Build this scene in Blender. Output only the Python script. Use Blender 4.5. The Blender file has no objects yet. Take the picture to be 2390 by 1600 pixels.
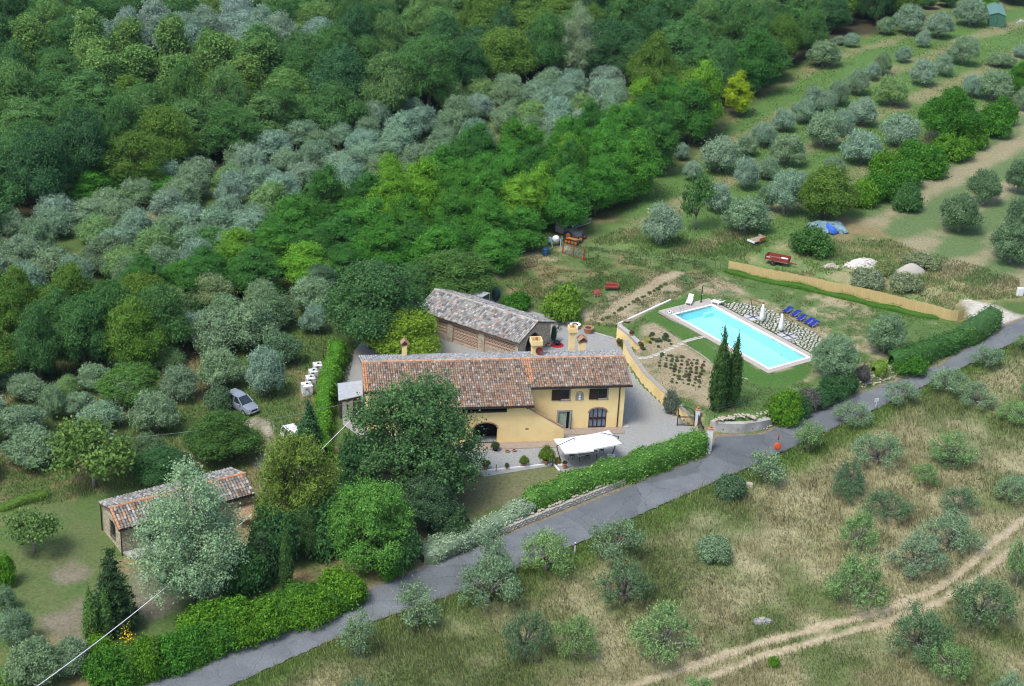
import bpy, bmesh, math, random, time

import numpy as np
from mathutils import Vector, Matrix

SC = bpy.context.scene
COL = SC.collection
PI = math.pi
RS = np.random.RandomState(11)
random.seed(5)

# ------------------------------------------------------------------ camera
CAM_H = 80.0
FPX = 3840.0
_th, _roll = math.radians(24.9), math.radians(3.0)
_fwd = np.array([0, math.cos(_th), -math.sin(_th)])
_r0 = np.array([1.0, 0, 0]); _u0 = np.cross(_r0, _fwd)
_rt = math.cos(_roll) * _r0 + math.sin(_roll) * _u0
_up = -math.sin(_roll) * _r0 + math.cos(_roll) * _u0
_C = np.array([0, 0, CAM_H])
cam_d = bpy.data.cameras.new('camera'); cam = bpy.data.objects.new('camera', cam_d); COL.objects.link(cam)
cam_d.sensor_width = 36.0; cam_d.lens = 36.0 * FPX / 2390.0
cam_d.clip_start = 1.0; cam_d.clip_end = 5000.0
cam.matrix_world = Matrix(((_rt[0], _up[0], -_fwd[0], 0), (_rt[1], _up[1], -_fwd[1], 0), (_rt[2], _up[2], -_fwd[2], CAM_H), (0, 0, 0, 1)))
SC.camera = cam

# ------------------------------------------------------------------ light
SUN_EL, SUN_AZ = math.radians(60), math.radians(222)       # compass azimuth measured clockwise from +Y
world = bpy.data.worlds.new('World'); SC.world = world; world.use_nodes = True
_nt = world.node_tree; _bg = _nt.nodes['Background']
_sky = _nt.nodes.new('ShaderNodeTexSky'); _sky.sky_type = 'NISHITA'; _sky.sun_disc = False
_sky.sun_elevation = SUN_EL; _sky.sun_rotation = SUN_AZ
_sky.air_density = 1.0; _sky.dust_density = 2.5; _sky.ozone_density = 1.0
_nt.links.new(_sky.outputs[0], _bg.inputs[0]); _bg.inputs[1].default_value = 0.125
sun_d = bpy.data.lights.new('sun', 'SUN'); sun = bpy.data.objects.new('sun', sun_d); COL.objects.link(sun)
sun_d.energy = 1.5; sun_d.angle = math.radians(18); sun_d.color = (1.0, 0.99, 0.97)
_sd = Vector((math.sin(SUN_AZ) * math.cos(SUN_EL), math.cos(SUN_AZ) * math.cos(SUN_EL), math.sin(SUN_EL)))
sun.rotation_euler = _sd.to_track_quat('Z', 'Y').to_euler()
sun.location = (-40, 60, 120)
SC.view_settings.view_transform = 'Standard'; SC.view_settings.look = 'None'
SC.view_settings.exposure = 0.95; SC.view_settings.gamma = 1.0; SC.view_settings.use_curve_mapping = False
SC.render.engine = 'CYCLES'
SC.cycles.max_bounces = 5; SC.cycles.diffuse_bounces = 2; SC.cycles.use_adaptive_sampling = True; SC.cycles.adaptive_threshold = .015; SC.cycles.transparent_max_bounces = 6
SC.cycles.volume_bounces = 0
SC.cycles.use_denoising = True
SC.cycles.pixel_filter_type = 'BLACKMAN_HARRIS'; SC.cycles.filter_width = 1.15

# ------------------------------------------------------------------ helpers
def gp(px, py, z=0.0):
    d = _fwd + _rt * ((px - 1195) / FPX) - _up * ((py - 800) / FPX)
    t = (z - CAM_H) / d[2]
    return _C + d * t

def proj(p):
    v = np.asarray(p, float) - _C; w = v @ _fwd
    return 1195 + FPX * (v @ _rt) / w, 800 - FPX * (v @ _up) / w

def tag(o, label=None, cat=None, group=None, kind=None):
    if label: o['label'] = label
    if cat: o['category'] = cat
    if group: o['group'] = group
    if kind: o['kind'] = kind
    return o

def empty(name, loc=(0, 0, 0), rz=0.0, label=None, cat=None, group=None):
    o = bpy.data.objects.new(name, None); COL.objects.link(o)
    o.location = loc; o.rotation_euler = (0, 0, rz); o.empty_display_size = 0.3
    return tag(o, label, cat, group)

def mesh_obj(name, verts, faces, mat=None, parent=None, smooth=False):
    me = bpy.data.meshes.new(name); me.from_pydata([tuple(map(float, v)) for v in verts], [], [tuple(f) for f in faces]); me.update()
    if smooth: me.polygons.foreach_set('use_smooth', [True] * len(me.polygons))
    return link(name, me, mat, parent)

def link(name, me, mat=None, parent=None):
    if mat is not None and len(me.materials) == 0: me.materials.append(mat)
    o = bpy.data.objects.new(name, me); COL.objects.link(o)
    if parent is not None: o.parent = parent
    return o

class MB:
    """collects simple solids, then links them as one mesh"""
    def __init__(s): s.v = []; s.f = []
    def add(s, vs, fs):
        n = len(s.v); s.v += [tuple(map(float, v)) for v in vs]; s.f += [tuple(i + n for i in f) for f in fs]; return s
    def box(s, x0, x1, y0, y1, z0, z1, M=None):
        vs = [Vector(p) for p in ((x0, y0, z0), (x1, y0, z0), (x1, y1, z0), (x0, y1, z0), (x0, y0, z1), (x1, y0, z1), (x1, y1, z1), (x0, y1, z1))]
        if M is not None: vs = [M @ v for v in vs]
        return s.add(vs, [(0, 3, 2, 1), (4, 5, 6, 7), (0, 1, 5, 4), (1, 2, 6, 5), (2, 3, 7, 6), (3, 0, 4, 7)])
    def tube(s, pts, r0, r1=None, n=6, cap=True):
        r1 = r0 if r1 is None else r1
        pts = [Vector(p) for p in pts]; b = len(s.v); m = len(pts)
        for i, p in enumerate(pts):
            t = (pts[min(i + 1, m - 1)] - pts[max(i - 1, 0)]).normalized()
            a = t.orthogonal().normalized() if abs(t.z) > .95 else t.cross(Vector((0, 0, 1))).normalized()
            c = t.cross(a); r = r0 + (r1 - r0) * i / max(m - 1, 1)
            for k in range(n):
                q = p + (a * math.cos(2 * PI * k / n) + c * math.sin(2 * PI * k / n)) * r
                s.v.append(tuple(q))
        for i in range(m - 1):
            for k in range(n):
                s.f.append((b + i * n + k, b + i * n + (k + 1) % n, b + (i + 1) * n + (k + 1) % n, b + (i + 1) * n + k))
        if cap:
            s.f.append(tuple(b + k for k in range(n))[::-1]); s.f.append(tuple(b + (m - 1) * n + k for k in range(n)))
        return s
    def lathe(s, prof, n=14, c=(0, 0, 0)):
        b = len(s.v)
        for r, z in prof:
            for k in range(n): s.v.append((c[0] + r * math.cos(2 * PI * k / n), c[1] + r * math.sin(2 * PI * k / n), c[2] + z))
        for i in range(len(prof) - 1):
            for k in range(n): s.f.append((b + i * n + k, b + i * n + (k + 1) % n, b + (i + 1) * n + (k + 1) % n, b + (i + 1) * n + k))
        s.f.append(tuple(b + k for k in range(n))[::-1]); s.f.append(tuple(b + (len(prof) - 1) * n + k for k in range(n)))
        return s
    def prism(s, poly, z0, z1):
        """poly: ccw list of (x,y); z0,z1 numbers or lists"""
        n = len(poly); zz0 = z0 if hasattr(z0, '__len__') else [z0] * n; zz1 = z1 if hasattr(z1, '__len__') else [z1] * n
        vs = [(p[0], p[1], a) for p, a in zip(poly, zz0)] + [(p[0], p[1], a) for p, a in zip(poly, zz1)]
        return s.add(vs, [tuple(range(n))[::-1], tuple(range(n, 2 * n))] + [(i, (i + 1) % n, n + (i + 1) % n, n + i) for i in range(n)])
    def build(s, name, mat=None, parent=None, smooth=False, bevel=0):
        o = mesh_obj(name, s.v, s.f, mat, parent, smooth)
        if bevel:
            m = o.modifiers.new('bevel', 'BEVEL'); m.width = bevel; m.segments = 2; m.limit_method = 'ANGLE'
        return o

def copy_tree(o, parent=None):
    c = o.copy(); COL.objects.link(c)
    if parent is not None: c.parent = parent
    for ch in o.children: copy_tree(ch, c)
    return c

# ------------------------------------------------------------------ materials
def new_mat(name):
    m = bpy.data.materials.new(name); m.use_nodes = True
    return m, m.node_tree.nodes, m.node_tree.links, m.node_tree.nodes['Principled BSDF']

def pm(name, c1, c2=None, scale=3.0, rough=.8, bump=0.0, bscale=None, metal=0.0, spec=.3, detail=6, c3=None, s3=.4):
    """procedural principled material: two colours mixed by noise (+ a broad third), optional bump"""
    m, N, L, B = new_mat(name)
    B.inputs['Roughness'].default_value = rough; B.inputs['Metallic'].default_value = metal
    B.inputs['Specular IOR Level'].default_value = spec
    tc = N.new('ShaderNodeTexCoord')
    if c2 is None: c2 = tuple(min(1, c * .82) for c in c1)
    no = N.new('ShaderNodeTexNoise'); no.inputs['Scale'].default_value = scale; no.inputs['Detail'].default_value = detail
    L.new(tc.outputs['Object'], no.inputs['Vector'])
    rp = N.new('ShaderNodeValToRGB'); rp.color_ramp.elements[0].position = .32; rp.color_ramp.elements[1].position = .68
    rp.color_ramp.elements[0].color = (*c2, 1); rp.color_ramp.elements[1].color = (*c1, 1)
    L.new(no.outputs['Fac'], rp.inputs[0]); out = rp.outputs[0]
    if c3 is not None:
        n3 = N.new('ShaderNodeTexNoise'); n3.inputs['Scale'].default_value = s3; n3.inputs['Detail'].default_value = 5
        L.new(tc.outputs['Object'], n3.inputs['Vector'])
        r3 = N.new('ShaderNodeValToRGB'); r3.color_ramp.elements[0].position = .5; r3.color_ramp.elements[1].position = .68
        L.new(n3.outputs['Fac'], r3.inputs[0])
        mx = N.new('ShaderNodeMix'); mx.data_type = 'RGBA'; L.new(r3.outputs[0], mx.inputs[0]); L.new(out, mx.inputs[6]); mx.inputs[7].default_value = (*c3, 1)
        out = mx.outputs[2]
    L.new(out, B.inputs['Base Color'])
    if bump:
        nb = N.new('ShaderNodeTexNoise'); nb.inputs['Scale'].default_value = bscale or scale * 3; nb.inputs['Detail'].default_value = 4
        L.new(tc.outputs['Object'], nb.inputs['Vector'])
        bp = N.new('ShaderNodeBump'); bp.inputs['Strength'].default_value = bump; bp.inputs['Distance'].default_value = .05
        L.new(nb.outputs['Fac'], bp.inputs['Height']); L.new(bp.outputs[0], B.inputs['Normal'])
    return m

def attr_mat(name, attr='col', rough=.85, noise=.35, nscale=8.0, bump=.3, bscale=20.0, spec=.2):
    """base colour from a colour attribute of the mesh, broken up by noise"""
    m, N, L, B = new_mat(name)
    B.inputs['Roughness'].default_value = rough; B.inputs['Specular IOR Level'].default_value = spec
    at = N.new('ShaderNodeAttribute'); at.attribute_name = attr
    tc = N.new('ShaderNodeTexCoord')
    no = N.new('ShaderNodeTexNoise'); no.inputs['Scale'].default_value = nscale; no.inputs['Detail'].default_value = 8; no.inputs['Roughness'].default_value = .65
    L.new(tc.outputs['Object'], no.inputs['Vector'])
    mr = N.new('ShaderNodeMapRange'); mr.inputs[1].default_value = .3; mr.inputs[2].default_value = .7; mr.inputs[3].default_value = 1 - noise; mr.inputs[4].default_value = 1 + noise
    L.new(no.outputs['Fac'], mr.inputs[0])
    mx = N.new('ShaderNodeMix'); mx.data_type = 'RGBA'; mx.blend_type = 'MULTIPLY'; mx.inputs[0].default_value = 1
    L.new(at.outputs['Color'], mx.inputs[6]); L.new(mr.outputs[0], mx.inputs[7]); L.new(mx.outputs[2], B.inputs['Base Color'])
    if bump:
        nb = N.new('ShaderNodeTexNoise'); nb.inputs['Scale'].default_value = bscale; nb.inputs['Detail'].default_value = 5
        L.new(tc.outputs['Object'], nb.inputs['Vector'])
        bp = N.new('ShaderNodeBump'); bp.inputs['Strength'].default_value = bump; bp.inputs['Distance'].default_value = .08
        L.new(nb.outputs['Fac'], bp.inputs['Height']); L.new(bp.outputs[0], B.inputs['Normal'])
    return m

def leaf_mat(name, rough=.55, spec=.25, trans=.22):
    """leaf colour = the plant's own object colour, varied leaf by leaf with the mesh's tint attribute"""
    m, N, L, B = new_mat(name)
    B.inputs['Roughness'].default_value = rough; B.inputs['Specular IOR Level'].default_value = spec
    oi = N.new('ShaderNodeObjectInfo'); at = N.new('ShaderNodeAttribute'); at.attribute_name = 'tint'
    hs = N.new('ShaderNodeHueSaturation')
    m1 = N.new('ShaderNodeMapRange'); m1.inputs[3].default_value = .48; m1.inputs[4].default_value = 1.65  # wide value range paints leaf highlights and dark gaps into the colour
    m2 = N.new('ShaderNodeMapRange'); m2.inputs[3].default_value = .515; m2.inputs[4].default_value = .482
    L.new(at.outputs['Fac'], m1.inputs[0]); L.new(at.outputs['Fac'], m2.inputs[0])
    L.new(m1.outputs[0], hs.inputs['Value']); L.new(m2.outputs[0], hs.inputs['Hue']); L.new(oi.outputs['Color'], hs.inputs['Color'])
    L.new(hs.outputs[0], B.inputs['Base Color'])
    tr = N.new('ShaderNodeBsdfTranslucent'); L.new(hs.outputs[0], tr.inputs['Color'])
    ms = N.new('ShaderNodeMixShader'); ms.inputs[0].default_value = trans
    L.new(B.outputs[0], ms.inputs[1]); L.new(tr.outputs[0], ms.inputs[2])
    L.new(ms.outputs[0], N['Material Output'].inputs['Surface'])
    return m

M_LEAF = leaf_mat('leaf', .6, .07, .2); M_GLOSSY = leaf_mat('leaf_glossy', .35, .3, .15); M_OLIVE = leaf_mat('leaf_olive', .55, .14, .12)
M_BARK = pm('bark', (.16, .13, .10), (.07, .055, .045), 4, .9, .6, 10)
M_BARKG = pm('bark_grey', (.30, .27, .23), (.13, .12, .10), 4, .9, .6, 10)

# ------------------------------------------------------------------ noise
def _vn(x, y, seed):
    xi = np.floor(x).astype(np.int64); yi = np.floor(y).astype(np.int64); fx = x - xi; fy = y - yi
    fx = fx * fx * (3 - 2 * fx); fy = fy * fy * (3 - 2 * fy)
    def h(a, b):
        n = (a * 374761393 + b * 668265263 + seed * 982451653) & 0xffffffff
        n = ((n ^ (n >> 13)) * 1274126177) & 0xffffffff
        return ((n ^ (n >> 16)) & 0xffff) / 65535.0
    return (h(xi, yi) * (1 - fx) + h(xi + 1, yi) * fx) * (1 - fy) + (h(xi, yi + 1) * (1 - fx) + h(xi + 1, yi + 1) * fx) * fy
def fbm(x, y, sc, seed=0, octv=4):
    x = np.asarray(x, float) / sc; y = np.asarray(y, float) / sc; a = .5; t = 0; s = 0
    for i in range(octv):
        t = t + a * _vn(x, y, seed + i * 17); s += a; a *= .55; x = x * 2.03 + 5.1; y = y * 2.03 + 3.7
    return t / s
def sst(a, b, x):
    t = np.clip((x - a) / (b - a), 0, 1); return t * t * (3 - 2 * t)

# ------------------------------------------------------------------ terrain
ZC = -1.3                                    # level of the gravel courtyard, the pool terrace is 0
_ctl = [(1500, 950, ZC), (1350, 780, ZC), (1300, 1080, ZC), (900, 1000, ZC), (1000, 850, ZC), (1150, 1100, ZC), (1100, 780, ZC), (1250, 900, ZC), (1450, 1030, ZC), (1050, 950, ZC),
        (1640, 1060, -1.5), (2390, 745, -.3), (2000, 930, -1.0), (1800, 1010, -1.4), (1300, 1240, -2.0), (1000, 1360, -2.3), (400, 1580, -3.0),
        (1900, 1250, -2.2), (1600, 1550, -3.4), (2350, 1200, -1.8), (2350, 1550, -2.8), (1100, 1550, -3.3),
        (300, 1350, -2.7), (260, 1250, -2.5), (400, 1250, -2.5), (100, 1500, -3), (600, 950, -1.8), (100, 1000, -2.5), (700, 1200, -2.0),
        (1400, 680, -.7), (1250, 600, -.6), (1650, 620, 0), (1560, 700, -.1), (1800, 560, .2), (2200, 650, .2), (2100, 560, .3),
        (2000, 400, .8), (2300, 100, 3.0), (2350, 300, 1.8), (600, 450, -2), (1300, 300, -1), (100, 100, -3), (800, 100, -1), (1500, 100, 1.5), (100, 700, -2.5)]
_cp = np.array([gp(*c) for c in _ctl])
def _base_raw(x, y):
    x = np.asarray(x, float); y = np.asarray(y, float)
    num = np.zeros(x.shape); den = np.zeros(x.shape) + 1e-9
    for c in _cp:
        s = 9.0 + max(0, (c[1] - 170) * .12)
        d2 = (x - c[0]) ** 2 + (y - c[1]) ** 2
        w = np.exp(-d2 / (2 * s * s)) + 1e-4 * np.exp(-d2 / (2 * 60.0 ** 2)) + 1e-9
        num += w * c[2]; den += w
    far = sst(200, 260, y)
    return num / den + (fbm(x, y, 30, 3) - .5) * 2.0 * far + (fbm(x, y, 6, 8) - .5) * .25 * (.3 + far)
class Lookup:
    def __init__(s, fn, x0, x1, y0, y1, st):
        s.x0, s.y0, s.st = x0, y0, st; s.fn = fn
        X, Y = np.meshgrid(np.arange(x0, x1 + st, st), np.arange(y0, y1 + st, st)); s.z = fn(X, Y); s.h, s.w = s.z.shape
    def __call__(s, x, y):
        u = np.clip((np.asarray(x, float) - s.x0) / s.st, 0, s.w - 1.001); v = np.clip((np.asarray(y, float) - s.y0) / s.st, 0, s.h - 1.001)
        i = u.astype(int); j = v.astype(int); u = u - i; v = v - j; z = s.z
        return (z[j, i] * (1 - u) + z[j, i + 1] * u) * (1 - v) + (z[j + 1, i] * (1 - u) + z[j + 1, i + 1] * u) * v
_base = Lookup(_base_raw, -150, 150, 60, 460, 2.0)
def inpoly(x, y, P):
    x = np.asarray(x, float); y = np.asarray(y, float); r = np.zeros(x.shape, bool); n = len(P)
    for i in range(n):
        x0, y0 = P[i][0], P[i][1]; x1, y1 = P[(i + 1) % n][0], P[(i + 1) % n][1]
        if y0 == y1: continue
        c = ((y0 > y) != (y1 > y)) & (x < (x1 - x0) * (y - y0) / (y1 - y0) + x0); r ^= c
    return r
def segd(x, y, a, b):
    dx, dy = b[0] - a[0], b[1] - a[1]; L2 = dx * dx + dy * dy + 1e-12
    t = np.clip(((x - a[0]) * dx + (y - a[1]) * dy) / L2, 0, 1)
    return np.hypot(x - a[0] - t * dx, y - a[1] - t * dy)
def polyd(x, y, P, closed=False):
    d = np.full(np.shape(x), 1e9)
    for i in range(len(P) - (0 if closed else 1)): d = np.minimum(d, segd(x, y, P[i], P[(i + 1) % len(P)]))
    return d
# pool terrace outline (vertex: pixel, level used to place it, ramp width of the edge that starts there)
_W1 = [(1466, 850), (1500, 899), (1550, 947), (1585, 973), (1618, 995)]           # foot of the yellow wall
_W2 = [(1438, 789), (1462, 805), (1487, 826)]                                      # foot of the upper curved wall
_WC = [(1667, 1010), (1695, 1012), (1735, 1012), (1775, 1007)]                     # foot of the concrete wall by the gate
_G = [(*p, ZC, .3) for p in _W2] + [(*p, ZC, .3) for p in _W1[:-1]] + [(*_W1[-1], ZC, .5)] + [(*p, ZC - .15, 1.4) for p in _WC[:-1]] + [(*_WC[-1], -1.3, 1.2)] + \
     [(1803, 994, -1.3, 1.4), (1868, 966, -1.2, 1.4), (2000, 913, -.9, 1.2), (2190, 850, -.5, 1.5), (2330, 762, -.3, 4), (2330, 700, 0, 8), (2230, 760, 0, 8), (1700, 612, 0, 8), (1620, 660, 0, 8), (1530, 712, 0, 3), (1440, 765, -.6, 2)]
GP = [gp(a, b, z) for a, b, z, w in _G]; GW = [w for *_, w in _G]
def T(x, y):
    x = np.asarray(x, float); y = np.asarray(y, float)
    z = np.array(_base(x, y)); k = inpoly(x, y, GP)
    if not k.any(): return z
    xs, ys = x[k], y[k]; m = np.ones(xs.shape)
    for i in range(len(GP)):
        m = np.minimum(m, sst(0, 1, (segd(xs, ys, GP[i], GP[(i + 1) % len(GP)]) - (.14 if GW[i] < .4 else 0)) / GW[i]))
    z[k] = z[k] * (1 - m)
    return z
def at(px, py, z=None):
    if z is not None:
        return gp(px, py, z)
    zz = 0.0
    for _ in range(9):
        p = gp(px, py, zz); zz = zz * .35 + ground(p) * .65
    p = gp(px, py, zz); p[2] = ground(p)
    return p
def ground(p):
    return float(TL(p[0], p[1]))
def frame(fr):
    """zoom windows used while measuring: name -> (x0, y0, scale)"""
    return {'A': (0, 0, .34438), 'B': (800, 0, .34438), 'C': (1590, 0, .34438), 'D': (0, 530, .34438), 'E': (0, 1060, .34438), 'F': (800, 1060, .34438),
            'G': (1590, 1060, .34438), 'R': (1800, 720, .2551), 'H': (1160, 780, .2168), 'K': (760, 780, .2168), 'P': (1480, 640, .19641), 'V': (1240, 480, .2135),
            'S': (180, 1050, .2232), 'Q': (1500, 860, .2168), 'U': (1660, 480, .3117), 'Y': (1230, 640, .1409), 'X': (480, 820, .1913), 'N': (0, 0, 1.0),
            'W': (1280, 980, .0893), 'Z': (1690, 670, .0982), 'I': (1230, 490, .09565), 'J': (1760, 500, .1281)}[fr]
def fx(fr, x, y):
    a, b, s = frame(fr); return a + x * s, b + y * s
# ------------------------------------------------------------------ flattened court, pool rectangle
_court_px = [(1040, 1040), (1130, 1112), (1290, 1086), (1322, 1105), (1480, 1064), (1655, 1032), (1662, 1010), (1618, 995), (1585, 973), (1550, 947), (1500, 899),
             (1466, 850), (1452, 818), (1440, 788), (1320, 755), (1285, 738), (1010, 660), (950, 720), (850, 790), (800, 850), (800, 990), (880, 1050)]
COURT = [gp(a, b, ZC) for a, b in _court_px]
_T0 = T
def T(x, y):
    x = np.asarray(x, float); y = np.asarray(y, float)
    z = _T0(x, y)
    P = np.array([p[:2] for p in COURT]); a = P.min(0) - 3; b = P.max(0) + 3
    k = (x > a[0]) & (x < b[0]) & (y > a[1]) & (y < b[1])
    if not k.any(): return z
    xs, ys = x[k], y[k]; ins = inpoly(xs, ys, COURT); g = inpoly(xs, ys, GP)
    m = np.where(ins, 1, 1 - sst(0, 3.0, polyd(xs, ys, COURT, True)))
    m = np.where(g & ~ins, 0, m)
    z[k] = z[k] * (1 - m) + ZC * m
    return z
TL = Lookup(T, -140, 140, 80, 430, .5)
PL = {k: gp(*v) for k, v in dict(L=(1574.3, 733.9), T=(1661.7, 712.3), R=(1884.6, 833.5), B=(1795.2, 858.6)).items()}
POOL_O = (PL['L'] + PL['T'] + PL['R'] + PL['B']) / 4
POOL_A = math.radians(-54.4)                       # long axis direction
PU = np.array([math.cos(POOL_A), math.sin(POOL_A)]); PV = np.array([-PU[1], PU[0]])
PLN, PWD = 16.9, 5.95
def pooluv(p): d = np.asarray(p[:2]) - POOL_O[:2]; return float(d @ PU), float(d @ PV)

# ------------------------------------------------------------------ road edges
_road_up = [(-350, 1930), (150, 1680), (316, 1600), (571, 1485), (867, 1372), (1005, 1316), (1327, 1191), (1531, 1109), (1653, 1062), (1668, 1020), (1700, 1016), (1776, 1012), (1803, 999), (1868, 972), (1998, 920), (2194, 850), (2290, 795), (2347, 761), (2390, 742), (2560, 660), (2800, 545), (3050, 440)]
_road_lo = [(-200, 1990), (330, 1700), (541, 1600), (640, 1556), (882, 1449), (1068, 1385), (1213, 1325), (1351, 1270), (1590, 1160), (1735, 1098), (1770, 1082), (1800, 1068), (1860, 1040), (1925, 1010), (2040, 958), (2122, 918), (2250, 858), (2330, 818), (2390, 790), (2580, 700), (2830, 580), (3080, 470)]
ROAD_U = [at(*p) for p in _road_up]; ROAD_L = [at(*p) for p in _road_lo]
ROAD_POLY = ROAD_U + ROAD_L[::-1]
def resample(P, n):
    P = np.array([p[:2] for p in P]); d = np.r_[0, np.cumsum(np.hypot(*np.diff(P, axis=0).T))]
    s = np.linspace(0, d[-1], n); return np.c_[np.interp(s, d, P[:, 0]), np.interp(s, d, P[:, 1])]
_trk_a = [(950, 1780), (1250, 1672), (1400, 1625), (1480, 1598), (1590, 1563), (1762, 1504), (1934, 1459), (2079, 1421), (2175, 1380), (2244, 1335), (2313, 1270), (2390, 1213), (2500, 1150), (2750, 1030), (3050, 900)]
_trk_b = [(1050, 1800), (1350, 1690), (1500, 1640), (1624, 1592), (1762, 1537), (1934, 1487), (2069, 1452), (2193, 1404), (2296, 1335), (2368, 1277), (2450, 1220), (2720, 1085), (3050, 935)]
TRK_A = [at(*p) for p in _trk_a]; TRK_B = [at(*p) for p in _trk_b]

def zone(px): return [at(*p) for p in px]
def zmask(x, y, Pw, soft=1.0, rag=1.0, rs=3.0, seed=1):
    x = np.asarray(x, float); y = np.asarray(y, float); out = np.zeros(x.shape)
    P = np.array([p[:2] for p in Pw]); a = P.min(0) - soft - rag; b = P.max(0) + soft + rag
    k = (x > a[0]) & (x < b[0]) & (y > a[1]) & (y < b[1])
    if not k.any(): return out
    x = x[k]; y = y[k]
    ins = inpoly(x, y, Pw); d = polyd(x, y, Pw, True); sd = np.where(ins, d, -d)
    sd = sd + (fbm(x, y, rs, seed, 2) - .5) * 2 * rag
    out[k] = sst(-soft, soft, sd); return out
Z_FIELD = ROAD_L + [at(3200, 700), at(3300, 1300), at(3000, 1900), at(1500, 2300), at(-200, 2200)]
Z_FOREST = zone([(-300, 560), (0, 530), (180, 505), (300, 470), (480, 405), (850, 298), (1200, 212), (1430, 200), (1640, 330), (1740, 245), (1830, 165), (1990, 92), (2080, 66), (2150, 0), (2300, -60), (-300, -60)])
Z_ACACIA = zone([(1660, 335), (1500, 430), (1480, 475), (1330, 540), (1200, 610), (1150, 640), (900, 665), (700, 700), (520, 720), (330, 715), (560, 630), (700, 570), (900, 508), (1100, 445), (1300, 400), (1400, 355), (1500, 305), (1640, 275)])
Z_WOODL = zone([(-100, 910), (-100, 775), (120, 770), (300, 780), (400, 800), (380, 860), (150, 905)])
Z_LAWN = zone([(1560, 705), (1640, 684), (1660, 690), (1600, 722), (1536, 730), (1640, 800), (1794, 872), (1886, 850), (1900, 860), (1880, 885), (1830, 905), (1780, 902), (1730, 885), (1660, 845), (1604, 800), (1560, 770), (1515, 745), (1500, 738)])
Z_STONES = [gp(1480 + a * .19641, 640 + b * .19641) for a, b in [(1020, 385), (1050, 350), (1200, 338), (1330, 345), (1560, 398), (1700, 458), (1870, 560), (2010, 625), (2150, 690), (2235, 760), (2190, 850), (2100, 920), (2050, 945), (1900, 860), (1500, 640), (1300, 530)]]
Z_BED = zone([(1500, 760), (1530, 752), (1600, 800), (1665, 850), (1660, 950), (1560, 930), (1500, 870), (1470, 830), (1490, 790)])
Z_DRYPOOL = zone([(1690, 690), (1780, 700), (1900, 760), (1960, 800), (2010, 810), (1980, 850), (1930, 830), (1880, 770), (1800, 725)])
Z_VEG = zone([(1330, 740), (1440, 760), (1530, 715), (1640, 660), (1680, 650), (1660, 640), (1580, 632), (1520, 640), (1440, 690)])
Z_SOIL = zone([(1440, 700), (1530, 650), (1570, 630), (1610, 634), (1560, 660), (1480, 712), (1420, 745), (1400, 735)])
Z_TRI = zone([(1620, 660), (1690, 650), (1760, 690), (1700, 690), (1640, 684)])
Z_BARE = zone([(1100, 620), (1240, 590), (1330, 570), (1340, 585), (1300, 610), (1220, 620), (1140, 650)])
Z_PARK = zone([(2255, 700), (2330, 715), (2400, 735), (2400, 690), (2560, 700), (2560, 760), (2330, 765), (2290, 760), (2250, 725)])
Z_RFIELD = zone([(2010, 470), (2180, 400), (2400, 240), (2700, 110), (3100, 20), (3100, 430), (2600, 640), (2380, 690), (2200, 640), (2100, 560), (2020, 520)])
Z_UPR = zone([(1660, 330), (1750, 240), (1990, 92), (2150, 60), (2400, 20), (2600, -30), (3100, -60), (3000, 60), (2600, 150), (2390, 240), (2180, 400), (2000, 480), (1900, 560), (1700, 600), (1500, 580), (1450, 500), (1500, 430)])
Z_YARD = zone([(80, 1170), (240, 1190), (300, 1330), (420, 1300), (470, 1400), (340, 1480), (210, 1500), (100, 1480), (30, 1350), (40, 1230)])
Z_YSOIL = zone([(290, 1330), (420, 1310), (420, 1420), (350, 1450), (300, 1420)])
Z_YSOIL2 = zone([(90, 1440), (200, 1400), (210, 1500), (120, 1500)])
Z_YSOIL3 = zone([(130, 1340), (170, 1310), (210, 1320), (210, 1350), (150, 1360)])
Z_LANE = zone([(560, 990), (600, 970), (640, 1000), (660, 1040), (640, 1090), (620, 1130), (600, 1080), (620, 1030)])
Z_FLAWN = [gp(a, b, ZC) for a, b in [(1050, 1100), (1160, 1098), (1288, 1086), (1330, 1112), (1240, 1150), (1120, 1190), (1040, 1170)]]
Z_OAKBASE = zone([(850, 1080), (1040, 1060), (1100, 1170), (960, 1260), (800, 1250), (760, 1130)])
Z_DUMP = zone([(1480, 520), (1900, 560), (2080, 560), (2380, 650), (2380, 700), (2240, 700), (2210, 745), (1700, 612), (1500, 600), (1400, 590), (1380, 560)])
RF_AX = np.array([math.cos(math.radians(52)), math.sin(math.radians(52))])

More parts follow.
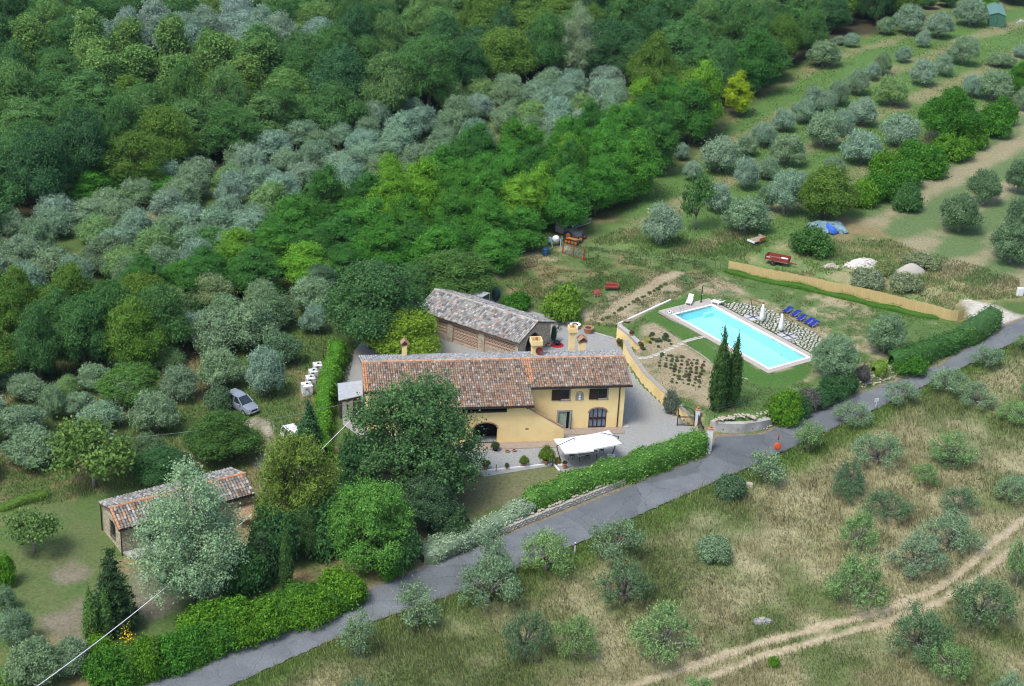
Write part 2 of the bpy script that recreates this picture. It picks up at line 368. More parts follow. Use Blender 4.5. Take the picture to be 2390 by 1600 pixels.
def C(*c): return np.array(c)
def lerp(a, b, m): return a * (1 - m[..., None]) + b * m[..., None]
def paint(x, y):
    n1 = fbm(x, y, 7, 21); n2 = fbm(x, y, 2.2, 33); n3 = fbm(x, y, 18, 45); n4 = fbm(x, y, .9, 57)
    green = lerp(C(.095, .145, .04) + 0 * n1[..., None], C(.06, .115, .025), n2)
    dry = lerp(C(.27, .22, .11) + 0 * n1[..., None], C(.20, .16, .075), n2)
    col = lerp(green, dry, sst(.45, .65, n1 * .6 + n2 * .4))
    col = lerp(col, lerp(C(.13, .20, .06) + 0 * n1[..., None], C(.30, .28, .14), sst(.4, .65, n1 * .5 + n2 * .5)), zmask(x, y, Z_DUMP, 2, 3))
    # field below the road: straw with green drifts, lush verge
    fm = zmask(x, y, Z_FIELD, .4, .3)
    fd = lerp(C(.31, .285, .16) + 0 * n1[..., None], C(.18, .17, .085), sst(.35, .7, n2))
    g = sst(.40, .57, n3 * .55 + n1 * .45 + .03 * np.sin(x * .9 + y * .5))
    fd = lerp(fd, lerp(C(.13, .165, .06) + 0 * n1[..., None], C(.09, .13, .035), n2), g)
    dl = polyd(x, y, ROAD_L)
    fd = lerp(fd, C(.085, .15, .025) + 0 * n1[..., None], (1 - sst(.8, 4.5, dl + (n1 - .5) * 4)))
    col = lerp(col, fd, fm)
    # slopes on the right: long bands of dry and green grass following the rows
    t = x * RF_AX[0] + y * RF_AX[1]; s = -x * RF_AX[1] + y * RF_AX[0]
    band = .5 + .5 * np.sin(s * .55 + 2.5 * n3 + .02 * t)
    up = lerp(C(.09, .17, .04) + 0 * n1[..., None], C(.215, .21, .10), sst(.52, .80, band * .5 + n2 * .35 + n1 * .15))
    col = lerp(col, up, zmask(x, y, Z_UPR, 2, 2))
    mow = lerp(C(.11, .165, .06) + 0 * n1[..., None], C(.27, .24, .14), sst(.42, .66, n1 * .45 + .3 * (.5 + .5 * np.sin(s * .8 + 2 * n3) * (x < 95)) + n2 * .25))
    col = lerp(col, mow, zmask(x, y, Z_RFIELD, 1.2, 1.5))
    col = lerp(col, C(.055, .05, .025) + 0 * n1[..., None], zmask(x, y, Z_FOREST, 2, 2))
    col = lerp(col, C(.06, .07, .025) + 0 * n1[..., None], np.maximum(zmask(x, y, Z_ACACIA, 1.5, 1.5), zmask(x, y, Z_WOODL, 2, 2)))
    # pool terrace
    ins = inpoly(x, y, GP) * 1.0
    pg = lerp(C(.085, .15, .04) + 0 * n1[..., None], C(.33, .28, .17), sst(.5, .66, n1 * .4 + n2 * .35 + n4 * .25))
    col = lerp(col, pg, ins)
    soil = lerp(C(.36, .30, .19) + 0 * n1[..., None], C(.25, .205, .125), n2)
    col = lerp(col, lerp(soil, C(.10, .16, .06) + 0 * n1[..., None], sst(.5, .6, n1 * .3 + n2 * .4 + n4 * .3)), zmask(x, y, Z_VEG, .8, 1.2))
    col = lerp(col, lerp(soil, C(.12, .16, .07) + 0 * n1[..., None], sst(.52, .66, n2 * .5 + n4 * .5)), zmask(x, y, Z_TRI, .8, 1.2))
    col = lerp(col, lerp(soil, C(.16, .17, .07) + 0 * n1[..., None], sst(.54, .66, n2 * .6 + n4 * .4)), zmask(x, y, Z_BED, .4, .5))
    col = lerp(col, soil, zmask(x, y, Z_SOIL, .4, .5))
    col = lerp(col, lerp(C(.36, .30, .18) + 0 * n1[..., None], C(.22, .21, .10), sst(.4, .7, n2)), zmask(x, y, Z_DRYPOOL, .7, .9))
    col = lerp(col, C(.045, .075, .025) + 0 * n1[..., None], zmask(x, y, Z_STONES, .3, .2))
    lawn = lerp(C(.05, .125, .02) + 0 * n1[..., None], C(.075, .15, .03), n2)
    col = lerp(col, lawn, zmask(x, y, Z_LAWN, .25, .25))
    col = lerp(col, lerp(C(.30, .25, .15) + 0 * n1[..., None], C(.13, .16, .06), sst(.4, .6, n2)), zmask(x, y, Z_BARE, .8, 1.2))
    col = lerp(col, lerp(C(.52, .49, .42) + 0 * n1[..., None], C(.36, .33, .25), sst(.45, .75, n2)), zmask(x, y, Z_PARK, .5, .8))
    # yard of the stone cottage
    yd = lerp(C(.07, .13, .03) + 0 * n1[..., None], C(.13, .14, .06), n2)
    col = lerp(col, yd, zmask(x, y, Z_YARD, 1.5, 1.5))
    ys = lerp(C(.22, .19, .14) + 0 * n1[..., None], C(.13, .13, .07), n2)
    for z in (Z_YSOIL, Z_YSOIL2, Z_YSOIL3): col = lerp(col, ys, zmask(x, y, z, .8, 1.0))
    col = lerp(col, lerp(C(.36, .32, .25) + 0 * n1[..., None], C(.17, .16, .09), sst(.4, .65, n2)), zmask(x, y, Z_LANE, .6, .8))
    col = lerp(col, lerp(C(.13, .15, .06) + 0 * n1[..., None], C(.17, .15, .08), n2), zmask(x, y, Z_FLAWN, .3, .3))
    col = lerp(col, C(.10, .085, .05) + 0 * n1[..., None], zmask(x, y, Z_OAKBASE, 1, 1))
    # dirt strips beside the road
    du = polyd(x, y, ROAD_U)
    col = lerp(col, C(.20, .17, .12) + 0 * n1[..., None], (1 - sst(.2, .8, du + (n2 - .5) * 1.0)) * (1 - inpoly(x, y, GP)))
    # wheel ruts of the farm track
    for P, w in ((TRK_A, .40), (TRK_B, .34)):
        d = polyd(x, y, P) + (n2 - .5) * .9 + (n4 - .5) * .35
        col = lerp(col, lerp(C(.42, .36, .24) + 0 * n1[..., None], C(.33, .27, .17), n4), 1 - sst(w - .12, w + .3, d))
    return col

def growth(a, b, st, g, lim):
    out = [a]; s = st
    while (out[-1] < b) if st > 0 else (out[-1] > b):
        out.append(out[-1] + s); s = math.copysign(min(abs(s) * g, lim), s)
    return out
_gx = growth(-46, -700, -.4, 1.035, 60)[::-1][:-1] + list(np.arange(-46, 62, .4)) + growth(62, 700, .4, 1.035, 60)
_gy = growth(97, -150, -.6, 1.2, 40)[::-1][:-1] + list(np.arange(97, 196, .36)) + growth(196, 1000, .36, 1.009, 60)
_X, _Y = np.meshgrid(np.array(_gx), np.array(_gy))
_Z = T(_X, _Y)
_near = (_Y > 90) & (_Y < 420) & (np.abs(_X) < 150)
_rut = np.minimum(polyd(_X, _Y, TRK_A), polyd(_X, _Y, TRK_B))
_Z = _Z - .10 * (1 - sst(.15, .55, _rut))
_Z = np.where(inpoly(_X, _Y, ROAD_POLY), _Z - .15, _Z)
_pu = (_X - POOL_O[0]) * PU[0] + (_Y - POOL_O[1]) * PU[1]; _pv = (_X - POOL_O[0]) * PV[0] + (_Y - POOL_O[1]) * PV[1]
_Z = np.where((np.abs(_pu) < PLN / 2 + .25) & (np.abs(_pv) < PWD / 2 + .25), -2.4, _Z)
_Z = np.where(inpoly(_X, _Y, COURT), _Z - .06, _Z)
def grid_mesh(name, X, Y, Zz, cols, mat):
    r, c = X.shape; me = bpy.data.meshes.new(name)
    vs = np.stack([X, Y, Zz], -1).reshape(-1, 3).astype(np.float32)
    i = np.arange((r - 1) * (c - 1)); a = (i // (c - 1)) * c + i % (c - 1)
    fs = np.stack([a, a + 1, a + c + 1, a + c], -1).astype(np.int32)
    me.vertices.add(len(vs)); me.vertices.foreach_set('co', vs.ravel())
    me.loops.add(fs.size); me.loops.foreach_set('vertex_index', fs.ravel())
    me.polygons.add(len(fs)); me.polygons.foreach_set('loop_start', np.arange(0, fs.size, 4, dtype=np.int32))
    me.polygons.foreach_set('use_smooth', np.ones(len(fs), bool)); me.update(calc_edges=True)
    if cols is not None:
        at_ = me.attributes.new('col', 'FLOAT_COLOR', 'POINT')
        at_.data.foreach_set('color', np.c_[cols.reshape(-1, 3), np.ones(len(vs))].astype(np.float32).ravel())
    return link(name, me, mat)
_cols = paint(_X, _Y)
class PaintLookup:
    def __call__(s, x, y):
        i = np.clip(np.searchsorted(_ax, x), 0, len(_ax) - 1); j = np.clip(np.searchsorted(_ay, y), 0, len(_ay) - 1); return _cols[j, i]
_ax, _ay = np.array(_gx), np.array(_gy); PAINT = PaintLookup()
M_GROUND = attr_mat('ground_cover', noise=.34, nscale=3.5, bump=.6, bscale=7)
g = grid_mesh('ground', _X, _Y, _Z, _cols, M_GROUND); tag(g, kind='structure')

# road
def asphalt():
    m, N, L, B = new_mat('asphalt'); B.inputs['Roughness'].default_value = .85; B.inputs['Specular IOR Level'].default_value = .25
    tc = N.new('ShaderNodeTexCoord')
    def noise(s, d=6):
        n = N.new('ShaderNodeTexNoise'); n.inputs['Scale'].default_value = s; n.inputs['Detail'].default_value = d; L.new(tc.outputs['Object'], n.inputs['Vector']); return n
    r = N.new('ShaderNodeValToRGB'); r.color_ramp.elements[0].position = .35; r.color_ramp.elements[1].position = .65
    r.color_ramp.elements[0].color = (.125, .137, .143, 1); r.color_ramp.elements[1].color = (.168, .182, .19, 1); L.new(noise(.35, 8).outputs[0], r.inputs[0])
    r2 = N.new('ShaderNodeMapRange'); r2.inputs[1].default_value = .3; r2.inputs[2].default_value = .7; r2.inputs[3].default_value = .8; r2.inputs[4].default_value = 1.2; L.new(noise(9).outputs[0], r2.inputs[0])
    mx = N.new('ShaderNodeMix'); mx.data_type = 'RGBA'; mx.blend_type = 'MULTIPLY'; mx.inputs[0].default_value = 1; L.new(r.outputs[0], mx.inputs[6]); L.new(r2.outputs[0], mx.inputs[7])
    vo = N.new('ShaderNodeTexVoronoi'); vo.feature = 'DISTANCE_TO_EDGE'; vo.inputs['Scale'].default_value = .22
    nz = noise(.8, 4); ad = N.new('ShaderNodeMixRGB'); ad.blend_type = 'ADD'; ad.inputs[0].default_value = 1.6; L.new(tc.outputs['Object'], ad.inputs[1]); L.new(nz.outputs['Color'], ad.inputs[2]); L.new(ad.outputs[0], vo.inputs['Vector'])
    ck = N.new('ShaderNodeMapRange'); ck.inputs[1].default_value = .002; ck.inputs[2].default_value = .010; ck.inputs[3].default_value = .72; ck.inputs[4].default_value = 1; L.new(vo.outputs['Distance'], ck.inputs[0])
    m3 = N.new('ShaderNodeMix'); m3.data_type = 'RGBA'; m3.blend_type = 'MULTIPLY'; m3.inputs[0].default_value = 1; L.new(mx.outputs[2], m3.inputs[6]); L.new(ck.outputs[0], m3.inputs[7])
    v2 = N.new('ShaderNodeTexVoronoi'); v2.inputs['Scale'].default_value = .11; L.new(ad.outputs[0], v2.inputs['Vector']); sc2 = N.new('ShaderNodeSeparateColor'); L.new(v2.outputs['Color'], sc2.inputs[0])
    pk = N.new('ShaderNodeMapRange'); pk.inputs[1].default_value = .70; pk.inputs[2].default_value = .72; pk.inputs[3].default_value = 1; pk.inputs[4].default_value = .8; L.new(sc2.outputs[0], pk.inputs[0])
    m4 = N.new('ShaderNodeMix'); m4.data_type = 'RGBA'; m4.blend_type = 'MULTIPLY'; m4.inputs[0].default_value = 1; L.new(m3.outputs[2], m4.inputs[6]); L.new(pk.outputs[0], m4.inputs[7])
    L.new(m4.outputs[2], B.inputs['Base Color'])
    bp = N.new('ShaderNodeBump'); bp.inputs['Strength'].default_value = .3; bp.inputs['Distance'].default_value = .02; L.new(noise(25).outputs[0], bp.inputs['Height']); L.new(bp.outputs[0], B.inputs['Normal'])
    return m
def road():
    n = 460; U = resample(ROAD_U, n); Lo = resample(ROAD_L, n)
    # pair stations by projecting: re-fit lower edge to the nearest point of each upper station
    P = np.array([p[:2] for p in ROAD_L]); dense = resample(ROAD_L, 5000); k = 0; Lq = []
    for u in U:
        d = np.hypot(dense[:, 0] - u[0], dense[:, 1] - u[1]); j = int(np.argmin(d)); j = max(j, k); k = j; Lq.append(dense[j])
    Lq = np.array(Lq); ker = np.ones(9) / 9
    for c in range(2):
        s = np.convolve(np.pad(Lq[:, c], 4, 'edge'), ker, 'valid'); Lq[:, c] = s
    nn = RS.rand(n, 2) * .22 + .25 * np.abs(np.c_[fbm(np.arange(n) * .5, np.zeros(n), 3, 4), fbm(np.arange(n) * .5 + 90, np.zeros(n), 3, 6)] - .5)
    w = np.linspace(0, 1, 9); X = np.zeros((n, 9)); Y = np.zeros((n, 9))
    for i, t in enumerate(w):
        e = nn[:, 0] if i == 0 else (-nn[:, 1] if i == 8 else 0)
        d = Lq - U; ln = np.hypot(d[:, 0], d[:, 1])[:, None] + 1e-6
        p = U + d * t + d / ln * (np.asarray(e)[:, None] if np.ndim(e) else 0)
        X[:, i], Y[:, i] = p[:, 0], p[:, 1]
    Zr = T(X, Y)
    crown = (1 - (2 * w - 1) ** 2) * .05
    Zr = np.minimum(Zr, Zr[:, 4:5] + .12) + crown[None, :] + .01
    return grid_mesh('road', X, Y, Zr, None, asphalt())
tag(road(), kind='structure')

# gravel courtyard
M_GRAVEL = pm('gravel', (.36, .365, .345), (.22, .225, .215), 9, .9, .6, 18, c3=(.30, .285, .25), s3=.25)
from mathutils.geometry import tessellate_polygon
me = bpy.data.meshes.new('gravel_courtyard'); _cv = [Vector((p[0], p[1], ZC)) for p in COURT]; _tf = []
for t in tessellate_polygon([_cv]):
    n = (_cv[t[1]] - _cv[t[0]]).cross(_cv[t[2]] - _cv[t[0]]); _tf.append(tuple(t) if n.z > 0 else tuple(t)[::-1])
me.from_pydata([tuple(v) for v in _cv], [], _tf); me.update()
tag(link('gravel_courtyard', me, M_GRAVEL), kind='structure')

# ------------------------------------------------------------------ grass blades
def grass(name, label, n, Pw, hmin, hmax, width, cols, dens=None, seed=1, avoid_road=True, lean=.5):
    r = np.random.RandomState(seed); P = np.array([p[:2] for p in Pw]); lo = P.min(0); hi = P.max(0)
    lo = np.maximum(lo, [-125, 88]); hi = np.minimum(hi, [125, 330]); X = []; Y = []; got = 0
    while got < n:
        x = r.uniform(lo[0], hi[0], n * 2); y = r.uniform(lo[1], hi[1], n * 2)
        k = (np.abs(x) < 18 + .38 * y) & (r.rand(n * 2) < (110.0 / np.hypot(x, y)) ** 1.6); x, y = x[k], y[k]
        k = inpoly(x, y, Pw); x, y = x[k], y[k]
        if dens is not None: k = r.rand(len(x)) < dens(x, y); x, y = x[k], y[k]
        if avoid_road: k = ~inpoly(x, y, ROAD_POLY); x, y = x[k], y[k]
        k = np.minimum(polyd(x, y, TRK_A), polyd(x, y, TRK_B)) > .30 + .3 * r.rand(len(x))
        X.append(x[k]); Y.append(y[k]); got += int(k.sum())
    x = np.concatenate(X)[:n]; y = np.concatenate(Y)[:n]; z = TL(x, y) - .03
    dist = np.hypot(x, y) / 120.0
    a = r.uniform(0, 2 * PI, n); h = r.uniform(hmin, hmax, n) * (.75 + .5 * fbm(x, y, 3, 5)); w = width * dist * r.uniform(.7, 1.3, n)
    tx, ty = np.cos(a) * w / 2, np.sin(a) * w / 2
    wind = 2 * PI * fbm(x, y, 10, 91); lx = (np.cos(wind) * .5 + r.randn(n) * .5) * lean * h; ly = (np.sin(wind) * .5 + r.randn(n) * .5) * lean * h
    v = np.stack([np.c_[x - tx, y - ty, z], np.c_[x + tx, y + ty, z], np.c_[x + lx, y + ly, z + h]], 1).reshape(-1, 3).astype(np.float32)
    me = bpy.data.meshes.new(name); me.vertices.add(3 * n); me.vertices.foreach_set('co', v.ravel())
    me.loops.add(3 * n); me.loops.foreach_set('vertex_index', np.arange(3 * n, dtype=np.int32))
    me.polygons.add(n); me.polygons.foreach_set('loop_start', np.arange(0, 3 * n, 3, dtype=np.int32)); me.update(calc_edges=True)
    base = PAINT(x, y); cc = np.array(cols)[r.randint(0, len(cols), n)]
    c = base * .6 + cc * .4; c = np.minimum(c * r.uniform(.8, 2.15, (n, 1)), .75)
    at_ = me.attributes.new('col', 'FLOAT_COLOR', 'FACE'); at_.data.foreach_set('color', np.c_[c, np.ones(n)].astype(np.float32).ravel())
    o = link(name, me, M_BLADE); return tag(o, label, 'grass', kind='stuff')
M_BLADE = attr_mat('grass_blade', noise=.05, bump=0, rough=.8)
_n, _l = M_BLADE.node_tree.nodes, M_BLADE.node_tree.links; _t = _n.new('ShaderNodeBsdfTranslucent'); _m = _n.new('ShaderNodeMixShader'); _m.inputs[0].default_value = .45
_l.new(_n['Principled BSDF'].inputs['Base Color'].links[0].from_socket, _t.inputs['Color']); _l.new(_n['Principled BSDF'].outputs[0], _m.inputs[1]); _l.new(_t.outputs[0], _m.inputs[2]); _l.new(_m.outputs[0], _n['Material Output'].inputs['Surface'])
STRAW = [(.38, .34, .19), (.31, .285, .155), (.22, .205, .11), (.16, .19, .075)]
GREENS = [(.10, .17, .04), (.13, .19, .06), (.08, .13, .03), (.2, .2, .09)]
def dfield(x, y): return .35 + .65 * sst(.35, .6, fbm(x, y, 4, 77))
grass('tall_dry_grass', 'tall straw coloured grass covering the field below the road', 165000, Z_FIELD, .25, .75, .08, STRAW, dfield, 3)
grass('meadow_grass', 'green grass growing among the straw in the field below the road', 70000, Z_FIELD, .2, .5, .075, GREENS, lambda x, y: sst(.5, .62, fbm(x, y, 18, 45) * .55 + fbm(x, y, 7, 21) * .45) + (1 - sst(.8, 4, polyd(x, y, ROAD_L))), 4)
grass('rough_grass', 'rough tufty grass around the red trailer and rubble heaps', 26000, Z_DUMP, .2, .5, .085, STRAW + GREENS + GREENS, lambda x, y: zmask(x, y, Z_DUMP, 2.5, 3) * sst(.3, .55, fbm(x, y, 5, 15)), 6)
grass('slope_grass', 'long grass between the olive trees on the upper right slope', 34000, Z_UPR, .1, .28, .10, STRAW + GREENS, lambda x, y: zmask(x, y, Z_UPR, 2.5, 3) * sst(.3, .6, fbm(x, y, 5, 16)), 7)
Z_LEFT = zone([(-60, 1180), (-60, 880), (480, 740), (790, 660), (830, 800), (800, 960), (700, 1090), (620, 1140), (300, 1140), (100, 1180)])
grass('orchard_grass', 'long grass beneath the olive trees left of the farmhouse', 50000, Z_LEFT, .2, .45, .08, STRAW + GREENS + GREENS, lambda x, y: 1 - zmask(x, y, Z_LANE, .3, .3), 8)
Z_PG = [p for p in GP]
def dpool(x, y):
    k = 1 - np.maximum.reduce([zmask(x, y, Z_LAWN, .2, .2), zmask(x, y, Z_STONES, .2, .1), zmask(x, y, Z_BED, .3, .3) * .7, zmask(x, y, Z_PARK, .5, .5)])
    u = (x - POOL_O[0]) * PU[0] + (y - POOL_O[1]) * PU[1]; v = (x - POOL_O[0]) * PV[0] + (y - POOL_O[1]) * PV[1]
    k = np.where((u > -10.4) & (u < 9.6) & (np.abs(v) < 4.2), 0, k); return k * sst(.35, .6, fbm(x, y, 1.5, 71))
grass('terrace_grass', 'short patchy grass and weeds around the pool terrace', 30000, Z_PG, .06, .2, .085, STRAW[:3] + GREENS + GREENS, dpool, 9)
Z_PLOT = zone([(1140, 640), (1250, 590), (1330, 570), (1640, 610), (1680, 645), (1530, 715), (1440, 765), (1320, 752), (1250, 720)])
grass('plot_weeds', 'low weeds and seedlings on the vegetable plot behind the courtyard', 24000, Z_PLOT, .08, .28, .085, GREENS + [(.12, .2, .1)], lambda x, y: (1 - zmask(x, y, Z_SOIL, .4, .5)) * sst(.35, .6, fbm(x, y, 2.0, 72)), 10)
# ------------------------------------------------------------------ foliage meshes
def unit(v): return v / (np.linalg.norm(v, axis=-1, keepdims=True) + 1e-9)
def quads_mesh(name, V, Fq, tint, mat):
    me = bpy.data.meshes.new(name); V = np.asarray(V, np.float32); Fq = np.asarray(Fq, np.int32)
    me.vertices.add(len(V)); me.vertices.foreach_set('co', V.ravel())
    me.loops.add(Fq.size); me.loops.foreach_set('vertex_index', Fq.ravel())
    me.polygons.add(len(Fq)); me.polygons.foreach_set('loop_start', np.arange(0, Fq.size, 4, dtype=np.int32)); me.update(calc_edges=True)
    a = me.attributes.new('tint', 'FLOAT', 'FACE'); a.data.foreach_set('value', np.asarray(tint, np.float32))
    me.materials.append(mat); return me
def leaf_quads(P, Nn, size, r, aspect=.5, axis=None):
    n = len(P); t = axis if axis is not None else r.randn(n, 3)
    t = unit(t - Nn * np.sum(t * Nn, -1, keepdims=True)); b = np.cross(Nn, t); s = (size * r.uniform(.65, 1.35, n))[:, None]
    V = np.stack([P - t * s * .5, P + b * s * aspect * .5 + t * s * .05, P + t * s * .5, P - b * s * aspect * .5 + t * s * .05], 1).reshape(-1, 3)
    return V, np.arange(4 * n).reshape(n, 4)
def blob(c, rad, r, seed, n=7, m=10):
    """lumpy closed body as quads (added inner occluder, stops light passing through the crown)"""
    V = []; Fq = []
    for i in range(n + 1):
        ph = PI * i / n
        for j in range(m):
            th = 2 * PI * j / m; k = 1 + .22 * math.sin(3 * th + seed + 2 * ph) * math.sin(ph) + .12 * math.cos(5 * ph + seed)
            V.append((c[0] + rad[0] * k * math.sin(ph) * math.cos(th), c[1] + rad[1] * k * math.sin(ph) * math.sin(th), c[2] + rad[2] * k * math.cos(ph)))
    for i in range(n):
        for j in range(m): Fq.append((i * m + j, (i + 1) * m + j, (i + 1) * m + (j + 1) % m, i * m + (j + 1) % m))
    return np.array(V), np.array(Fq)
def crown(name, lobes, ncl, lpc, leaf, clr, mat, seed, flat=.7, up=.45, shell=(.74, 1.05), core=.6, aspect=.5, mode='rand', zmin=-.55, jit=.7):
    r = np.random.RandomState(seed); L = np.array(lobes, float); c, rad = L[:, :3], L[:, 3:6]
    w = (rad[:, 0] * rad[:, 1] * rad[:, 2]) ** (2 / 3); k = r.choice(len(L), ncl * 4, p=w / w.sum())
    d = unit(r.randn(ncl * 4, 3)); ok = d[:, 2] > zmin; k, d = k[ok], d[ok]
    p = c[k] + d * rad[k] * r.uniform(*shell, len(k))[:, None]
    deep = np.zeros(len(p), bool)
    for i in range(len(L)):
        q = (p - c[i]) / rad[i]; deep |= ((np.sum(q * q, -1) < .6) & (k != i))
    sel = np.where(~deep)[0][:ncl]; p, d, k = p[sel], d[sel], k[sel]
    # a few inner sprays so that gaps show foliage further in
    ki = r.choice(len(L), ncl // 5, p=w / w.sum()); di = unit(r.randn(len(ki), 3)); p = np.r_[p, c[ki] + di * rad[ki] * r.uniform(.3, .72, len(ki))[:, None]]; d = np.r_[d, di]
    nn = unit(d + np.array([0, 0, up])); ct = r.rand(len(p))
    off = r.randn(len(p), lpc, 3) * .5 * clr * np.array([1, 1, flat]) * r.uniform(.6, 1.3, (len(p), 1, 1))
    P = (p[:, None] + off).reshape(-1, 3); Nn = unit(np.repeat(nn, lpc, 0) + jit * r.randn(len(P), 3))
    ax = None
    if mode == 'out': ax = np.repeat(unit(d + np.array([0, 0, .8])), lpc, 0) + .45 * r.randn(len(P), 3)
    if mode == 'up': ax = np.array([0, 0, 1.0]) + .35 * r.randn(len(P), 3)
    V, Fq = leaf_quads(P, Nn, leaf, r, aspect, ax); tint = np.clip(np.repeat(ct, lpc) * .55 + r.rand(len(P)) * .45, 0, 1)
    if core:
        for i in range(len(L)):
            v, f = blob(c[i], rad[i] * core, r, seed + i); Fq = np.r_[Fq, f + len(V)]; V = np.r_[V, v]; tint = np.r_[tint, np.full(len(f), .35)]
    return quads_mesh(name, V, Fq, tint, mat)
def limbs(name, paths, mat, n=6):
    m = MB()
    for pts, a, b in paths: m.tube(pts, a, b, n)
    me = bpy.data.meshes.new(name); me.from_pydata(m.v, [], m.f); me.polygons.foreach_set('use_smooth', [True] * len(me.polygons)); me.update(); me.materials.append(mat); return me
def limbs_to(lobes, r, base_r, fork, lean=.0, every=1):
    """trunk to a fork, then bent limbs into the lobes"""
    f = Vector((lean * .3, lean * .2, fork)); out = [([(0, 0, -.3), (lean * .1, 0, fork * .5), f], base_r, base_r * .72)]
    for l in lobes[::every]:
        c = Vector(l[:3]); mid = f.lerp(c, .5) + Vector((r.uniform(-.3, .3), r.uniform(-.3, .3), r.uniform(-.1, .4)))
        out.append(([f, mid, c], base_r * .5, base_r * .14))
        for _ in range(2):
            e = c + Vector((r.uniform(-1, 1) * l[3], r.uniform(-1, 1) * l[4], r.uniform(.2, 1) * l[5])) * .75
            out.append(([mid, mid.lerp(e, .55), e], base_r * .22, base_r * .05))
    return out
SPEC = {}
def ring_lobes(r, n, R, zc, zs, rad, top=None):
    out = []
    for i in range(n):
        a = 2 * PI * i / n + r.uniform(-.35, .35); q = R * r.uniform(.75, 1.15)
        s = rad * r.uniform(.8, 1.25); out.append((q * math.cos(a), q * math.sin(a), zc + zs * r.uniform(-1, 1), s, s, s * r.uniform(.8, 1.05)))
    if top: out.append((r.uniform(-.3, .3), r.uniform(-.3, .3), top[0], top[1], top[1], top[1] * .9))
    return out
def build_species():
    def reg(kind, cm, tm, w, h): SPEC.setdefault(kind, []).append((cm, tm, w, h))
    for i in range(5):                                     # olive, full round
        r = random.Random(100 + i); lb = ring_lobes(r, 8, 1.5, 2.1, .5, .95) + ring_lobes(r, 4, .8, 3.3, .3, .9) + [(0, 0, 2.4, 1.3, 1.3, 1.2)]
        reg('olive', crown('olive_crown', lb, 700, 15, .235, .40, M_OLIVE, 10 + i, flat=1.0, up=.25, core=.62, aspect=.34, mode='out', zmin=-.8, shell=(.78, 1.12)), limbs('olive_trunk', limbs_to(lb, r, .24, .9, .4), M_BARKG), 5.2, 4.6)
    for i in range(5):                                     # olive, pruned to an open vase
        r = random.Random(140 + i); lb = ring_lobes(r, 8, 1.8, 1.5, .5, .62) + ring_lobes(r, 4, .95, 2.5, .35, .55)
        reg('olive_open', crown('olive_crown', lb, 380, 11, .185, .38, M_OLIVE, 30 + i, flat=1.0, up=.3, core=.3, aspect=.34, mode='out', zmin=-.9, shell=(.65, 1.2)), limbs('olive_trunk', limbs_to(lb, r, .2, .7, .3), M_BARKG), 5.2, 3.5)
    for i in range(3):                                     # olive, thin young crown
        r = random.Random(170 + i); lb = ring_lobes(r, 4, 1.1, 1.9, .5, .62) + ring_lobes(r, 3, .8, 2.9, .5, .5)
        reg('olive_thin', crown('olive_crown', lb, 230, 11, .21, .48, M_OLIVE, 50 + i, flat=1.0, up=.3, core=0, aspect=.34, mode='out', zmin=-.9, shell=(.4, 1.25)), limbs('olive_trunk', limbs_to(lb, r, .14, .8, .3), M_BARKG), 3.9, 3.7)
    for i in range(4):                                     # oak-like broadleaf
        r = random.Random(200 + i); lb = ring_lobes(r, 7, 3.0, 5.2, .9, 2.0) + ring_lobes(r, 4, 1.6, 7.6, .6, 1.8) + [(0, 0, 9, 1.7, 1.7, 1.5)] + ring_lobes(r, 4, 2.4, 3.6, .5, 1.5)
        reg('oak', crown('oak_crown', lb, 1800, 13, .25, .6, M_LEAF, 60 + i, flat=.75, up=.45, core=.7, aspect=.6, zmin=-.7, shell=(.78, 1.1)), limbs('oak_trunk', limbs_to(lb, r, .38, 2.6, .4), M_BARK), 10, 10.4)
    for i in range(3):                                     # loose oak: many small boughs with gaps between
        r = random.Random(220 + i); lb = ring_lobes(r, 9, 3.5, 4.4, 1.0, 1.3) + ring_lobes(r, 8, 3.2, 6.4, .8, 1.3) + ring_lobes(r, 7, 2.1, 8.2, .6, 1.25) + ring_lobes(r, 8, 3.0, 2.9, .6, 1.15) + [(0, 0, 9.3, 1.1, 1.1, 1.0), (0, 0, 5.5, 2.0, 2.0, 2.2)]
        reg('oak_loose', crown('oak_crown', lb, 1900, 15, .19, .5, M_LEAF, 70 + i, flat=.8, up=.45, core=.36, aspect=.6, zmin=-.8, shell=(.45, 1.25)), limbs('oak_trunk', limbs_to(lb, r, .38, 2.2, .4), M_BARK), 10, 10.2)
    for i in range(4):                                     # acacia-like: feathery layered sprays
        r = random.Random(240 + i); lb = ring_lobes(r, 7, 2.6, 5.0, 1.4, 1.7) + ring_lobes(r, 5, 1.5, 7.8, .9, 1.45) + [(0, 0, 9.6, 1.3, 1.3, 1.3)] + ring_lobes(r, 4, 2.2, 3.0, .5, 1.4)
        reg('acacia', crown('acacia_crown', lb, 850, 19, .27, .85, M_LEAF, 80 + i, flat=.42, up=.9, core=.66, aspect=.45, zmin=-.6, shell=(.7, 1.18), jit=.45), limbs('acacia_trunk', limbs_to(lb, r, .28, 2.4, .4), M_BARK), 9.2, 10.8)
    for i in range(3):                                     # upright poplar
        r = random.Random(280 + i); lb = [(r.uniform(-.5, .5), r.uniform(-.5, .5), 2.4 + 1.45 * j, *([1.0 + 1.0 * math.sin(PI * (j + 1.0) / 8.5)] * 2), 1.35) for j in range(7)]
        reg('poplar', crown('poplar_crown', lb, 800, 11, .28, .5, M_LEAF, 100 + i, flat=1.2, up=.4, core=.62, aspect=.6, mode='up', zmin=-.7), limbs('poplar_trunk', [([(0, 0, -.3), (.1, 0, 5), (0, .1, 11)], .22, .05)] + limbs_to(lb[1:], r, .15, 2.0)[1:], M_BARKG), 4.2, 12.4)
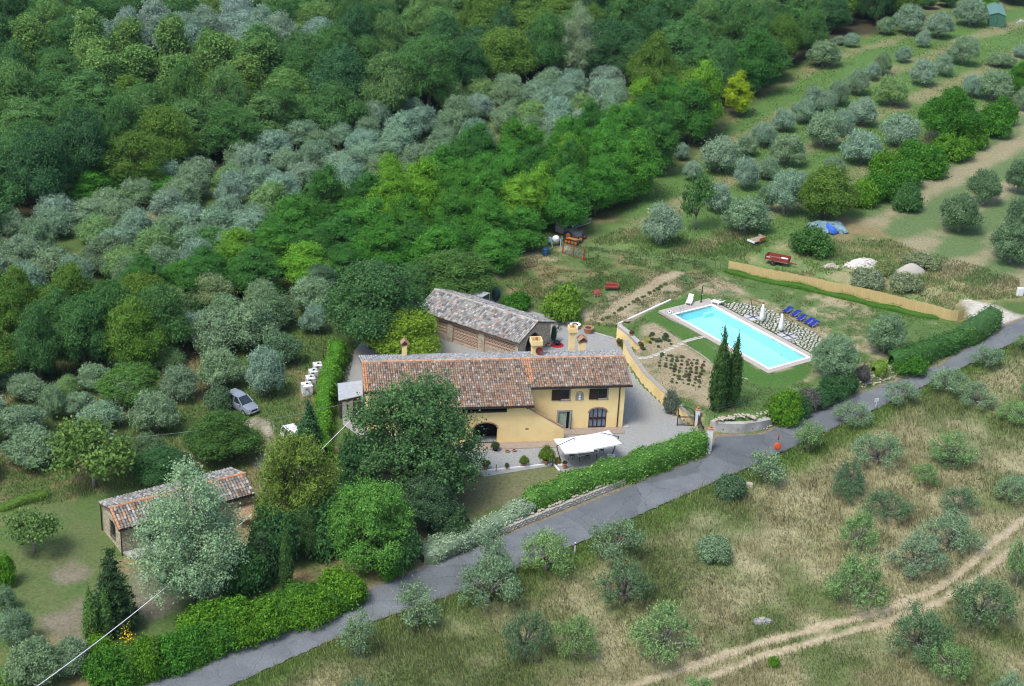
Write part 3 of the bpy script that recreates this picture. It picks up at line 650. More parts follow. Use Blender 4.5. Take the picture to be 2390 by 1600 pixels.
    for i in range(2):                                     # white poplar: loose silvery sprays
        r = random.Random(300 + i); lb = ring_lobes(r, 7, 2.6, 3.4, .8, 1.3) + ring_lobes(r, 6, 2.4, 5.6, .8, 1.3) + ring_lobes(r, 5, 1.7, 7.8, .6, 1.1) + [(0, -.2, 4.6, 1.7, 1.7, 1.5), (.2, 0, 6.6, 1.6, 1.6, 1.4), (-.6, .2, 9.6, .75, .75, 1.0), (.9, -.2, 9.2, .7, .7, .9)] + ring_lobes(r, 4, 1.6, 1.9, .3, 1.1)
        reg('whitepoplar', crown('white_poplar_crown', lb, 1900, 15, .135, .48, M_OLIVE, 120 + i, flat=.9, up=.5, core=.3, aspect=.7, zmin=-.8, shell=(.55, 1.18)), limbs('white_poplar_trunk', [([(0, 0, -.3), (0, .1, 4), (.1, 0, 9)], .24, .06)] + limbs_to(lb, r, .2, 1.6)[1:], M_BARKG), 7.6, 10.6)
    for i in range(3):                                     # columnar cypress
        r = random.Random(320 + i); lb = [(r.uniform(-.1, .1), r.uniform(-.1, .1), .7 + .8 * j, *([1.02 * (math.sin(PI * min(1, (j + 2.2) / 9.0 if j < 3 else .58 + (j - 3) * .05))) ** .8 * (1 if j < 6 else max(.2, 1 - (j - 6) * .15))] * 2), .85) for j in range(12)]
        reg('cypress', crown('cypress_crown', lb, 620, 9, .26, .26, M_LEAF, 130 + i, flat=1.6, up=.1, core=.82, aspect=.42, mode='up', zmin=-1, shell=(.86, 1.12), jit=.5), limbs('cypress_trunk', [([(0, 0, -.3), (0, 0, 3)], .16, .12)], M_BARK), 2.15, 10.2)
    for i in range(2):                                     # conifer with tiered boughs
        r = random.Random(340 + i); lb = []
        for j in range(9):
            R = 2.2 * (1 - j / 9.6); m = max(3, 7 - j // 2)
            for q in range(m):
                a = 2 * PI * q / m + j * .7 + r.uniform(-.2, .2); lb.append((R * .62 * math.cos(a), R * .62 * math.sin(a), .7 + j * .95 + r.uniform(-.15, .15), R * .5 + .12, R * .5 + .12, .42))
        reg('conifer', crown('conifer_crown', lb, 900, 9, .30, .40, M_LEAF, 140 + i, flat=.5, up=.5, core=.6, aspect=.32, zmin=-.6, shell=(.8, 1.25)), limbs('conifer_trunk', [([(0, 0, -.3), (0, 0, 8.6)], .2, .03)], M_BARK), 4.6, 9.4)
    for i in range(5):                                     # bush, dense down to the ground
        r = random.Random(360 + i); lb = ring_lobes(r, 6, .85, .75, .25, .75, (1.25, .8))
        reg('bush', crown('bush_crown', lb, 450, 11, .17, .30, M_LEAF, 150 + i, flat=.8, up=.5, core=.7, aspect=.55, zmin=-.5, shell=(.78, 1.15)), limbs('bush_stem', limbs_to(lb, r, .06, .2), M_BARK), 3.3, 2.1)
    for i in range(3):                                     # light fruit tree
        r = random.Random(380 + i); lb = ring_lobes(r, 6, 1.5, 2.3, .6, .95) + [(0, 0, 3.4, .95, .95, .8)]
        reg('fruit', crown('fruit_tree_crown', lb, 230, 12, .26, .55, M_LEAF, 160 + i, flat=.7, up=.6, core=.3, aspect=.55, zmin=-.8, shell=(.5, 1.15)), limbs('fruit_tree_trunk', limbs_to(lb, r, .15, 1.0, .2), M_BARKG), 5.0, 4.3)
build_species()
OLIVE_C = (.17, .27, .14); OLIVE_B = (.20, .31, .20); OLIVE_G = (.165, .285, .095); OLIVE_D = (.105, .185, .085)
OAK_C = (.072, .178, .048); OAK_D = (.050, .132, .045); ACA_C = (.062, .205, .026); ACA_L = (.125, .29, .025); ACA_D = (.048, .155, .028)
YEL_C = (.27, .40, .02); GOLD_C = (.10, .195, .032); POP_C = (.125, .24, .06); SILV_C = (.22, .33, .24); BUSH_C = (.055, .18, .02); LIME_C = (.095, .235, .02)
_trees_r = random.Random(77)
PLACED = []
def jitter_col(c, a=.12, r=_trees_r):
    k = 1 + r.uniform(-a, a); return (c[0] * k * (1 + r.uniform(-a, a) * .6), c[1] * k, c[2] * k * (1 + r.uniform(-a, a)), 1)
def plant(kind, base, w, h, col, label, group=None, name='tree', cat='tree', var=None, r=_trees_r, jc=.1):
    sp = SPEC[kind]; i = r.randrange(len(sp)) if var is None else var; cm, tm, w0, h0 = sp[i]
    o = empty(name, tuple(base), r.uniform(0, 2 * PI), label, cat, group); s = w / w0; o.scale = (s, s, h / h0)
    t = link('trunk', tm, None, o); c = link('crown', cm, None, o); c.color = jitter_col(col, jc)
    PLACED.append((base[0], base[1], w)); return o
def tree_px(kind, fr, cx, yt, yb, w, col, label, group=None, name='tree', cat='tree', hs=1.0, var=None, lift=.12, jc=.08):
    """tree whose crown spans yt..yb (its foot a little above yb because the crown overhangs it) and is w wide in the measuring window"""
    X, Y0 = fx(fr, cx, yt); _, Y1 = fx(fr, cx, yb); W = w * frame(fr)[2]
    b = at(X, Y1 - lift * (Y1 - Y0)); d = np.linalg.norm(b - _C); lo, hi = .3, 30
    for _ in range(30):
        m = (lo + hi) / 2
        if proj(b + np.array([0, 0, m]))[1] > Y0: lo = m
        else: hi = m
    return plant(kind, b, W * d / FPX, m * hs, col, label, group, name, cat, var, jc=jc)

# ------------------------------------------------------------------ hedges (leaf surface around a solid inner mass)
def hedge(name, P, w, h, col, label, mat, leaf=.2, dens=60, seed=1, group=None, wob=.25, aspect=.5, cat='hedge', tint2=None):
    """P: centre line points on the ground"""
    r = np.random.RandomState(seed); n = max(6, int(sum(np.linalg.norm(np.array(P[i + 1]) - np.array(P[i])) for i in range(len(P) - 1)) / .7))
    xy = resample(P, n); o0 = np.array([xy[0][0], xy[0][1]]); zs = TL(xy[:, 0], xy[:, 1])
    m = 9; V = []; Fq = []; prof = [(-.5, 0), (-.52, .35), (-.5, .7), (-.36, .95), (0, 1.0), (.36, .95), (.5, .7), (.52, .35), (.5, 0)]
    cs = []
    for i in range(n):
        t = unit(xy[min(i + 1, n - 1)] - xy[max(i - 1, 0)]); nn = np.array([-t[1], t[0]])
        for j, (a, b) in enumerate(prof):
            q = 1 + (fbm(np.array([i * .7 + seed * 9.1]), np.array([j * .5]), 2.2, seed, 3)[0] - .45) * 2.6 * wob
            e = .35 if i in (0, n - 1) else 1
            cs.append((*(xy[i] + nn * a * w * q * e), zs[i] - .1 + b * h * (1 + (q - 1) * .8) * (1 if e == 1 else .8)))
    cs = np.array(cs).reshape(n, m, 3)
    V = (cs - np.r_[o0, 0]).reshape(-1, 3); core = V.copy()
    cen = cs.mean(1, keepdims=True); core = ((cs - cen) * .9 + cen - np.r_[o0, 0]).reshape(-1, 3)
    for i in range(n - 1):
        for j in range(m - 1): Fq.append((i * m + j, (i + 1) * m + j, (i + 1) * m + j + 1, i * m + j + 1))
    Fq = np.array(Fq); A = V[Fq]; area = np.linalg.norm(np.cross(A[:, 2] - A[:, 0], A[:, 3] - A[:, 1]), axis=1) / 2
    N = int(area.sum() * dens); k = r.choice(len(Fq), N, p=area / area.sum()); u, v = r.rand(N, 1), r.rand(N, 1)
    p = (A[k, 0] * (1 - u) + A[k, 1] * u) * (1 - v) + (A[k, 3] * (1 - u) + A[k, 2] * u) * v
    fn = unit(np.cross(A[k, 2] - A[k, 0], A[k, 3] - A[k, 1])); cc = (cen.reshape(-1, 3) - np.r_[o0, 0])[k // (m - 1)]
    fn *= np.sign(np.sum(fn * (p - cc), -1, keepdims=True)); lump = fbm(p[:, 0] * 1.0 + 31, p[:, 1] + 1.3 * p[:, 2] + 17, .75, seed + 9, 3) - .5; p = p + fn * (r.uniform(-.16, .14, (N, 1)) + lump[:, None] * (.35 + wob)) + r.randn(N, 3) * .05
    LV, LF = leaf_quads(p, unit(fn + .65 * r.randn(N, 3) + np.array([0, 0, .3])), leaf, r, aspect)
    tn = np.clip(fbm(p[:, 0] + 50, p[:, 1] + p[:, 2] + 50, .9, seed + 3) * .9 - .25 + r.rand(N) * .6, 0, 1)
    Vall = np.r_[LV, core]; Fall = np.r_[LF, Fq + len(LV)]
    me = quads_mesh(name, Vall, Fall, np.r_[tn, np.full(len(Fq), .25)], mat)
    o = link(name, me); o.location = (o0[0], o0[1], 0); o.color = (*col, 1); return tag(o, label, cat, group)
# ------------------------------------------------------------------ planted trees, zone by zone
LR = random.Random(3)
def poisson(Pw, dmin, n, seed, keep=None, extra=()):
    r = random.Random(seed); P = np.array([p[:2] for p in Pw]); lo, hi = P.min(0), P.max(0); out = list(extra); res = []
    cell = {}
    def key(x, y): return (int(x // dmin), int(y // dmin))
    for q in out: cell.setdefault(key(q[0], q[1]), []).append(q)
    for _ in range(n * 40):
        x, y = r.uniform(lo[0], hi[0]), r.uniform(lo[1], hi[1])
        if not inpoly(np.array([x]), np.array([y]), Pw)[0]: continue
        px, py = proj((x, y, TL(x, y)))
        if px < -110 or px > 2500 or py > 1720 or py < -190: continue
        kx, ky = key(x, y); ok = True
        for a in (-1, 0, 1):
            for b in (-1, 0, 1):
                for q in cell.get((kx + a, ky + b), ()):
                    if (q[0] - x) ** 2 + (q[1] - y) ** 2 < dmin * dmin: ok = False
        if not ok: continue
        cell.setdefault((kx, ky), []).append((x, y)); res.append((x, y, float(TL(x, y))))
        if len(res) >= n: break
    return res
# individually placed trees on the upper right slope  (window C: centre x, top, bottom, width)
G_UP = 'olive trees in rows on the upper right slope'
L_UP = 'silvery olive tree in the rows on the upper right grass slope'
for a in [(955, 270, 475, 230), (1150, 215, 330, 110), (1060, 240, 310, 90), (1380, 110, 250, 130), (1540, 30, 250, 220), (1735, 80, 280, 200), (1630, 200, 335, 110), (1950, -20, 195, 230),
          (1495, 310, 435, 110), (1900, 250, 460, 200), (1960, 240, 380, 110), (1360, 345, 530, 120), (1290, 420, 560, 110), (1620, 390, 600, 180), (1770, 365, 530, 130), (1180, 460, 660, 180), (1060, 540, 740, 150),
          (890, 580, 760, 140), (980, 600, 775, 150), (830, 670, 850, 190), (1220, 660, 870, 220), (690, 740, 910, 160), (560, 830, 1010, 190), (1090, 740, 920, 170), (960, 750, 1030, 280), (2100, 465, 700, 240),
          (1970, 500, 680, 150), (2165, 350, 460, 200), (2300, 300, 400, 110), (1470, 760, 1010, 270), (1220, 890, 1140, 280), (710, 900, 1150, 250), (250, 930, 1200, 290), (440, 910, 1070, 160), (580, 1060, 1230, 180),
          (430, 1060, 1310, 180), (1030, 1060, 1180, 150), (690, 1150, 1490, 260), (560, 1240, 1450, 120), (810, 1160, 1260, 110), (240, 1240, 1460, 190), (70, 1090, 1240, 140), (0, 970, 1100, 110), (130, 1220, 1400, 130)]:
    tree_px('olive', 'C', *a, LR.choice([OLIVE_C, OLIVE_B, OLIVE_B]), L_UP, G_UP, 'olive_tree')
tree_px('olive', 'C', 1420, 520, 740, 230, OLIVE_G, 'greener loose-crowned olive tree in the middle of the upper right slope', None, 'olive_tree')
tree_px('olive', 'C', 2310, 590, 770, 130, OLIVE_C, 'olive tree cut by the right edge above the mown field', None, 'olive_tree')
tree_px('olive', 'C', 430, 1340, 1600, 330, OLIVE_C, 'pale round olive tree behind the small orange cart', None, 'olive_tree')
tree_px('olive', 'V', 1410, -40, 450, 450, OLIVE_B, 'large round silvery olive tree standing alone above the wire fence', None, 'olive_tree', lift=.06)
for a, l in [((2040, 1150, 1410, 240), 'olive tree in the mown field, the middle one of three at the right'), ((1880, 1320, 1600, 300), 'round dark olive tree in the mown field nearest the rubble heaps'),
             ((2280, 1080, 1340, 190), 'dark olive tree at the right edge high in the mown field'), ((2285, 1340, 1590, 210), 'olive tree at the right edge just above the lowest one in the mown field')]:
    tree_px('olive', 'C', *a, OLIVE_D, l, None, 'olive_tree')
tree_px('olive', 'U', 2240, 130, 460, 350, OLIVE_D, 'lowest round olive tree at the right edge of the mown field', None, 'olive_tree')
tree_px('fruit', 'C', 90, 1170, 1560, 230, OAK_C, 'dark green broadleaf tree with bare trunk between two olives', None, 'broadleaf_tree', lift=.02, hs=1)
tree_px('oak', 'C', 970, 1130, 1530, 450, GOLD_C, 'wide yellow-green tree shading the blue tarpaulin heap', None, 'broadleaf_tree')
tree_px('oak', 'C', 1800, 600, 1010, 430, BUSH_C, 'big dark green round tree in the hedgerow above the mown field', None, 'broadleaf_tree')
tree_px('oak', 'C', 2285, 420, 690, 200, BUSH_C, 'green tree at the right edge at the upper end of the hedgerow', None, 'broadleaf_tree')
for a in [(2080, 700, 920, 260), (1950, 820, 1000, 230), (1820, 900, 1080, 260), (1650, 980, 1190, 280), (1500, 1080, 1280, 250), (1380, 1010, 1250, 230), (1330, 1160, 1360, 240), (1230, 1210, 1400, 200), (1580, 950, 1110, 230), (2160, 650, 850, 180)]:
    tree_px('bush', 'C', *a, LR.choice([BUSH_C, LIME_C, BUSH_C]), 'leafy green shrub in the hedgerow between slope and mown field', 'hedgerow shrubs above the mown field', 'shrub', 'shrub', lift=.04)
tree_px('bush', 'C', 1520, 1230, 1430, 190, OAK_C, 'single dark green bush standing at the edge of the mown field', None, 'shrub', 'shrub', lift=.04)
# acacias and their neighbours, individually visible ones
tree_px('acacia', 'C', 120, 390, 990, 330, ACA_L, 'tall bright yellow-green acacia at the end of the acacia belt', None, 'acacia_tree')
tree_px('acacia', 'C', 375, 480, 830, 210, YEL_C, 'small tree with vivid yellow leaves beside the bright acacia', None, 'yellow_tree')
tree_px('acacia', 'C', 490, 190, 700, 340, ACA_D, 'large dark green tree right of the yellow tree', None, 'broadleaf_tree')
tree_px('oak', 'C', 660, 100, 490, 270, GOLD_C, 'brownish green tree behind the yellow tree at the slope edge', None, 'broadleaf_tree')
tree_px('oak', 'C', 850, 50, 440, 240, OAK_C, 'dark oak at the corner of the wood and the slope', None, 'oak_tree')
tree_px('oak', 'C', 1010, -40, 250, 270, OAK_D, 'dark oak at the top of the wood beside the slope', None, 'oak_tree')
tree_px('oak', 'C', 2060, -60, 120, 150, LIME_C, 'yellow-green bushy tree left of the green metal hut', None, 'broadleaf_tree')
for a in [(1230, -80, 150, 200), (1800, -80, 60, 160), (1640, -60, 70, 160), (2250, -120, 30, 260), (1420, -100, 110, 200)]:
    tree_px('oak', 'C', *a, OAK_D, 'dark tree on the skyline edge of the wood above the upper right slope', 'dark trees above the upper right slope', 'broadleaf_tree')
placed0 = list(PLACED)
# belt of acacias
ba = poisson(Z_ACACIA, 4.3, 95, 31, extra=[(p[0], p[1]) for p in placed0])
for x, y, z in ba:
    px, py = proj((x, y, z)); q = LR.random(); h = LR.uniform(7, 11) * (1 if py < 560 else .85)
    if py > 600: h = LR.uniform(5.0, 7.0)
    c = ACA_L if q < .15 else (ACA_D if q < .45 else ACA_C)
    w_ = 'yellow-green' if c == ACA_L else ('dark green' if c == ACA_D else 'bright green'); sd_ = 'left of the barn' if px < 1000 else 'behind barn and meadow'
    plant('acacia', (x, y, z), LR.uniform(6, 8.5), h, c, w_ + ' acacia in the belt ' + sd_, w_ + ' acacias ' + sd_, 'acacia_tree')
# olive grove behind the belt
Z_GROVE = zone([(-100, 700), (-100, 540), (180, 512), (480, 412), (850, 305), (1200, 218), (1440, 205), (1480, 270), (1380, 340), (1290, 400), (1100, 455), (900, 490), (700, 550), (560, 610), (330, 690)])
for x, y, z in poisson(Z_GROVE, 4.4, 210, 32):
    c = LR.choice([OLIVE_B, OLIVE_C, OLIVE_G, OLIVE_B, OLIVE_C]); w_ = {OLIVE_B: 'silvery', OLIVE_C: 'grey-green', OLIVE_G: 'greenish'}[c]; px, py = proj((x, y, z)); sd_ = 'left part' if px < 620 else 'right part'
    plant('olive', (x, y, z), LR.uniform(4.8, 6.4), LR.uniform(3.9, 5.4), c, w_ + ' olive in the ' + sd_ + ' of the dense grove', w_ + ' olives in the ' + sd_ + ' of the grove', 'olive_tree')
# dark wood beyond
wood = poisson(Z_FOREST, 5.9, 420, 33, extra=[(p[0], p[1]) for p in placed0])
for x, y, z in wood:
    px, py = proj((x, y, z)); q = LR.random(); n = float(fbm(np.array([x]), np.array([y]), 22, 61)[0]); k, c, nm, lb, h, w = 'oak', OAK_C, 'oak_tree', 'dark green oak in the wood beyond the groves', LR.uniform(7.5, 13), LR.uniform(7, 12)
    if LR.random() < .45: k = LR.choice(['oak_loose', 'acacia'])
    if px < 780 and py < 300:
        if n > .56: k, c, nm, lb, h, w = 'poplar', POP_C, 'poplar_tree', 'pale green upright poplar in the upper left wood', LR.uniform(10, 15), LR.uniform(5, 7)
        elif n < .40: k, c, nm, lb, h, w = 'oak', SILV_C, 'white_poplar_tree', 'silvery grey tree in the upper left wood', LR.uniform(9, 12), LR.uniform(8, 11)
        elif q < .3: c = POP_C; lb = 'mid green broadleaf tree in the upper left wood'; nm = 'broadleaf_tree'
        g_ = 'trees in the upper left of the wood'
        if lb.startswith('dark'): lb = 'dark green oak in the upper left wood'
    else:
        g_ = 'trees of the dark wood'
        if n > .58: c = GOLD_C; lb = 'brownish olive-green tree in the wood beyond the groves'; nm = 'broadleaf_tree'
        elif q < .3: c = OAK_D
        elif q < .55: c = (0.115, 0.230, 0.068); lb = 'mid green broadleaf tree in the wood beyond the groves'; nm = 'broadleaf_tree'
    if lb.endswith('beyond the groves'): lb = lb.replace('in the wood beyond the groves', 'in the ' + ('left' if px < 560 else ('mid-left' if px < 900 else ('middle' if px < 1250 else ('mid-right' if px < 1550 else 'right')))) + ' of the dark wood')
    plant(k, (x, y, z), w, h, c, lb, lb.split(' in ')[0] + 's in ' + lb.split(' in ', 1)[1] if ' in ' in lb else g_, nm)
tree_px('whitepoplar', 'B', 1570, 10, 560, 330, (0.203, 0.297, 0.162), 'tall pale poplar with visible branches standing out of the dark wood', None, 'poplar_tree', lift=.02)
tree_px('acacia', 'A', 880, 1030, 1330, 760, ACA_C, 'broad bright green acacia clump at the upper left corner of the olive grove', None, 'acacia_tree', hs=.95)
tree_px('acacia', 'A', 620, 1160, 1420, 420, ACA_C, 'bright green acacia left of the broad acacia clump by the grove', None, 'acacia_tree')
# left wood and grove by the cottage
for i, (x, y, z) in enumerate(poisson(Z_WOODL, 4.6, 34, 34)):
    q = LR.random(); plant('oak', (x, y, z), LR.uniform(5.5, 8), LR.uniform(7, 10.5), GOLD_C if q < .5 else OAK_C, 'olive-brown leafy tree in the clump at the left edge' if q < .5 else 'dark tree in the clump at the left edge', 'olive-brown trees at the left edge' if q < .5 else 'dark trees at the left edge', 'broadleaf_tree')
for x, y, z in poisson(zone([(-80, 775), (-80, 715), (150, 712), (330, 730), (460, 735), (400, 800), (120, 770)]), 3.2, 30, 38):
    plant('bush', (x, y, z), LR.uniform(3.5, 5), LR.uniform(3, 4.5), LR.choice([GOLD_C, OAK_C, GOLD_C]), 'bushy tree crowding the back of the left edge clump', 'bushy trees behind the left edge clump', 'broadleaf_tree')
for a, l in [((1440, 300, 600, 290), 'yellowish spiky-crowned tree above the left grove, right one of the pair'), ((1180, 410, 700, 300), 'yellowish spiky-crowned tree above the left grove, left one of the pair')]:
    tree_px('olive', 'D', *a, (.19, .28, .11), l, None, 'willow_tree')
Z_LGROVE = zone([(-80, 1160), (-80, 930), (180, 890), (300, 850), (480, 770), (640, 700), (760, 680), (740, 770), (690, 800), (640, 900), (560, 900), (520, 950), (420, 1000), (300, 1050), (150, 1120)])
fixed = []
for a, c in [((760, 580, 930, 340), OLIVE_G), ((1700, 500, 860, 400), OLIVE_C), ((1440, 560, 880, 380), OLIVE_C), ((1800, 820, 1180, 290), OLIVE_B), ((1500, 830, 1120, 330), OLIVE_C), ((1200, 930, 1200, 270), OLIVE_C), ((2120, 340, 610, 310), OLIVE_C),
             ((2130, 530, 740, 190), OLIVE_B), ((860, 770, 980, 260), OLIVE_C), ((1120, 800, 960, 290), OLIVE_G), ((640, 920, 1130, 250), OLIVE_C), ((360, 1060, 1330, 180), OLIVE_C), ((540, 1110, 1290, 230), OLIVE_C), ((280, 880, 1020, 220), OLIVE_D),
             ((80, 930, 1090, 240), OLIVE_C), ((180, 1000, 1180, 260), OLIVE_C), ((150, 1210, 1440, 330), OLIVE_C), ((690, 1190, 1380, 300), OLIVE_C), ((1060, 1120, 1420, 330), OLIVE_C), ((230, 1380, 1640, 400), OLIVE_C), ((1010, 1400, 1640, 260), OLIVE_D), ((450, 1010, 1170, 170), OLIVE_G), ((1340, 580, 800, 300), OLIVE_B)]:
    tree_px('olive', 'D', *a, c, 'grey-green olive tree in the crowded grove left of the parked car', 'olives in the crowded left grove', 'olive_tree')
for x, y, z in poisson(Z_LGROVE, 5.0, 40, 36, extra=[(p[0], p[1]) for p in PLACED[-23:]]):
    plant('olive', (x, y, z), LR.uniform(4.4, 6), LR.uniform(3.6, 4.8), LR.choice([OLIVE_C, OLIVE_B, OLIVE_D]), 'grey-green olive tree in the crowded grove left of the parked car', 'olives in the crowded left grove', 'olive_tree')
tree_px('bush', 'D', 1470, 1080, 1260, 190, OLIVE_D, 'dark rounded olive bush hiding the rear of the silver car', None, 'shrub', 'shrub', lift=.02)
tree_px('oak', 'D', 900, 940, 1220, 430, (0.081, 0.189, 0.041), 'bright green fig-like tree in the middle of the left grove', None, 'fig_tree')
tree_px('fruit', 'D', 640, 1340, 1800, 560, (0.115, 0.203, 0.047), 'wide walnut tree with bare grey twigs left of the cottage', None, 'walnut_tree', lift=.08)
tree_px('oak', 'D', 1490, 1255, 1600, 540, (0.061, 0.135, 0.030), 'dark glossy round tree below the silver car', None, 'broadleaf_tree', hs=.95)
tree_px('oak', 'E', 1100, -30, 220, 420, OAK_D, 'dark low tree behind the cottage roof', None, 'broadleaf_tree')
tree_px('acacia', 'D', 1240, 220, 500, 360, ACA_C, 'green acacia at the left tip of the acacia belt', None, 'acacia_tree')
tree_px('oak', 'D', 1430, 10, 260, 420, OAK_C, 'dark tree rising from the left part of the acacia belt', None, 'oak_tree')
tree_px('oak', 'D', 740, 60, 330, 420, (0.121, 0.189, 0.101), 'grey-green broad tree between grove and left wood', None, 'broadleaf_tree')
# around the house
tree_px('oak', 'N', 868, 612, 822, 235, (0.061, 0.149, 0.047), 'dark ivy-green tree behind the left end of the farmhouse', None, 'broadleaf_tree', lift=.05)
tree_px('oak', 'N', 935, 722, 838, 205, (0.176, 0.284, 0.027), 'yellow-green fig tree between farmhouse and barn', None, 'fig_tree', lift=.05)
tree_px('oak', 'N', 1060, 588, 712, 200, (0.081, 0.176, 0.041), 'round green tree behind the barn roof', None, 'broadleaf_tree', lift=.1)
tree_px('oak', 'N', 970, 615, 720, 120, OAK_C, 'dark green tree at the left end of the barn', None, 'broadleaf_tree')
tree_px('bush', 'N', 1313, 664, 746, 92, (0.135, 0.257, 0.027), 'round lime green shrub right of the barn', None, 'shrub', 'shrub', lift=.03)
tree_px('bush', 'N', 1205, 680, 722, 70, BUSH_C, 'dark green low bush behind the barn beside the metal canopy', None, 'shrub', 'shrub', lift=.03)
tree_px('oak_loose', 'N', 965, 880, 1245, 330, (.082, .18, .062), 'large dark oak standing in front of the farmhouse facade', None, 'oak_tree', lift=.2, var=1)
tree_px('oak_loose', 'N', 862, 1125, 1350, 210, (0.101, 0.257, 0.047), 'bright green round tree between the oak and the road', None, 'broadleaf_tree', lift=.12)
tree_px('oak', 'N', 1000, 1100, 1250, 150, (0.068, 0.135, 0.061), 'low dark tree under the right side of the big oak', None, 'broadleaf_tree', lift=.1)
tree_px('oak_loose', 'N', 690, 1010, 1320, 215, (0.149, 0.223, 0.041), 'olive-green evergreen oak right of the cottage', None, 'oak_tree', lift=.2)
tree_px('conifer', 'N', 815, 1055, 1180, 90, OAK_D, 'dark shadowy conifer between the two oaks', None, 'conifer_tree')
tree_px('cypress', 'N', 721, 925, 1085, 62, (0.047, 0.115, 0.041), 'dark cypress-like conifer left of the grey lean-to', None, 'conifer_tree', lift=.02)
tree_px('conifer', 'E', 1770, 510, 850, 240, (0.081, 0.149, 0.061), 'feathery young conifer right of the cottage terrace', None, 'conifer_tree', lift=.03)
tree_px('cypress', 'E', 1940, 365, 920, 90, (0.068, 0.149, 0.041), 'slim single cypress standing behind the roadside hedge', None, 'cypress_tree', lift=.02)
tree_px('oak', 'E', 2075, 330, 760, 240, (0.061, 0.135, 0.041), 'dark green tree right of the slim cypress', None, 'broadleaf_tree')
tree_px('whitepoplar', 'E', 1310, 50, 1060, 730, (0.230, 0.351, 0.182), 'large silvery white poplar hiding the middle of the cottage', None, 'white_poplar_tree', lift=.06, var=0)
tree_px('conifer', 'E', 775, 600, 1210, 310, (0.043, 0.095, 0.034), 'dark spruce below the cottage', None, 'spruce_tree', lift=.04)
tree_px('cypress', 'E', 628, 850, 1290, 112, (.10, .20, .045), 'left one of two narrow cypresses in front of the spruce', None, 'cypress_tree', lift=.02)
tree_px('cypress', 'E', 722, 865, 1262, 100, (.10, .20, .045), 'right one of two narrow cypresses in front of the spruce', None, 'cypress_tree', lift=.02)
tree_px('fruit', 'E', 235, 360, 670, 330, (0.115, 0.203, 0.054), 'small fruit tree on the lawn left of the cottage', None, 'fruit_tree', lift=.02)
tree_px('bush', 'E', 35, 670, 890, 150, LIME_C, 'bright green bush at the left edge of the cottage lawn', None, 'shrub', 'shrub', lift=.03)
tree_px('olive', 'E', 40, 890, 1080, 150, OLIVE_C, 'small olive tree at the left edge below the bright bush', None, 'olive_tree')
tree_px('olive', 'E', 110, 1040, 1320, 240, OLIVE_C, 'olive tree at the left edge below the cottage lawn', None, 'olive_tree')
tree_px('olive', 'E', 240, 1270, 1600, 370, OLIVE_C, 'big rounded olive tree in the bottom left corner', None, 'olive_tree')
tree_px('olive', 'E', 480, 1240, 1510, 270, OLIVE_C, 'olive tree left of the yellow-flowered bush', None, 'olive_tree')
tree_px('bush', 'E', 80, 1470, 1640, 200, LIME_C, 'yellow-green shrub cut by the bottom left corner', None, 'shrub', 'shrub')
tree_px('cypress', 'N', 1673, 748, 958, 44, (0.051, 0.115, 0.030), 'left one of two tall cypresses in front of the pool', None, 'cypress_tree', lift=.01, var=0)
tree_px('cypress', 'N', 1704, 760, 950, 38, (0.046, 0.105, 0.030), 'right one of two tall cypresses in front of the pool', None, 'cypress_tree', lift=.01, var=1)
# below the pool garden
tree_px('olive', 'R', 560, 255, 660, 420, OLIVE_C, 'round olive tree at the right corner of the swimming pool', None, 'olive_tree', lift=.08)
tree_px('olive', 'R', 1030, 50, 430, 370, OLIVE_C, 'round olive tree on the lawn right of the blue loungers', None, 'olive_tree', lift=.06)
for i, (a, c, l) in enumerate([((110, 740, 1040, 330), LIME_C, 'low yellow-green shrub on the bank by the concrete wall'), ((330, 720, 910, 220), (0.135, 0.142, 0.115), 'purplish grey shrub on the roadside bank, lower one'), ((560, 610, 820, 260), OAK_D, 'dark shrub on the roadside bank below the pool olive'),
                 ((830, 510, 670, 130), (0.121, 0.121, 0.108), 'purplish grey shrub on the bank beside the clipped hedge block'), ((700, 560, 750, 180), (0.054, 0.121, 0.041), 'dark green shrub under the pool olive tree')]):
    tree_px('bush', 'R', *a, c, l, None, 'shrub', 'shrub', lift=.05, jc=.02)
tree_px('bush', 'Q', 310, 230, 430, 190, (0.121, 0.155, 0.115), 'grey lavender bush on top of the yellow wall by the gate', None, 'shrub', 'shrub', lift=.03)
# olives along the road and in the field
G_ROAD = 'olive trees along the lower edge of the road'; L_ROAD = 'young open olive tree lining the lower edge of the road'
for a in [('R', 1960, 310, 570, 330), ('R', 1600, 490, 790, 400), ('R', 1170, 600, 900, 360), ('R', 740, 800, 1070, 400), ('R', 330, 980, 1340, 330), ('R', 2290, 210, 390, 170), ('G', 560, -60, 215, 330), ('F', 1840, 375, 740, 420), ('F', 1380, 470, 820, 420), ('F', 980, 620, 1050, 480), ('F', 500, 840, 1200, 340), ('F', 100, 980, 1400, 270)]:
    tree_px('olive_open' if a[4] > 350 else 'olive_thin', *a, OLIVE_G if LR.random() < .4 else OLIVE_C, L_ROAD, G_ROAD, 'olive_tree', lift=.1, hs=.85)
tree_px('olive_thin', 'F', 1010, 520, 900, 300, OLIVE_C, 'very thin olive tree with bare stems over the road edge', None, 'olive_tree')
tree_px('bush', 'G', 330, 130, 290, 210, OLIVE_D, 'low grey-green bush at the road edge below the gate', None, 'shrub', 'shrub', lift=.03)
G_FLD = 'olive trees scattered over the dry field'; L_FLD = 'grey-green olive tree scattered over the dry field below the road'
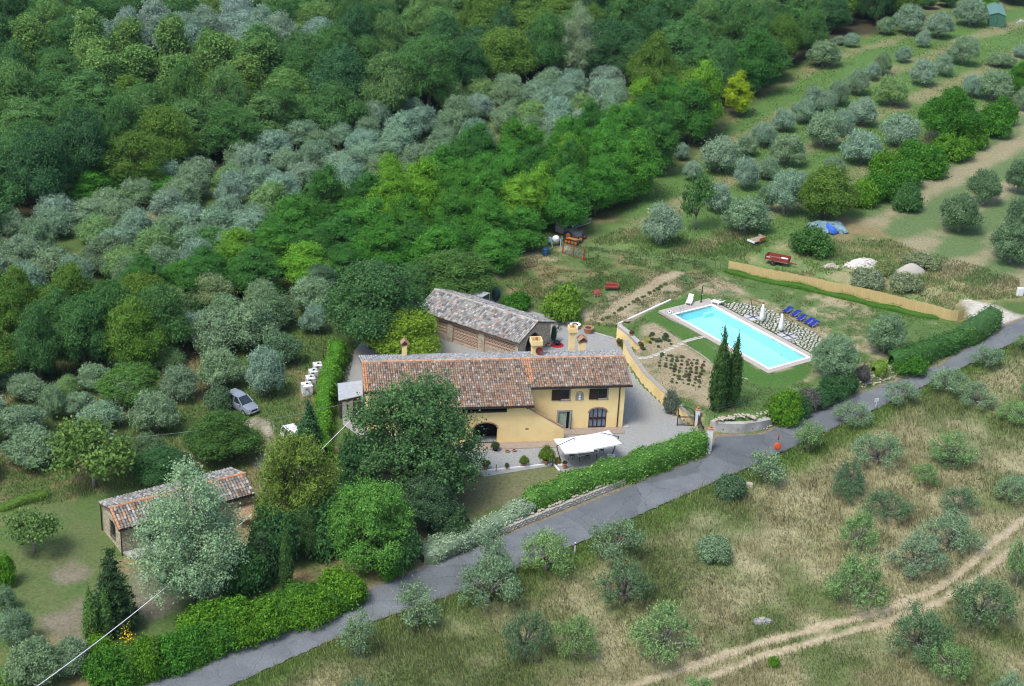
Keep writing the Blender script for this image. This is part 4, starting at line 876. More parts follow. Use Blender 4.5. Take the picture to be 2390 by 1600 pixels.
for a in [('R', 1860, 640, 920, 420), ('R', 2200, 800, 1060, 330), ('R', 1650, 1110, 1430, 450), ('R', 960, 1060, 1480, 480), ('R', 1400, 1360, 1640, 290), ('R', 2330, 600, 850, 130), ('R', 2220, 1480, 1720, 330), ('R', 700, 1330, 1720, 330),
          ('G', 1190, 330, 680, 310), ('G', 1380, 200, 460, 340), ('G', 1860, 170, 430, 290), ('G', 1810, 360, 690, 420), ('G', 1600, 500, 830, 410), ('G', 2210, 120, 350, 240), ('G', 1810, -40, 80, 260), ('G', 1120, 130, 320, 260),
          ('F', 1900, 680, 1050, 410), ('F', 1230, 960, 1430, 360), ('F', 1570, 1040, 1400, 370), ('F', 2150, 930, 1430, 500), ('F', 110, 1480, 1720, 280), ('G', 2270, 440, 960, 210), ('G', 2230, 1470, 1700, 280), ('G', 110, 1490, 1660, 240)]:
    tree_px('olive_open', *a, LR.choice([OLIVE_C, OLIVE_C, OLIVE_G, OLIVE_D]), L_FLD, G_FLD, 'olive_tree', lift=.12, hs=.85)
for a, l in [(('G', 1190, 680, 1070, 450), 'ring-shaped green olive with bare branches inside beside the track'), (('G', 2010, 800, 1200, 460), 'dark open olive tree just below the track at the right'), (('G', 1600, 1030, 1390, 450), 'dense dark olive tree overlapping the lower wheel rut'), (('G', 1820, 1260, 1540, 340), 'olive tree with a bare grey branch below the track')]:
    tree_px('olive_open', *a, OLIVE_G if 'green' in l or 'bare grey' in l else OLIVE_D, l, None, 'olive_tree', lift=.12)
tree_px('bush', 'G', 215, 550, 700, 230, OLIVE_C, 'low silvery bush in the dry grass of the field', None, 'shrub', 'shrub', lift=.03)
tree_px('bush', 'G', 625, 1370, 1430, 80, LIME_C, 'tiny bright green bush beside the farm track', None, 'shrub', 'shrub', lift=.03)
# shrubs by the dump
tree_px('bush', 'U', 740, 165, 360, 330, (0.068, 0.162, 0.034), 'bright green spreading bush in front of the blue tarpaulin', None, 'shrub', 'shrub', lift=.06)
tree_px('bush', 'U', 1290, 400, 520, 170, (0.216, 0.270, 0.095), 'pale green weed clump between the two rubble heaps', None, 'shrub', 'shrub', lift=.03)
for a in [(1160, 470, 600, 250), (1560, 360, 450, 260), (1440, 500, 620, 260)]:
    tree_px('bush', 'U', *a, (0.203, 0.257, 0.135), 'grey-green weed thicket beside the rubble heaps', 'weed thickets by the rubble', 'shrub', 'shrub', lift=.03)
# hedges
def hpts(fr, P, z=None): return [at(*fx(fr, *p), z=z) for p in P]
_hr = [gp(a, b, -1.05) for a, b in [(1641, 1040), (1585, 1062), (1528, 1082), (1400, 1124), (1320, 1148), (1262, 1168), (1222, 1184)]]
hedge('laurel_hedge', _hr, 2.3, 2.35, (0.101, 0.236, 0.030), 'clipped bright green laurel hedge between the terrace and the road', M_GLOSSY, .22, 55, 3)
_hp = [gp(a, b, -1.3) for a, b in [(1300, 1152), (1258, 1174), (1160, 1220), (1110, 1243), (1020, 1278), (985, 1291)]]
hedge('variegated_hedge', _hp, 2.3, 1.5, (0.270, 0.365, 0.216), 'low pale variegated hedge spilling over the stone wall', M_GLOSSY, .22, 55, 5, wob=.35)
hedge('roadside_hedge', hpts('E', [(2420, 930), (2330, 985), (2050, 1075), (1750, 1165), (1570, 1230)]), 3.4, 2.2, (.068, .17, .022), 'bushy yellow-green hedge along the road right of the white poplar', M_LEAF, .22, 50, 7, wob=.55)
hedge('roadside_hedge', hpts('E', [(1590, 1220), (1380, 1310), (1200, 1385), (1060, 1430)]), 3.6, 1.9, (.068, .17, .022), 'bushy yellow-green hedge along the road below the spruce', M_LEAF, .22, 50, 8, wob=.55)
hedge('roadside_hedge', hpts('E', [(1080, 1440), (960, 1470), (820, 1510), (640, 1550)]), 3.6, 2.7, (.075, .17, .022), 'tall bushy hedge around the yellow flowers at the bottom left', M_LEAF, .22, 50, 9, wob=.55)
G_RS = 'shrubs crowding the roadside hedge'
for x, y, w, h in [(2300, 860, 300, 200), (2120, 980, 260, 190), (1960, 1000, 230, 200), (1800, 1050, 260, 220), (1640, 1120, 240, 210), (1480, 1180, 260, 190), (1320, 1230, 250, 190), (1150, 1300, 260, 200), (980, 1330, 230, 240), (760, 1390, 260, 250), (690, 1290, 190, 190), (1540, 1040, 330, 240), (1360, 1080, 260, 170)]:
    tree_px('bush', 'E', x, y - h * .3, y + h * .8, w * 1.15, LR.choice([LIME_C, BUSH_C, LIME_C]), 'leafy shrub crowding the roadside hedge', G_RS, 'shrub', 'shrub', lift=.1)
for (x, y0, y1, w), c, l in [((640, 1180, 1330, 120), OAK_D, 'dark shrubby tree under the evergreen oak by the road'), ((770, 1150, 1300, 120), OAK_C, 'dark shrubby tree between the oak and the bright round tree'), ((570, 1270, 1390, 110), OAK_C, 'dark green shrub right of the white poplar foot'), ((930, 1220, 1330, 100), OAK_C, 'dark shrub at the left end of the variegated hedge'), ((830, 1010, 1130, 90), OAK_D, 'dark bush in the shade left of the big oak'), ((905, 1290, 1345, 70), BUSH_C, 'small bright shrub at the foot of the bright round tree'), ((1060, 1185, 1260, 90), (.06, .12, .05), 'dark low shrub behind the variegated hedge')]:
    tree_px('bush', 'N', x, y0, y1, w, c, l, None, 'shrub', 'shrub', lift=.08)
for x, y, w, h, l in [(1250, 440, 330, 150, 'right of the clipped block'), (640, 640, 250, 150, 'below the pool olive'), (430, 760, 230, 150, 'midway along the bank'), (230, 830, 260, 170, 'behind the low yellow-green shrub')]:
    tree_px('bush', 'R', x, y - h * .2, y + h * .8, w, LR.choice([OAK_D, BUSH_C]), 'dense green shrub on the roadside bank, ' + l, None, 'shrub', 'shrub', lift=.06)
hedge('thuja_hedge', [gp(a, b, ZC) for a, b in [(795, 832), (775, 880), (760, 940), (752, 1000), (748, 1045), (760, 1080)]], 1.7, 2.6, (0.101, 0.257, 0.024), 'tall bright green hedge running down left of the farmhouse', M_LEAF, .22, 50, 10, wob=.35)
hedge('screen_hedge', hpts('R', [(2070, 150), (1960, 190), (1800, 290), (1730, 320)]), 2.4, 2.4, (0.068, 0.162, 0.030), 'dark flowering hedge beside the white gravel parking spot', M_GLOSSY, .2, 50, 11, wob=.35)
hedge('screen_hedge', hpts('R', [(1780, 310), (1600, 370), (1400, 430), (1250, 490), (1090, 530)]), 2.6, 2.2, (0.068, 0.169, 0.041), 'feathery dark green hedge between pool lawn and road', M_LEAF, .22, 50, 12, wob=.45)
hedge('box_hedge', hpts('R', [(1030, 560), (930, 600)]), 1.7, 1.4, (0.162, 0.270, 0.027), 'small clipped yellow-green hedge block above the road', M_GLOSSY, .18, 60, 13, wob=.1)
hedge('creeper_hedge', [at(*fx('U', x, y)) for x, y in [(95, 490), (350, 555), (640, 610), (900, 670), (1160, 735), (1440, 800), (1700, 850)]], .8, .55, (0.088, 0.203, 0.027), 'low green creeper row along the foot of the reed fence', M_LEAF, .16, 70, 14, wob=.5)
hedge('bank_creeper', hpts('E', [(-40, 390), (150, 330), (330, 280)]), 1.0, .8, (0.135, 0.230, 0.041), 'low green hedge line above the cottage lawn at the left edge', M_LEAF, .2, 50, 15, wob=.4)
# ------------------------------------------------------------------ building materials
M_YELLOW = pm('ochre_plaster', (.87, .675, .325), (.83, .62, .285), .8, .85, .12, 30, c3=(.74, .53, .24), s3=.3)
M_WHITE = pm('white_paint', (.78, .78, .76), (.70, .70, .68), 3, .6)
M_BRICK = pm('brick_trim', (.42, .25, .16), (.30, .19, .13), 6, .85, .3, 20)
M_PAVE = pm('brick_paving', (.36, .28, .22), (.27, .22, .18), 5, .9, .4, 14)
M_STONEF = pm('stone_trim', (.36, .34, .29), (.27, .25, .21), 5, .85, .2)
M_DKWOOD = pm('dark_brown_wood', (.055, .028, .02), (.035, .02, .015), 8, .6)
M_DARK = pm('dark_interior', (.012, .011, .010), (.008, .008, .008), 3, .9)
M_GLASS = pm('window_glass', (.03, .04, .045), (.02, .025, .03), 2, .08, spec=.8)
M_METALD = pm('dark_metal', (.03, .028, .027), (.02, .02, .02), 6, .5, metal=.3)
M_ZINC = pm('grey_sheet', (.46, .48, .50), (.38, .40, .42), 2, .5, .1, 12, metal=.2)
M_CONC = pm('concrete', (.46, .44, .40), (.36, .35, .32), 1.6, .9, .3, 10, c3=(.30, .29, .26), s3=.5)
M_CURT = pm('pale_curtain', (.42, .50, .40), (.30, .38, .30), 6, .9)
M_LACE = pm('lace_curtain', (.30, .36, .42), (.10, .13, .17), 9, .9)
M_TERRA = pm('terracotta', (.46, .23, .13), (.36, .17, .10), 6, .85, .1)
M_TILE = attr_mat('roof_tile', noise=.3, nscale=14, bump=.25, bscale=30)
M_UNDER = pm('roof_channel', (.16, .09, .06), (.10, .065, .05), 5, .9)
def stone_mat(name, a, b, c, sc=3.2):
    m, N, L, B = new_mat(name); B.inputs['Roughness'].default_value = .9
    tc = N.new('ShaderNodeTexCoord'); mp = N.new('ShaderNodeMapping'); mp.inputs['Scale'].default_value = (1, 1, 1.7); L.new(tc.outputs['Object'], mp.inputs[0])
    v = N.new('ShaderNodeTexVoronoi'); v.inputs['Scale'].default_value = sc; L.new(mp.outputs[0], v.inputs['Vector'])
    e = N.new('ShaderNodeTexVoronoi'); e.feature = 'DISTANCE_TO_EDGE'; e.inputs['Scale'].default_value = sc; L.new(mp.outputs[0], e.inputs['Vector'])
    sx = N.new('ShaderNodeSeparateColor'); L.new(v.outputs['Color'], sx.inputs[0])
    r = N.new('ShaderNodeValToRGB'); r.color_ramp.elements[0].color = (*a, 1); r.color_ramp.elements[1].color = (*b, 1); L.new(sx.outputs[0], r.inputs[0])
    k = N.new('ShaderNodeMapRange'); k.inputs[1].default_value = .02; k.inputs[2].default_value = .09; L.new(e.outputs['Distance'], k.inputs[0])
    mx = N.new('ShaderNodeMix'); mx.data_type = 'RGBA'; L.new(k.outputs[0], mx.inputs[0]); mx.inputs[6].default_value = (*c, 1); L.new(r.outputs[0], mx.inputs[7]); L.new(mx.outputs[2], B.inputs['Base Color'])
    bp = N.new('ShaderNodeBump'); bp.inputs['Strength'].default_value = .8; bp.inputs['Distance'].default_value = .05; L.new(k.outputs[0], bp.inputs['Height']); L.new(bp.outputs[0], B.inputs['Normal'])
    return m
M_STONE = stone_mat('rubble_stone', (.32, .275, .18), (.56, .49, .34), (.38, .33, .24))
M_STONE_B = stone_mat('barn_stone', (.30, .25, .185), (.50, .43, .32), (.42, .36, .28), 2.6)

PAL_WARM = [(.31, .18, .105), (.28, .165, .10), (.25, .165, .115), (.27, .215, .165), (.24, .205, .17), (.30, .26, .215), (.33, .23, .145), (.20, .155, .125), (.37, .34, .29), (.12, .105, .095), (.26, .18, .125), (.24, .19, .155), (.29, .19, .125)]
PAL_GREY = [(.30, .29, .27), (.36, .35, .32), (.24, .23, .21), (.42, .41, .38), (.17, .16, .15), (.30, .25, .20), (.34, .33, .30), (.48, .46, .42)]
PAL_BACK = [(.28, .29, .29), (.34, .35, .35), (.22, .22, .22), (.40, .40, .39), (.26, .25, .23)]
def tiles(name, O, U, D, lu, ld, pal, parent, seed, pu=.245, pd=.36, rad=.115, accent=None, noise=1.0):
    """rows of barrel tiles on a roof slope: O ridge corner, U along the eave, D down the slope"""
    r = np.random.RandomState(seed); O = np.array(O, float); U = np.array(U, float); D = unit(np.array(D, float)); N = np.cross(U, D)
    if N[2] < 0: N = -N
    nu, nd = int(round(lu / pu)), int(math.ceil(ld / pd)); pu = lu / nu; V = []; Fq = []; Cc = []
    ang = np.linspace(0, PI, 5); pal = np.array(pal)
    for i in range(nu):
        base = i * pu + pu / 2
        for j in range(nd):
            t0 = j * pd - .02; t1 = min(t0 + pd + .07, ld + .04); c0 = base + r.uniform(-.015, .015); sk = r.uniform(-.015, .015); b = len(V); lf = r.uniform(0, .015)
            for t, k, lift in ((t0, .92, .0), (t1, 1.05, .035)):
                for a in ang:
                    p = O + U * (c0 + (sk if t == t1 else 0) - math.cos(a) * rad * k) + D * t + N * (math.sin(a) * rad * k * .95 + lift + lf + .02); V.append(p)
            for q in range(4): Fq.append((b + q, b + q + 1, b + 6 + q, b + 5 + q))
            Fq.append((b + 5, b + 6, b + 8, b + 9))
            cc = pal[r.randint(len(pal))] * r.uniform(.8, 1.2)
            if accent is not None and accent(i / nu, j / nd, r): cc = np.array((.46, .24, .13)) * r.uniform(.9, 1.1)
            Cc += [cc] * 5
    me = bpy.data.meshes.new(name); me.from_pydata([tuple(v) for v in V], [], Fq); me.update()
    a = me.attributes.new('col', 'FLOAT_COLOR', 'FACE'); a.data.foreach_set('color', np.c_[np.array(Cc), np.ones(len(Cc))].astype(np.float32).ravel())
    o = link(name, me, M_TILE, parent); o['kind'] = 'stuff'; return o
def ridge(name, A, B, parent, col=(.50, .29, .17), rad=.15, seed=1):
    A, B = np.array(A, float), np.array(B, float); n = int(np.linalg.norm(B - A) / .38); d = (B - A) / n; t = unit(d); s = unit(np.cross(t, [0, 0, 1.0])); V = []; Fq = []; Cc = []; r = np.random.RandomState(seed)
    for i in range(n):
        b = len(V)
        for k, sc in ((-.04, 1.0), (1.06, .88)):
            for a in np.linspace(-.25, PI + .25, 6): V.append(A + d * (i + k) + s * math.cos(a) * rad * sc + np.array([0, 0, 1]) * math.sin(a) * rad * sc)
        for q in range(5): Fq.append((b + q, b + q + 1, b + 7 + q, b + 6 + q))
        Cc += [np.array(col) * r.uniform(.75, 1.2)] * 5
    me = bpy.data.meshes.new(name); me.from_pydata([tuple(v) for v in V], [], Fq); me.update()
    a = me.attributes.new('col', 'FLOAT_COLOR', 'FACE'); a.data.foreach_set('color', np.c_[np.array(Cc), np.ones(len(Cc))].astype(np.float32).ravel())
    return tag(link(name, me, M_TILE, parent), kind='stuff')
def wall_plane(m, org, ax, nrm, x0, x1, z0, z1, ops, depth=.28, topf=None):
    """vertical wall face with rectangular openings and reveals. org 3d, ax horizontal unit, nrm outward unit. ops: (x0,x1,z0,z1[,arch rise])"""
    ax = Vector(ax); nrm = Vector(nrm); org = Vector(org); Zv = Vector((0, 0, 1))
    P = lambda x, z, d=0: org + ax * x + Zv * z - nrm * d
    xs = sorted({x0, x1, *[o[0] for o in ops], *[o[1] for o in ops]}); zs = sorted({z0, z1, *[o[2] for o in ops], *[o[3] for o in ops]})
    flip = (ax.cross(Zv)).dot(nrm) < 0
    def quad(a, b, c, d): m.add([a, b, c, d], [(0, 3, 2, 1) if flip else (0, 1, 2, 3)])
    for i in range(len(xs) - 1):
        for j in range(len(zs) - 1):
            cx, cz = (xs[i] + xs[i + 1]) / 2, (zs[j] + zs[j + 1]) / 2
            if any(o[0] < cx < o[1] and o[2] < cz < o[3] for o in ops): continue
            quad(P(xs[i], zs[j]), P(xs[i + 1], zs[j]), P(xs[i + 1], zs[j + 1]), P(xs[i], zs[j + 1]))
    for o in ops:
        a, b, c, d = o[:4]
        quad(P(a, c), P(a, d), P(a, d, depth), P(a, c, depth)); quad(P(b, d), P(b, c), P(b, c, depth), P(b, d, depth)); quad(P(a, c), P(a, c, depth), P(b, c, depth), P(b, c))
        if len(o) > 4:
            R = o[4]; n = 10; pts = [(a + (b - a) * k / n, d - R + R * math.sqrt(max(0, 1 - (2 * k / n - 1) ** 2))) for k in range(n + 1)]
            for k in range(n):
                quad(P(*pts[k]), P(*pts[k + 1]), P(pts[k + 1][0], d), P(pts[k][0], d)); quad(P(*pts[k]), P(*pts[k], depth), P(*pts[k + 1], depth), P(*pts[k + 1]))
        else: quad(P(a, d), P(b, d), P(b, d, depth), P(a, d, depth))
def arch_trim(name, cx, w, zs, R, y0, y1, t, mat, parent, n=12):
    """band of voussoirs around an arch in the x-z plane, from y0 (front) to y1"""
    m = MB(); a = w / 2
    for k in range(n):
        q = []
        for kk in (k, k + 1):
            x = -1 + 2 * kk / n; zz = math.sqrt(max(0, 1 - x * x)); q.append(((cx + a * x, zs + R * zz), (cx + (a + t) * x, zs + (R + t) * zz)))
        (p0, o0), (p1, o1) = q
        m.add([(p0[0], y0, p0[1]), (o0[0], y0, o0[1]), (o1[0], y0, o1[1]), (p1[0], y0, p1[1]), (p0[0], y1, p0[1]), (o0[0], y1, o0[1]), (o1[0], y1, o1[1]), (p1[0], y1, p1[1])], [(0, 1, 2, 3), (1, 5, 6, 2), (0, 3, 7, 4)])
    return m.build(name, mat, parent)

# ------------------------------------------------------------------ farmhouse (local x: along the front, 0 at the right corner; y back; z up)
HF = gp(1452, 997, ZC); HA = math.radians(10.0)
house = empty('farmhouse', tuple(HF), HA, 'long ochre farmhouse with weathered terracotta tile roof and brown shutters', 'house')
HM = Matrix.Translation(Vector(HF)) @ Matrix.Rotation(HA, 4, 'Z'); HMI = HM.inverted()
TS = .308; RY, RZ = 3.73, 6.55
def zr(y): return RZ - TS * abs(y - RY)
def hray(px, py):
    d = _fwd + _rt * ((px - 1195) / FPX) - _up * ((py - 800) / FPX); return HMI @ Vector(_C), HMI.to_3x3() @ Vector(d)
def on_back(px, py):
    o, d = hray(px, py); t = (RZ + TS * RY - o.z - TS * o.y) / (d.z + TS * d.y); return o + d * t
YF, YM, YL, YB = 0.0, -2.6, 0.0, 7.46; XJ, XM, XL = -20.2, -11.0, -27.0
opsR = [(-2.88, -1.92, 3.5, 4.72), (-6.88, -5.95, 3.5, 4.72), (-6.98, -5.72, .0, 2.1), (-3.72, -1.78, .02, 2.4, .5)]
m = MB(); wall_plane(m, (0, YF, 0), (1, 0, 0), (0, -1, 0), XM, 0, -.3, zr(YF) - .12, opsR, .3)
opsM = [(-16.4, -13.85, .0, 2.4, .7), (-17.6, -12.95, 3.55, zr(YM) - .25)]
wall_plane(m, (0, YM, 0), (1, 0, 0), (0, -1, 0), XJ, XM, -.3, zr(YM) - .12, opsM, .35)
wall_plane(m, (0, YL, 0), (1, 0, 0), (0, -1, 0), XL, XJ, -.3, zr(YL) - .12, [(-25, -24, 3.2, 4.3)], .3)
wall_plane(m, (XM, 0, 0), (0, 1, 0), (1, 0, 0), YM, YF, -.3, zr(YM) - .12, [])
wall_plane(m, (XJ, 0, 0), (0, 1, 0), (-1, 0, 0), YM, YF, -.3, zr(YM) - .12, [])
for x, s in ((0, 1), (XL, -1)):
    vs = [(x, 0, -.3), (x, YB, -.3), (x, YB, zr(YB) - .12), (x, RY, RZ - .12), (x, 0, zr(0) - .12)]
    m.add(vs, [(0, 1, 2, 3, 4) if s > 0 else (4, 3, 2, 1, 0)])
for x0, y0, x1 in ((XM, YM, XJ),):                                         # wedge between wall head and roof over the projecting bay
    for x in (XM, XJ): m.add([(x, YM, zr(YM) - .12), (x, YF, zr(YM) - .12), (x, YF, zr(YF) - .12)], [(0, 1, 2)])
m.add([(XL, YB, -.3), (0, YB, -.3), (0, YB, zr(YB) - .12), (XL, YB, zr(YB) - .12)], [(0, 3, 2, 1)])
m.build('wall', M_YELLOW, house)
mb = MB(); mb.box(XL + .1, -.1, .35, YB - .1, -.2, 2.6); mb.box(XJ + .1, XM - .1, YM + 1.6, .2, -.2, 4.1); mb.box(XL + .1, -.1, .35, YB - .1, 2.7, 4.95); mb.build('interior', M_DARK, house)  # near-black solids paint in the darkness of the rooms behind the openings
# roof slabs and tiles
R0, R1 = .62, -27.5
rf = MB()
def slab(x0, x1, y0, z0, y1, z1, t=.14):
    rf.add([(x0, y0, z0), (x1, y0, z0), (x1, y1, z1), (x0, y1, z1), (x0, y0, z0 - t), (x1, y0, z0 - t), (x1, y1, z1 - t), (x0, y1, z1 - t)], [(0, 1, 2, 3), (7, 6, 5, 4), (0, 4, 5, 1), (1, 5, 6, 2), (2, 6, 7, 3), (3, 7, 4, 0)])
EY_R, EY_M, EY_L = -.5, -3.05, -.5; XE = XM + .78; XEJ = XJ - .5
for x0, x1, ye in ((XE, R0, EY_R), (XEJ, XE, EY_M), (R1, XEJ, EY_L)): slab(x0, x1, ye, zr(ye), RY, RZ)
slab(R1, R0, RY, RZ, YB + .5, zr(YB + .5)); roof = rf.build('roof', M_UNDER, house)
Dn = (0, -1, -TS); Db = (0, 1, -TS); L_ = math.hypot(1, TS)
tiles('roof_tiles', (XE, RY, RZ), (1, 0, 0), Dn, R0 - XE, (RY - EY_R) * L_, PAL_WARM, roof, 1, accent=lambda u, v, r: (u < .03 and v < .75 and r.rand() < .8) or (u > .985))
tiles('roof_tiles', (XEJ, RY, RZ), (1, 0, 0), Dn, XE - XEJ, (RY - EY_M) * L_, PAL_WARM, roof, 2, accent=lambda u, v, r: u > .965 and v < .5 and r.rand() < .85)
tiles('roof_tiles', (R1, RY, RZ), (1, 0, 0), Dn, XEJ - R1, (RY - EY_L) * L_, PAL_WARM, roof, 3, accent=lambda u, v, r: u < .045)
tiles('roof_tiles', (R1, RY, RZ), (1, 0, 0), Db, R0 - R1, (YB + .5 - RY) * L_, PAL_BACK, roof, 4)
ridge('ridge_tiles', (R1, RY, RZ + .06), (R0, RY, RZ + .06), roof)
for x0, x1, ye in ((XE, R0, EY_R), (XEJ, XE, EY_M), (R1, XEJ, EY_L)):
    MB().tube([(x0, ye - .06, zr(ye) - .1), (x1, ye - .06, zr(ye) - .1)], .085, n=6).build('gutter', M_METALD, house)
MB().tube([(-.6, -.07, 0), (-.6, -.07, 5.0), (-.6, -.45, 5.2)], .06).build('drainpipe', M_DKWOOD, house)
MB().tube([(-10.85, YM - .06, 3.9), (-10.85, YM - .06, 4.4)], .05).build('drainpipe', M_DKWOOD, house)
# windows, shutters, doors
for xa, xb in ((-2.88, -1.92), (-6.88, -5.95)):
    fr = MB()
    for a in ((xa - .14, xa, 3.4, 4.84), (xb, xb + .14, 3.4, 4.84), (xa, xb, 4.72, 4.84), (xa - .2, xb + .2, 3.36, 3.5)): fr.box(a[0], a[1], -.04, .02, a[2], a[3])
    fr.build('window_surround', M_STONEF, house)
    w = MB().box(xa, xb, .2, .22, 3.5, 4.72).build('window', M_GLASS, house)
    fm = MB()
    for a in ((xa, xa + .06), (xb - .06, xb), ((xa + xb) / 2 - .04, (xa + xb) / 2 + .04)): fm.box(a[0], a[1], .15, .2, 3.5, 4.72)
    fm.box(xa, xb, .15, .2, 3.5, 3.57); fm.box(xa, xb, .15, .2, 4.65, 4.72); fm.build('frame', M_DKWOOD, w)
    sh = MB().box(xa - .98, xa - .02, -.09, -.045, 3.48, 4.74)
    for k in range(10): sh.box(xa - .9, xa - .1, -.115, -.09, 3.58 + k * .112, 3.65 + k * .112)
    sh.build('shutter', M_DKWOOD, house)
nb = MB(); nb.box(-5.32, -4.4, -.05, .02, 3.42, 3.52); nb.box(-5.3, -5.2, -.05, .02, 3.52, 4.0); nb.box(-4.52, -4.42, -.05, .02, 3.52, 4.0); niche = nb.build('niche', M_STONEF, house)
arch_trim('niche_arch', -4.86, .68, 4.0, .34, -.05, .02, .1, M_STONEF, niche); MB().box(-5.2, -4.52, -.012, -.006, 3.52, 4.2).build('niche_back', M_STONEF, niche)
MB().lathe([(.02, 0), (.14, .02), (.1, .2), (.14, .34), (.06, .46), (.08, .54), (.03, .62)], 8, (-4.86, -.05, 3.52)).build('statue', M_WHITE, niche)
dr = MB()
for a in ((-7.16, -6.98, 0, 2.28), (-5.72, -5.54, 0, 2.28), (-6.98, -5.72, 2.1, 2.28)): dr.box(a[0], a[1], -.04, .02, a[2], a[3])
dr.build('door_surround', M_STONEF, house)
door = MB().box(-6.98, -5.72, .24, .28, 0, 2.1).build('door', M_DARK, house)  # near-black panel, paints the dark interior seen through the open doorway
cu = MB()
for k in range(7): cu.tube([(-6.86 + k * .12, .14, .02), (-6.86 + k * .12, .14, 2.05)], .055, n=6)
cu.build('curtain', M_CURT, door); MB().box(-5.78, -5.74, -.35, .2, .02, 2.05).build('door_leaf', M_ZINC, door)
arch_trim('arch_trim', -2.75, 1.94, 1.9, .5, -.03, .02, .16, M_BRICK, house)
aw = MB().box(-3.72, -1.78, .22, .24, .02, 2.4).build('arched_window', M_LACE, house)
fm = MB()
for x in (-3.72, -3.26, -2.8, -2.32, -1.86): fm.box(x, x + .09, .14, .22, .02, 2.4)
for z in (.02, 1.0, 1.12): fm.box(-3.72, -1.78, .13, .215, z, z + .13)
fm.build('frame', M_DKWOOD, aw); MB().box(-3.8, -1.7, -.06, .1, -.02, .05).build('threshold', M_BRICK, aw)
arch_trim('arch_trim', -15.125, 2.55, 1.7, .7, YM - .03, YM + .02, .14, M_BRICK, house)
MB().box(-10.95, -10.6, YM - .012, YM - .004, 1.5, 1.62).build('vent', M_DARK, house)
MB().box(-17.55, -13.0, YM + .1, YM + .16, 3.55, 3.75).build('loggia_rail', M_DKWOOD, house)
# outside stair behind its sloping parapet
m = MB(); x0, x1 = -6.85, XM; m.add([(x0, YM, -.3), (x1, YM, -.3), (x1, YM, 4.05), (x0, YM, 1.45), (x0, YM + .28, -.3), (x1, YM + .28, -.3), (x1, YM + .28, 4.05), (x0, YM + .28, 1.45)], [(0, 3, 2, 1), (4, 5, 6, 7), (3, 7, 6, 2), (0, 4, 7, 3)]); m.build('stair_parapet', M_YELLOW, house)
m = MB(); m.add([(x0 + .06, YM - .05, 1.46), (x1, YM - .05, 4.06), (x1, YM + .34, 4.06), (x0 + .06, YM + .34, 1.46), (x0 + .06, YM - .05, 1.56), (x1, YM - .05, 4.16), (x1, YM + .34, 4.16), (x0 + .06, YM + .34, 1.56)], [(0, 1, 5, 4), (4, 5, 6, 7), (2, 3, 7, 6), (0, 4, 7, 3)]); m.build('parapet_coping', M_BRICK, house)
for k in range(16): MB().box(XM, x0 - k * .26, YM + .29, YM + 1.45, k * .18 - .1, (k + 1) * .18).build('step', M_PAVE, house)
MB().box(-7.6, -.0, -1.38, -.0, -.1, .10).build('terrace_paving', M_PAVE, house, bevel=.02)
MB().box(-19.5, -7.7, -3.95, YM, -.1, .08).build('terrace_paving', M_PAVE, house, bevel=.02)
MB().box(.05, .7, -.1, .5, -.1, .06).build('step', M_CONC, house)
# chimneys
def chimney(px0, px1, py, hgt, style):
    a, b = on_back(px0, py), on_back(px1, py); cx, cy, w = (a.x + b.x) / 2, (a.y + b.y) / 2 + .25, (b.x - a.x) * .92; z0 = zr(cy) - .3; z1 = zr(cy - w / 2) + hgt; h = w / 2
    st = MB().box(cx - h, cx + h, cy - h, cy + h, z0, z1).build('chimney', M_YELLOW, house)
    if style == 'flared':
        f = MB(); k = h + .18; t = .1
        f.add([(cx - h, cy - h, z1), (cx + h, cy - h, z1), (cx + h, cy + h, z1), (cx - h, cy + h, z1), (cx - k, cy - k, z1 + .3), (cx + k, cy - k, z1 + .3), (cx + k, cy + k, z1 + .3), (cx - k, cy + k, z1 + .3)], [(0, 1, 5, 4), (1, 2, 6, 5), (2, 3, 7, 6), (3, 0, 4, 7)])
        for q in ((cx - k, cx + k, cy - k, cy - k + t), (cx - k, cx + k, cy + k - t, cy + k), (cx - k, cx - k + t, cy - k + t, cy + k - t), (cx + k - t, cx + k, cy - k + t, cy + k - t)): f.box(*q, z1 + .3, z1 + .85)
        f.build('chimney_head', M_YELLOW, st); MB().box(cx - h, cx + h, cy - h, cy + h, z1 + .3, z1 + .34).build('chimney_floor', M_DARK, st)
        MB().lathe([(.30, 0), (.27, .25), (.16, .42), (.13, .7), (.05, .74)], 8, (cx, cy, z1 + .34)).build('chimney_pot', M_TERRA, st)
    else:
        c = MB(); k = h + .06
        for s in (-1, 1): c.box(cx + s * k - .05, cx + s * k + .05, cy - k, cy + k, z1, z1 + .3)
        c.box(cx - k, cx + k, cy + k - .1, cy + k, z1, z1 + .3); c.build('chimney_head', M_BRICK, st)
        g_ = MB(); ov = k + .12
        for s in (-1, 1): g_.add([(cx + s * ov, cy - ov, z1 + .26), (cx + s * ov, cy + ov, z1 + .26), (cx, cy + ov, z1 + .72), (cx, cy - ov, z1 + .72), (cx + s * ov, cy - ov, z1 + .34), (cx + s * ov, cy + ov, z1 + .34), (cx, cy + ov, z1 + .8), (cx, cy - ov, z1 + .8)], [(0, 1, 2, 3), (7, 6, 5, 4), (0, 3, 7, 4), (1, 5, 6, 2), (0, 4, 5, 1)])
        g_.build('chimney_cap', M_BRICK, st); MB().lathe([(.07, 0), (.09, .1), (.02, .25)], 6, (cx, cy, z1 + .76)).build('finial', M_TERRA, st)
    return cx, cy, z1
chimney(938, 950, 832, 1.2, 'gable')
ca = chimney(1240, 1261, 829, .95, 'flared')
chimney(1327, 1341, 819, 2.0, 'flared')
chimney(1350, 1367, 820, 1.0, 'gable')
M_DISH = pm('dish_red', (.13, .02, .02), (.10, .018, .018), 4, .5)
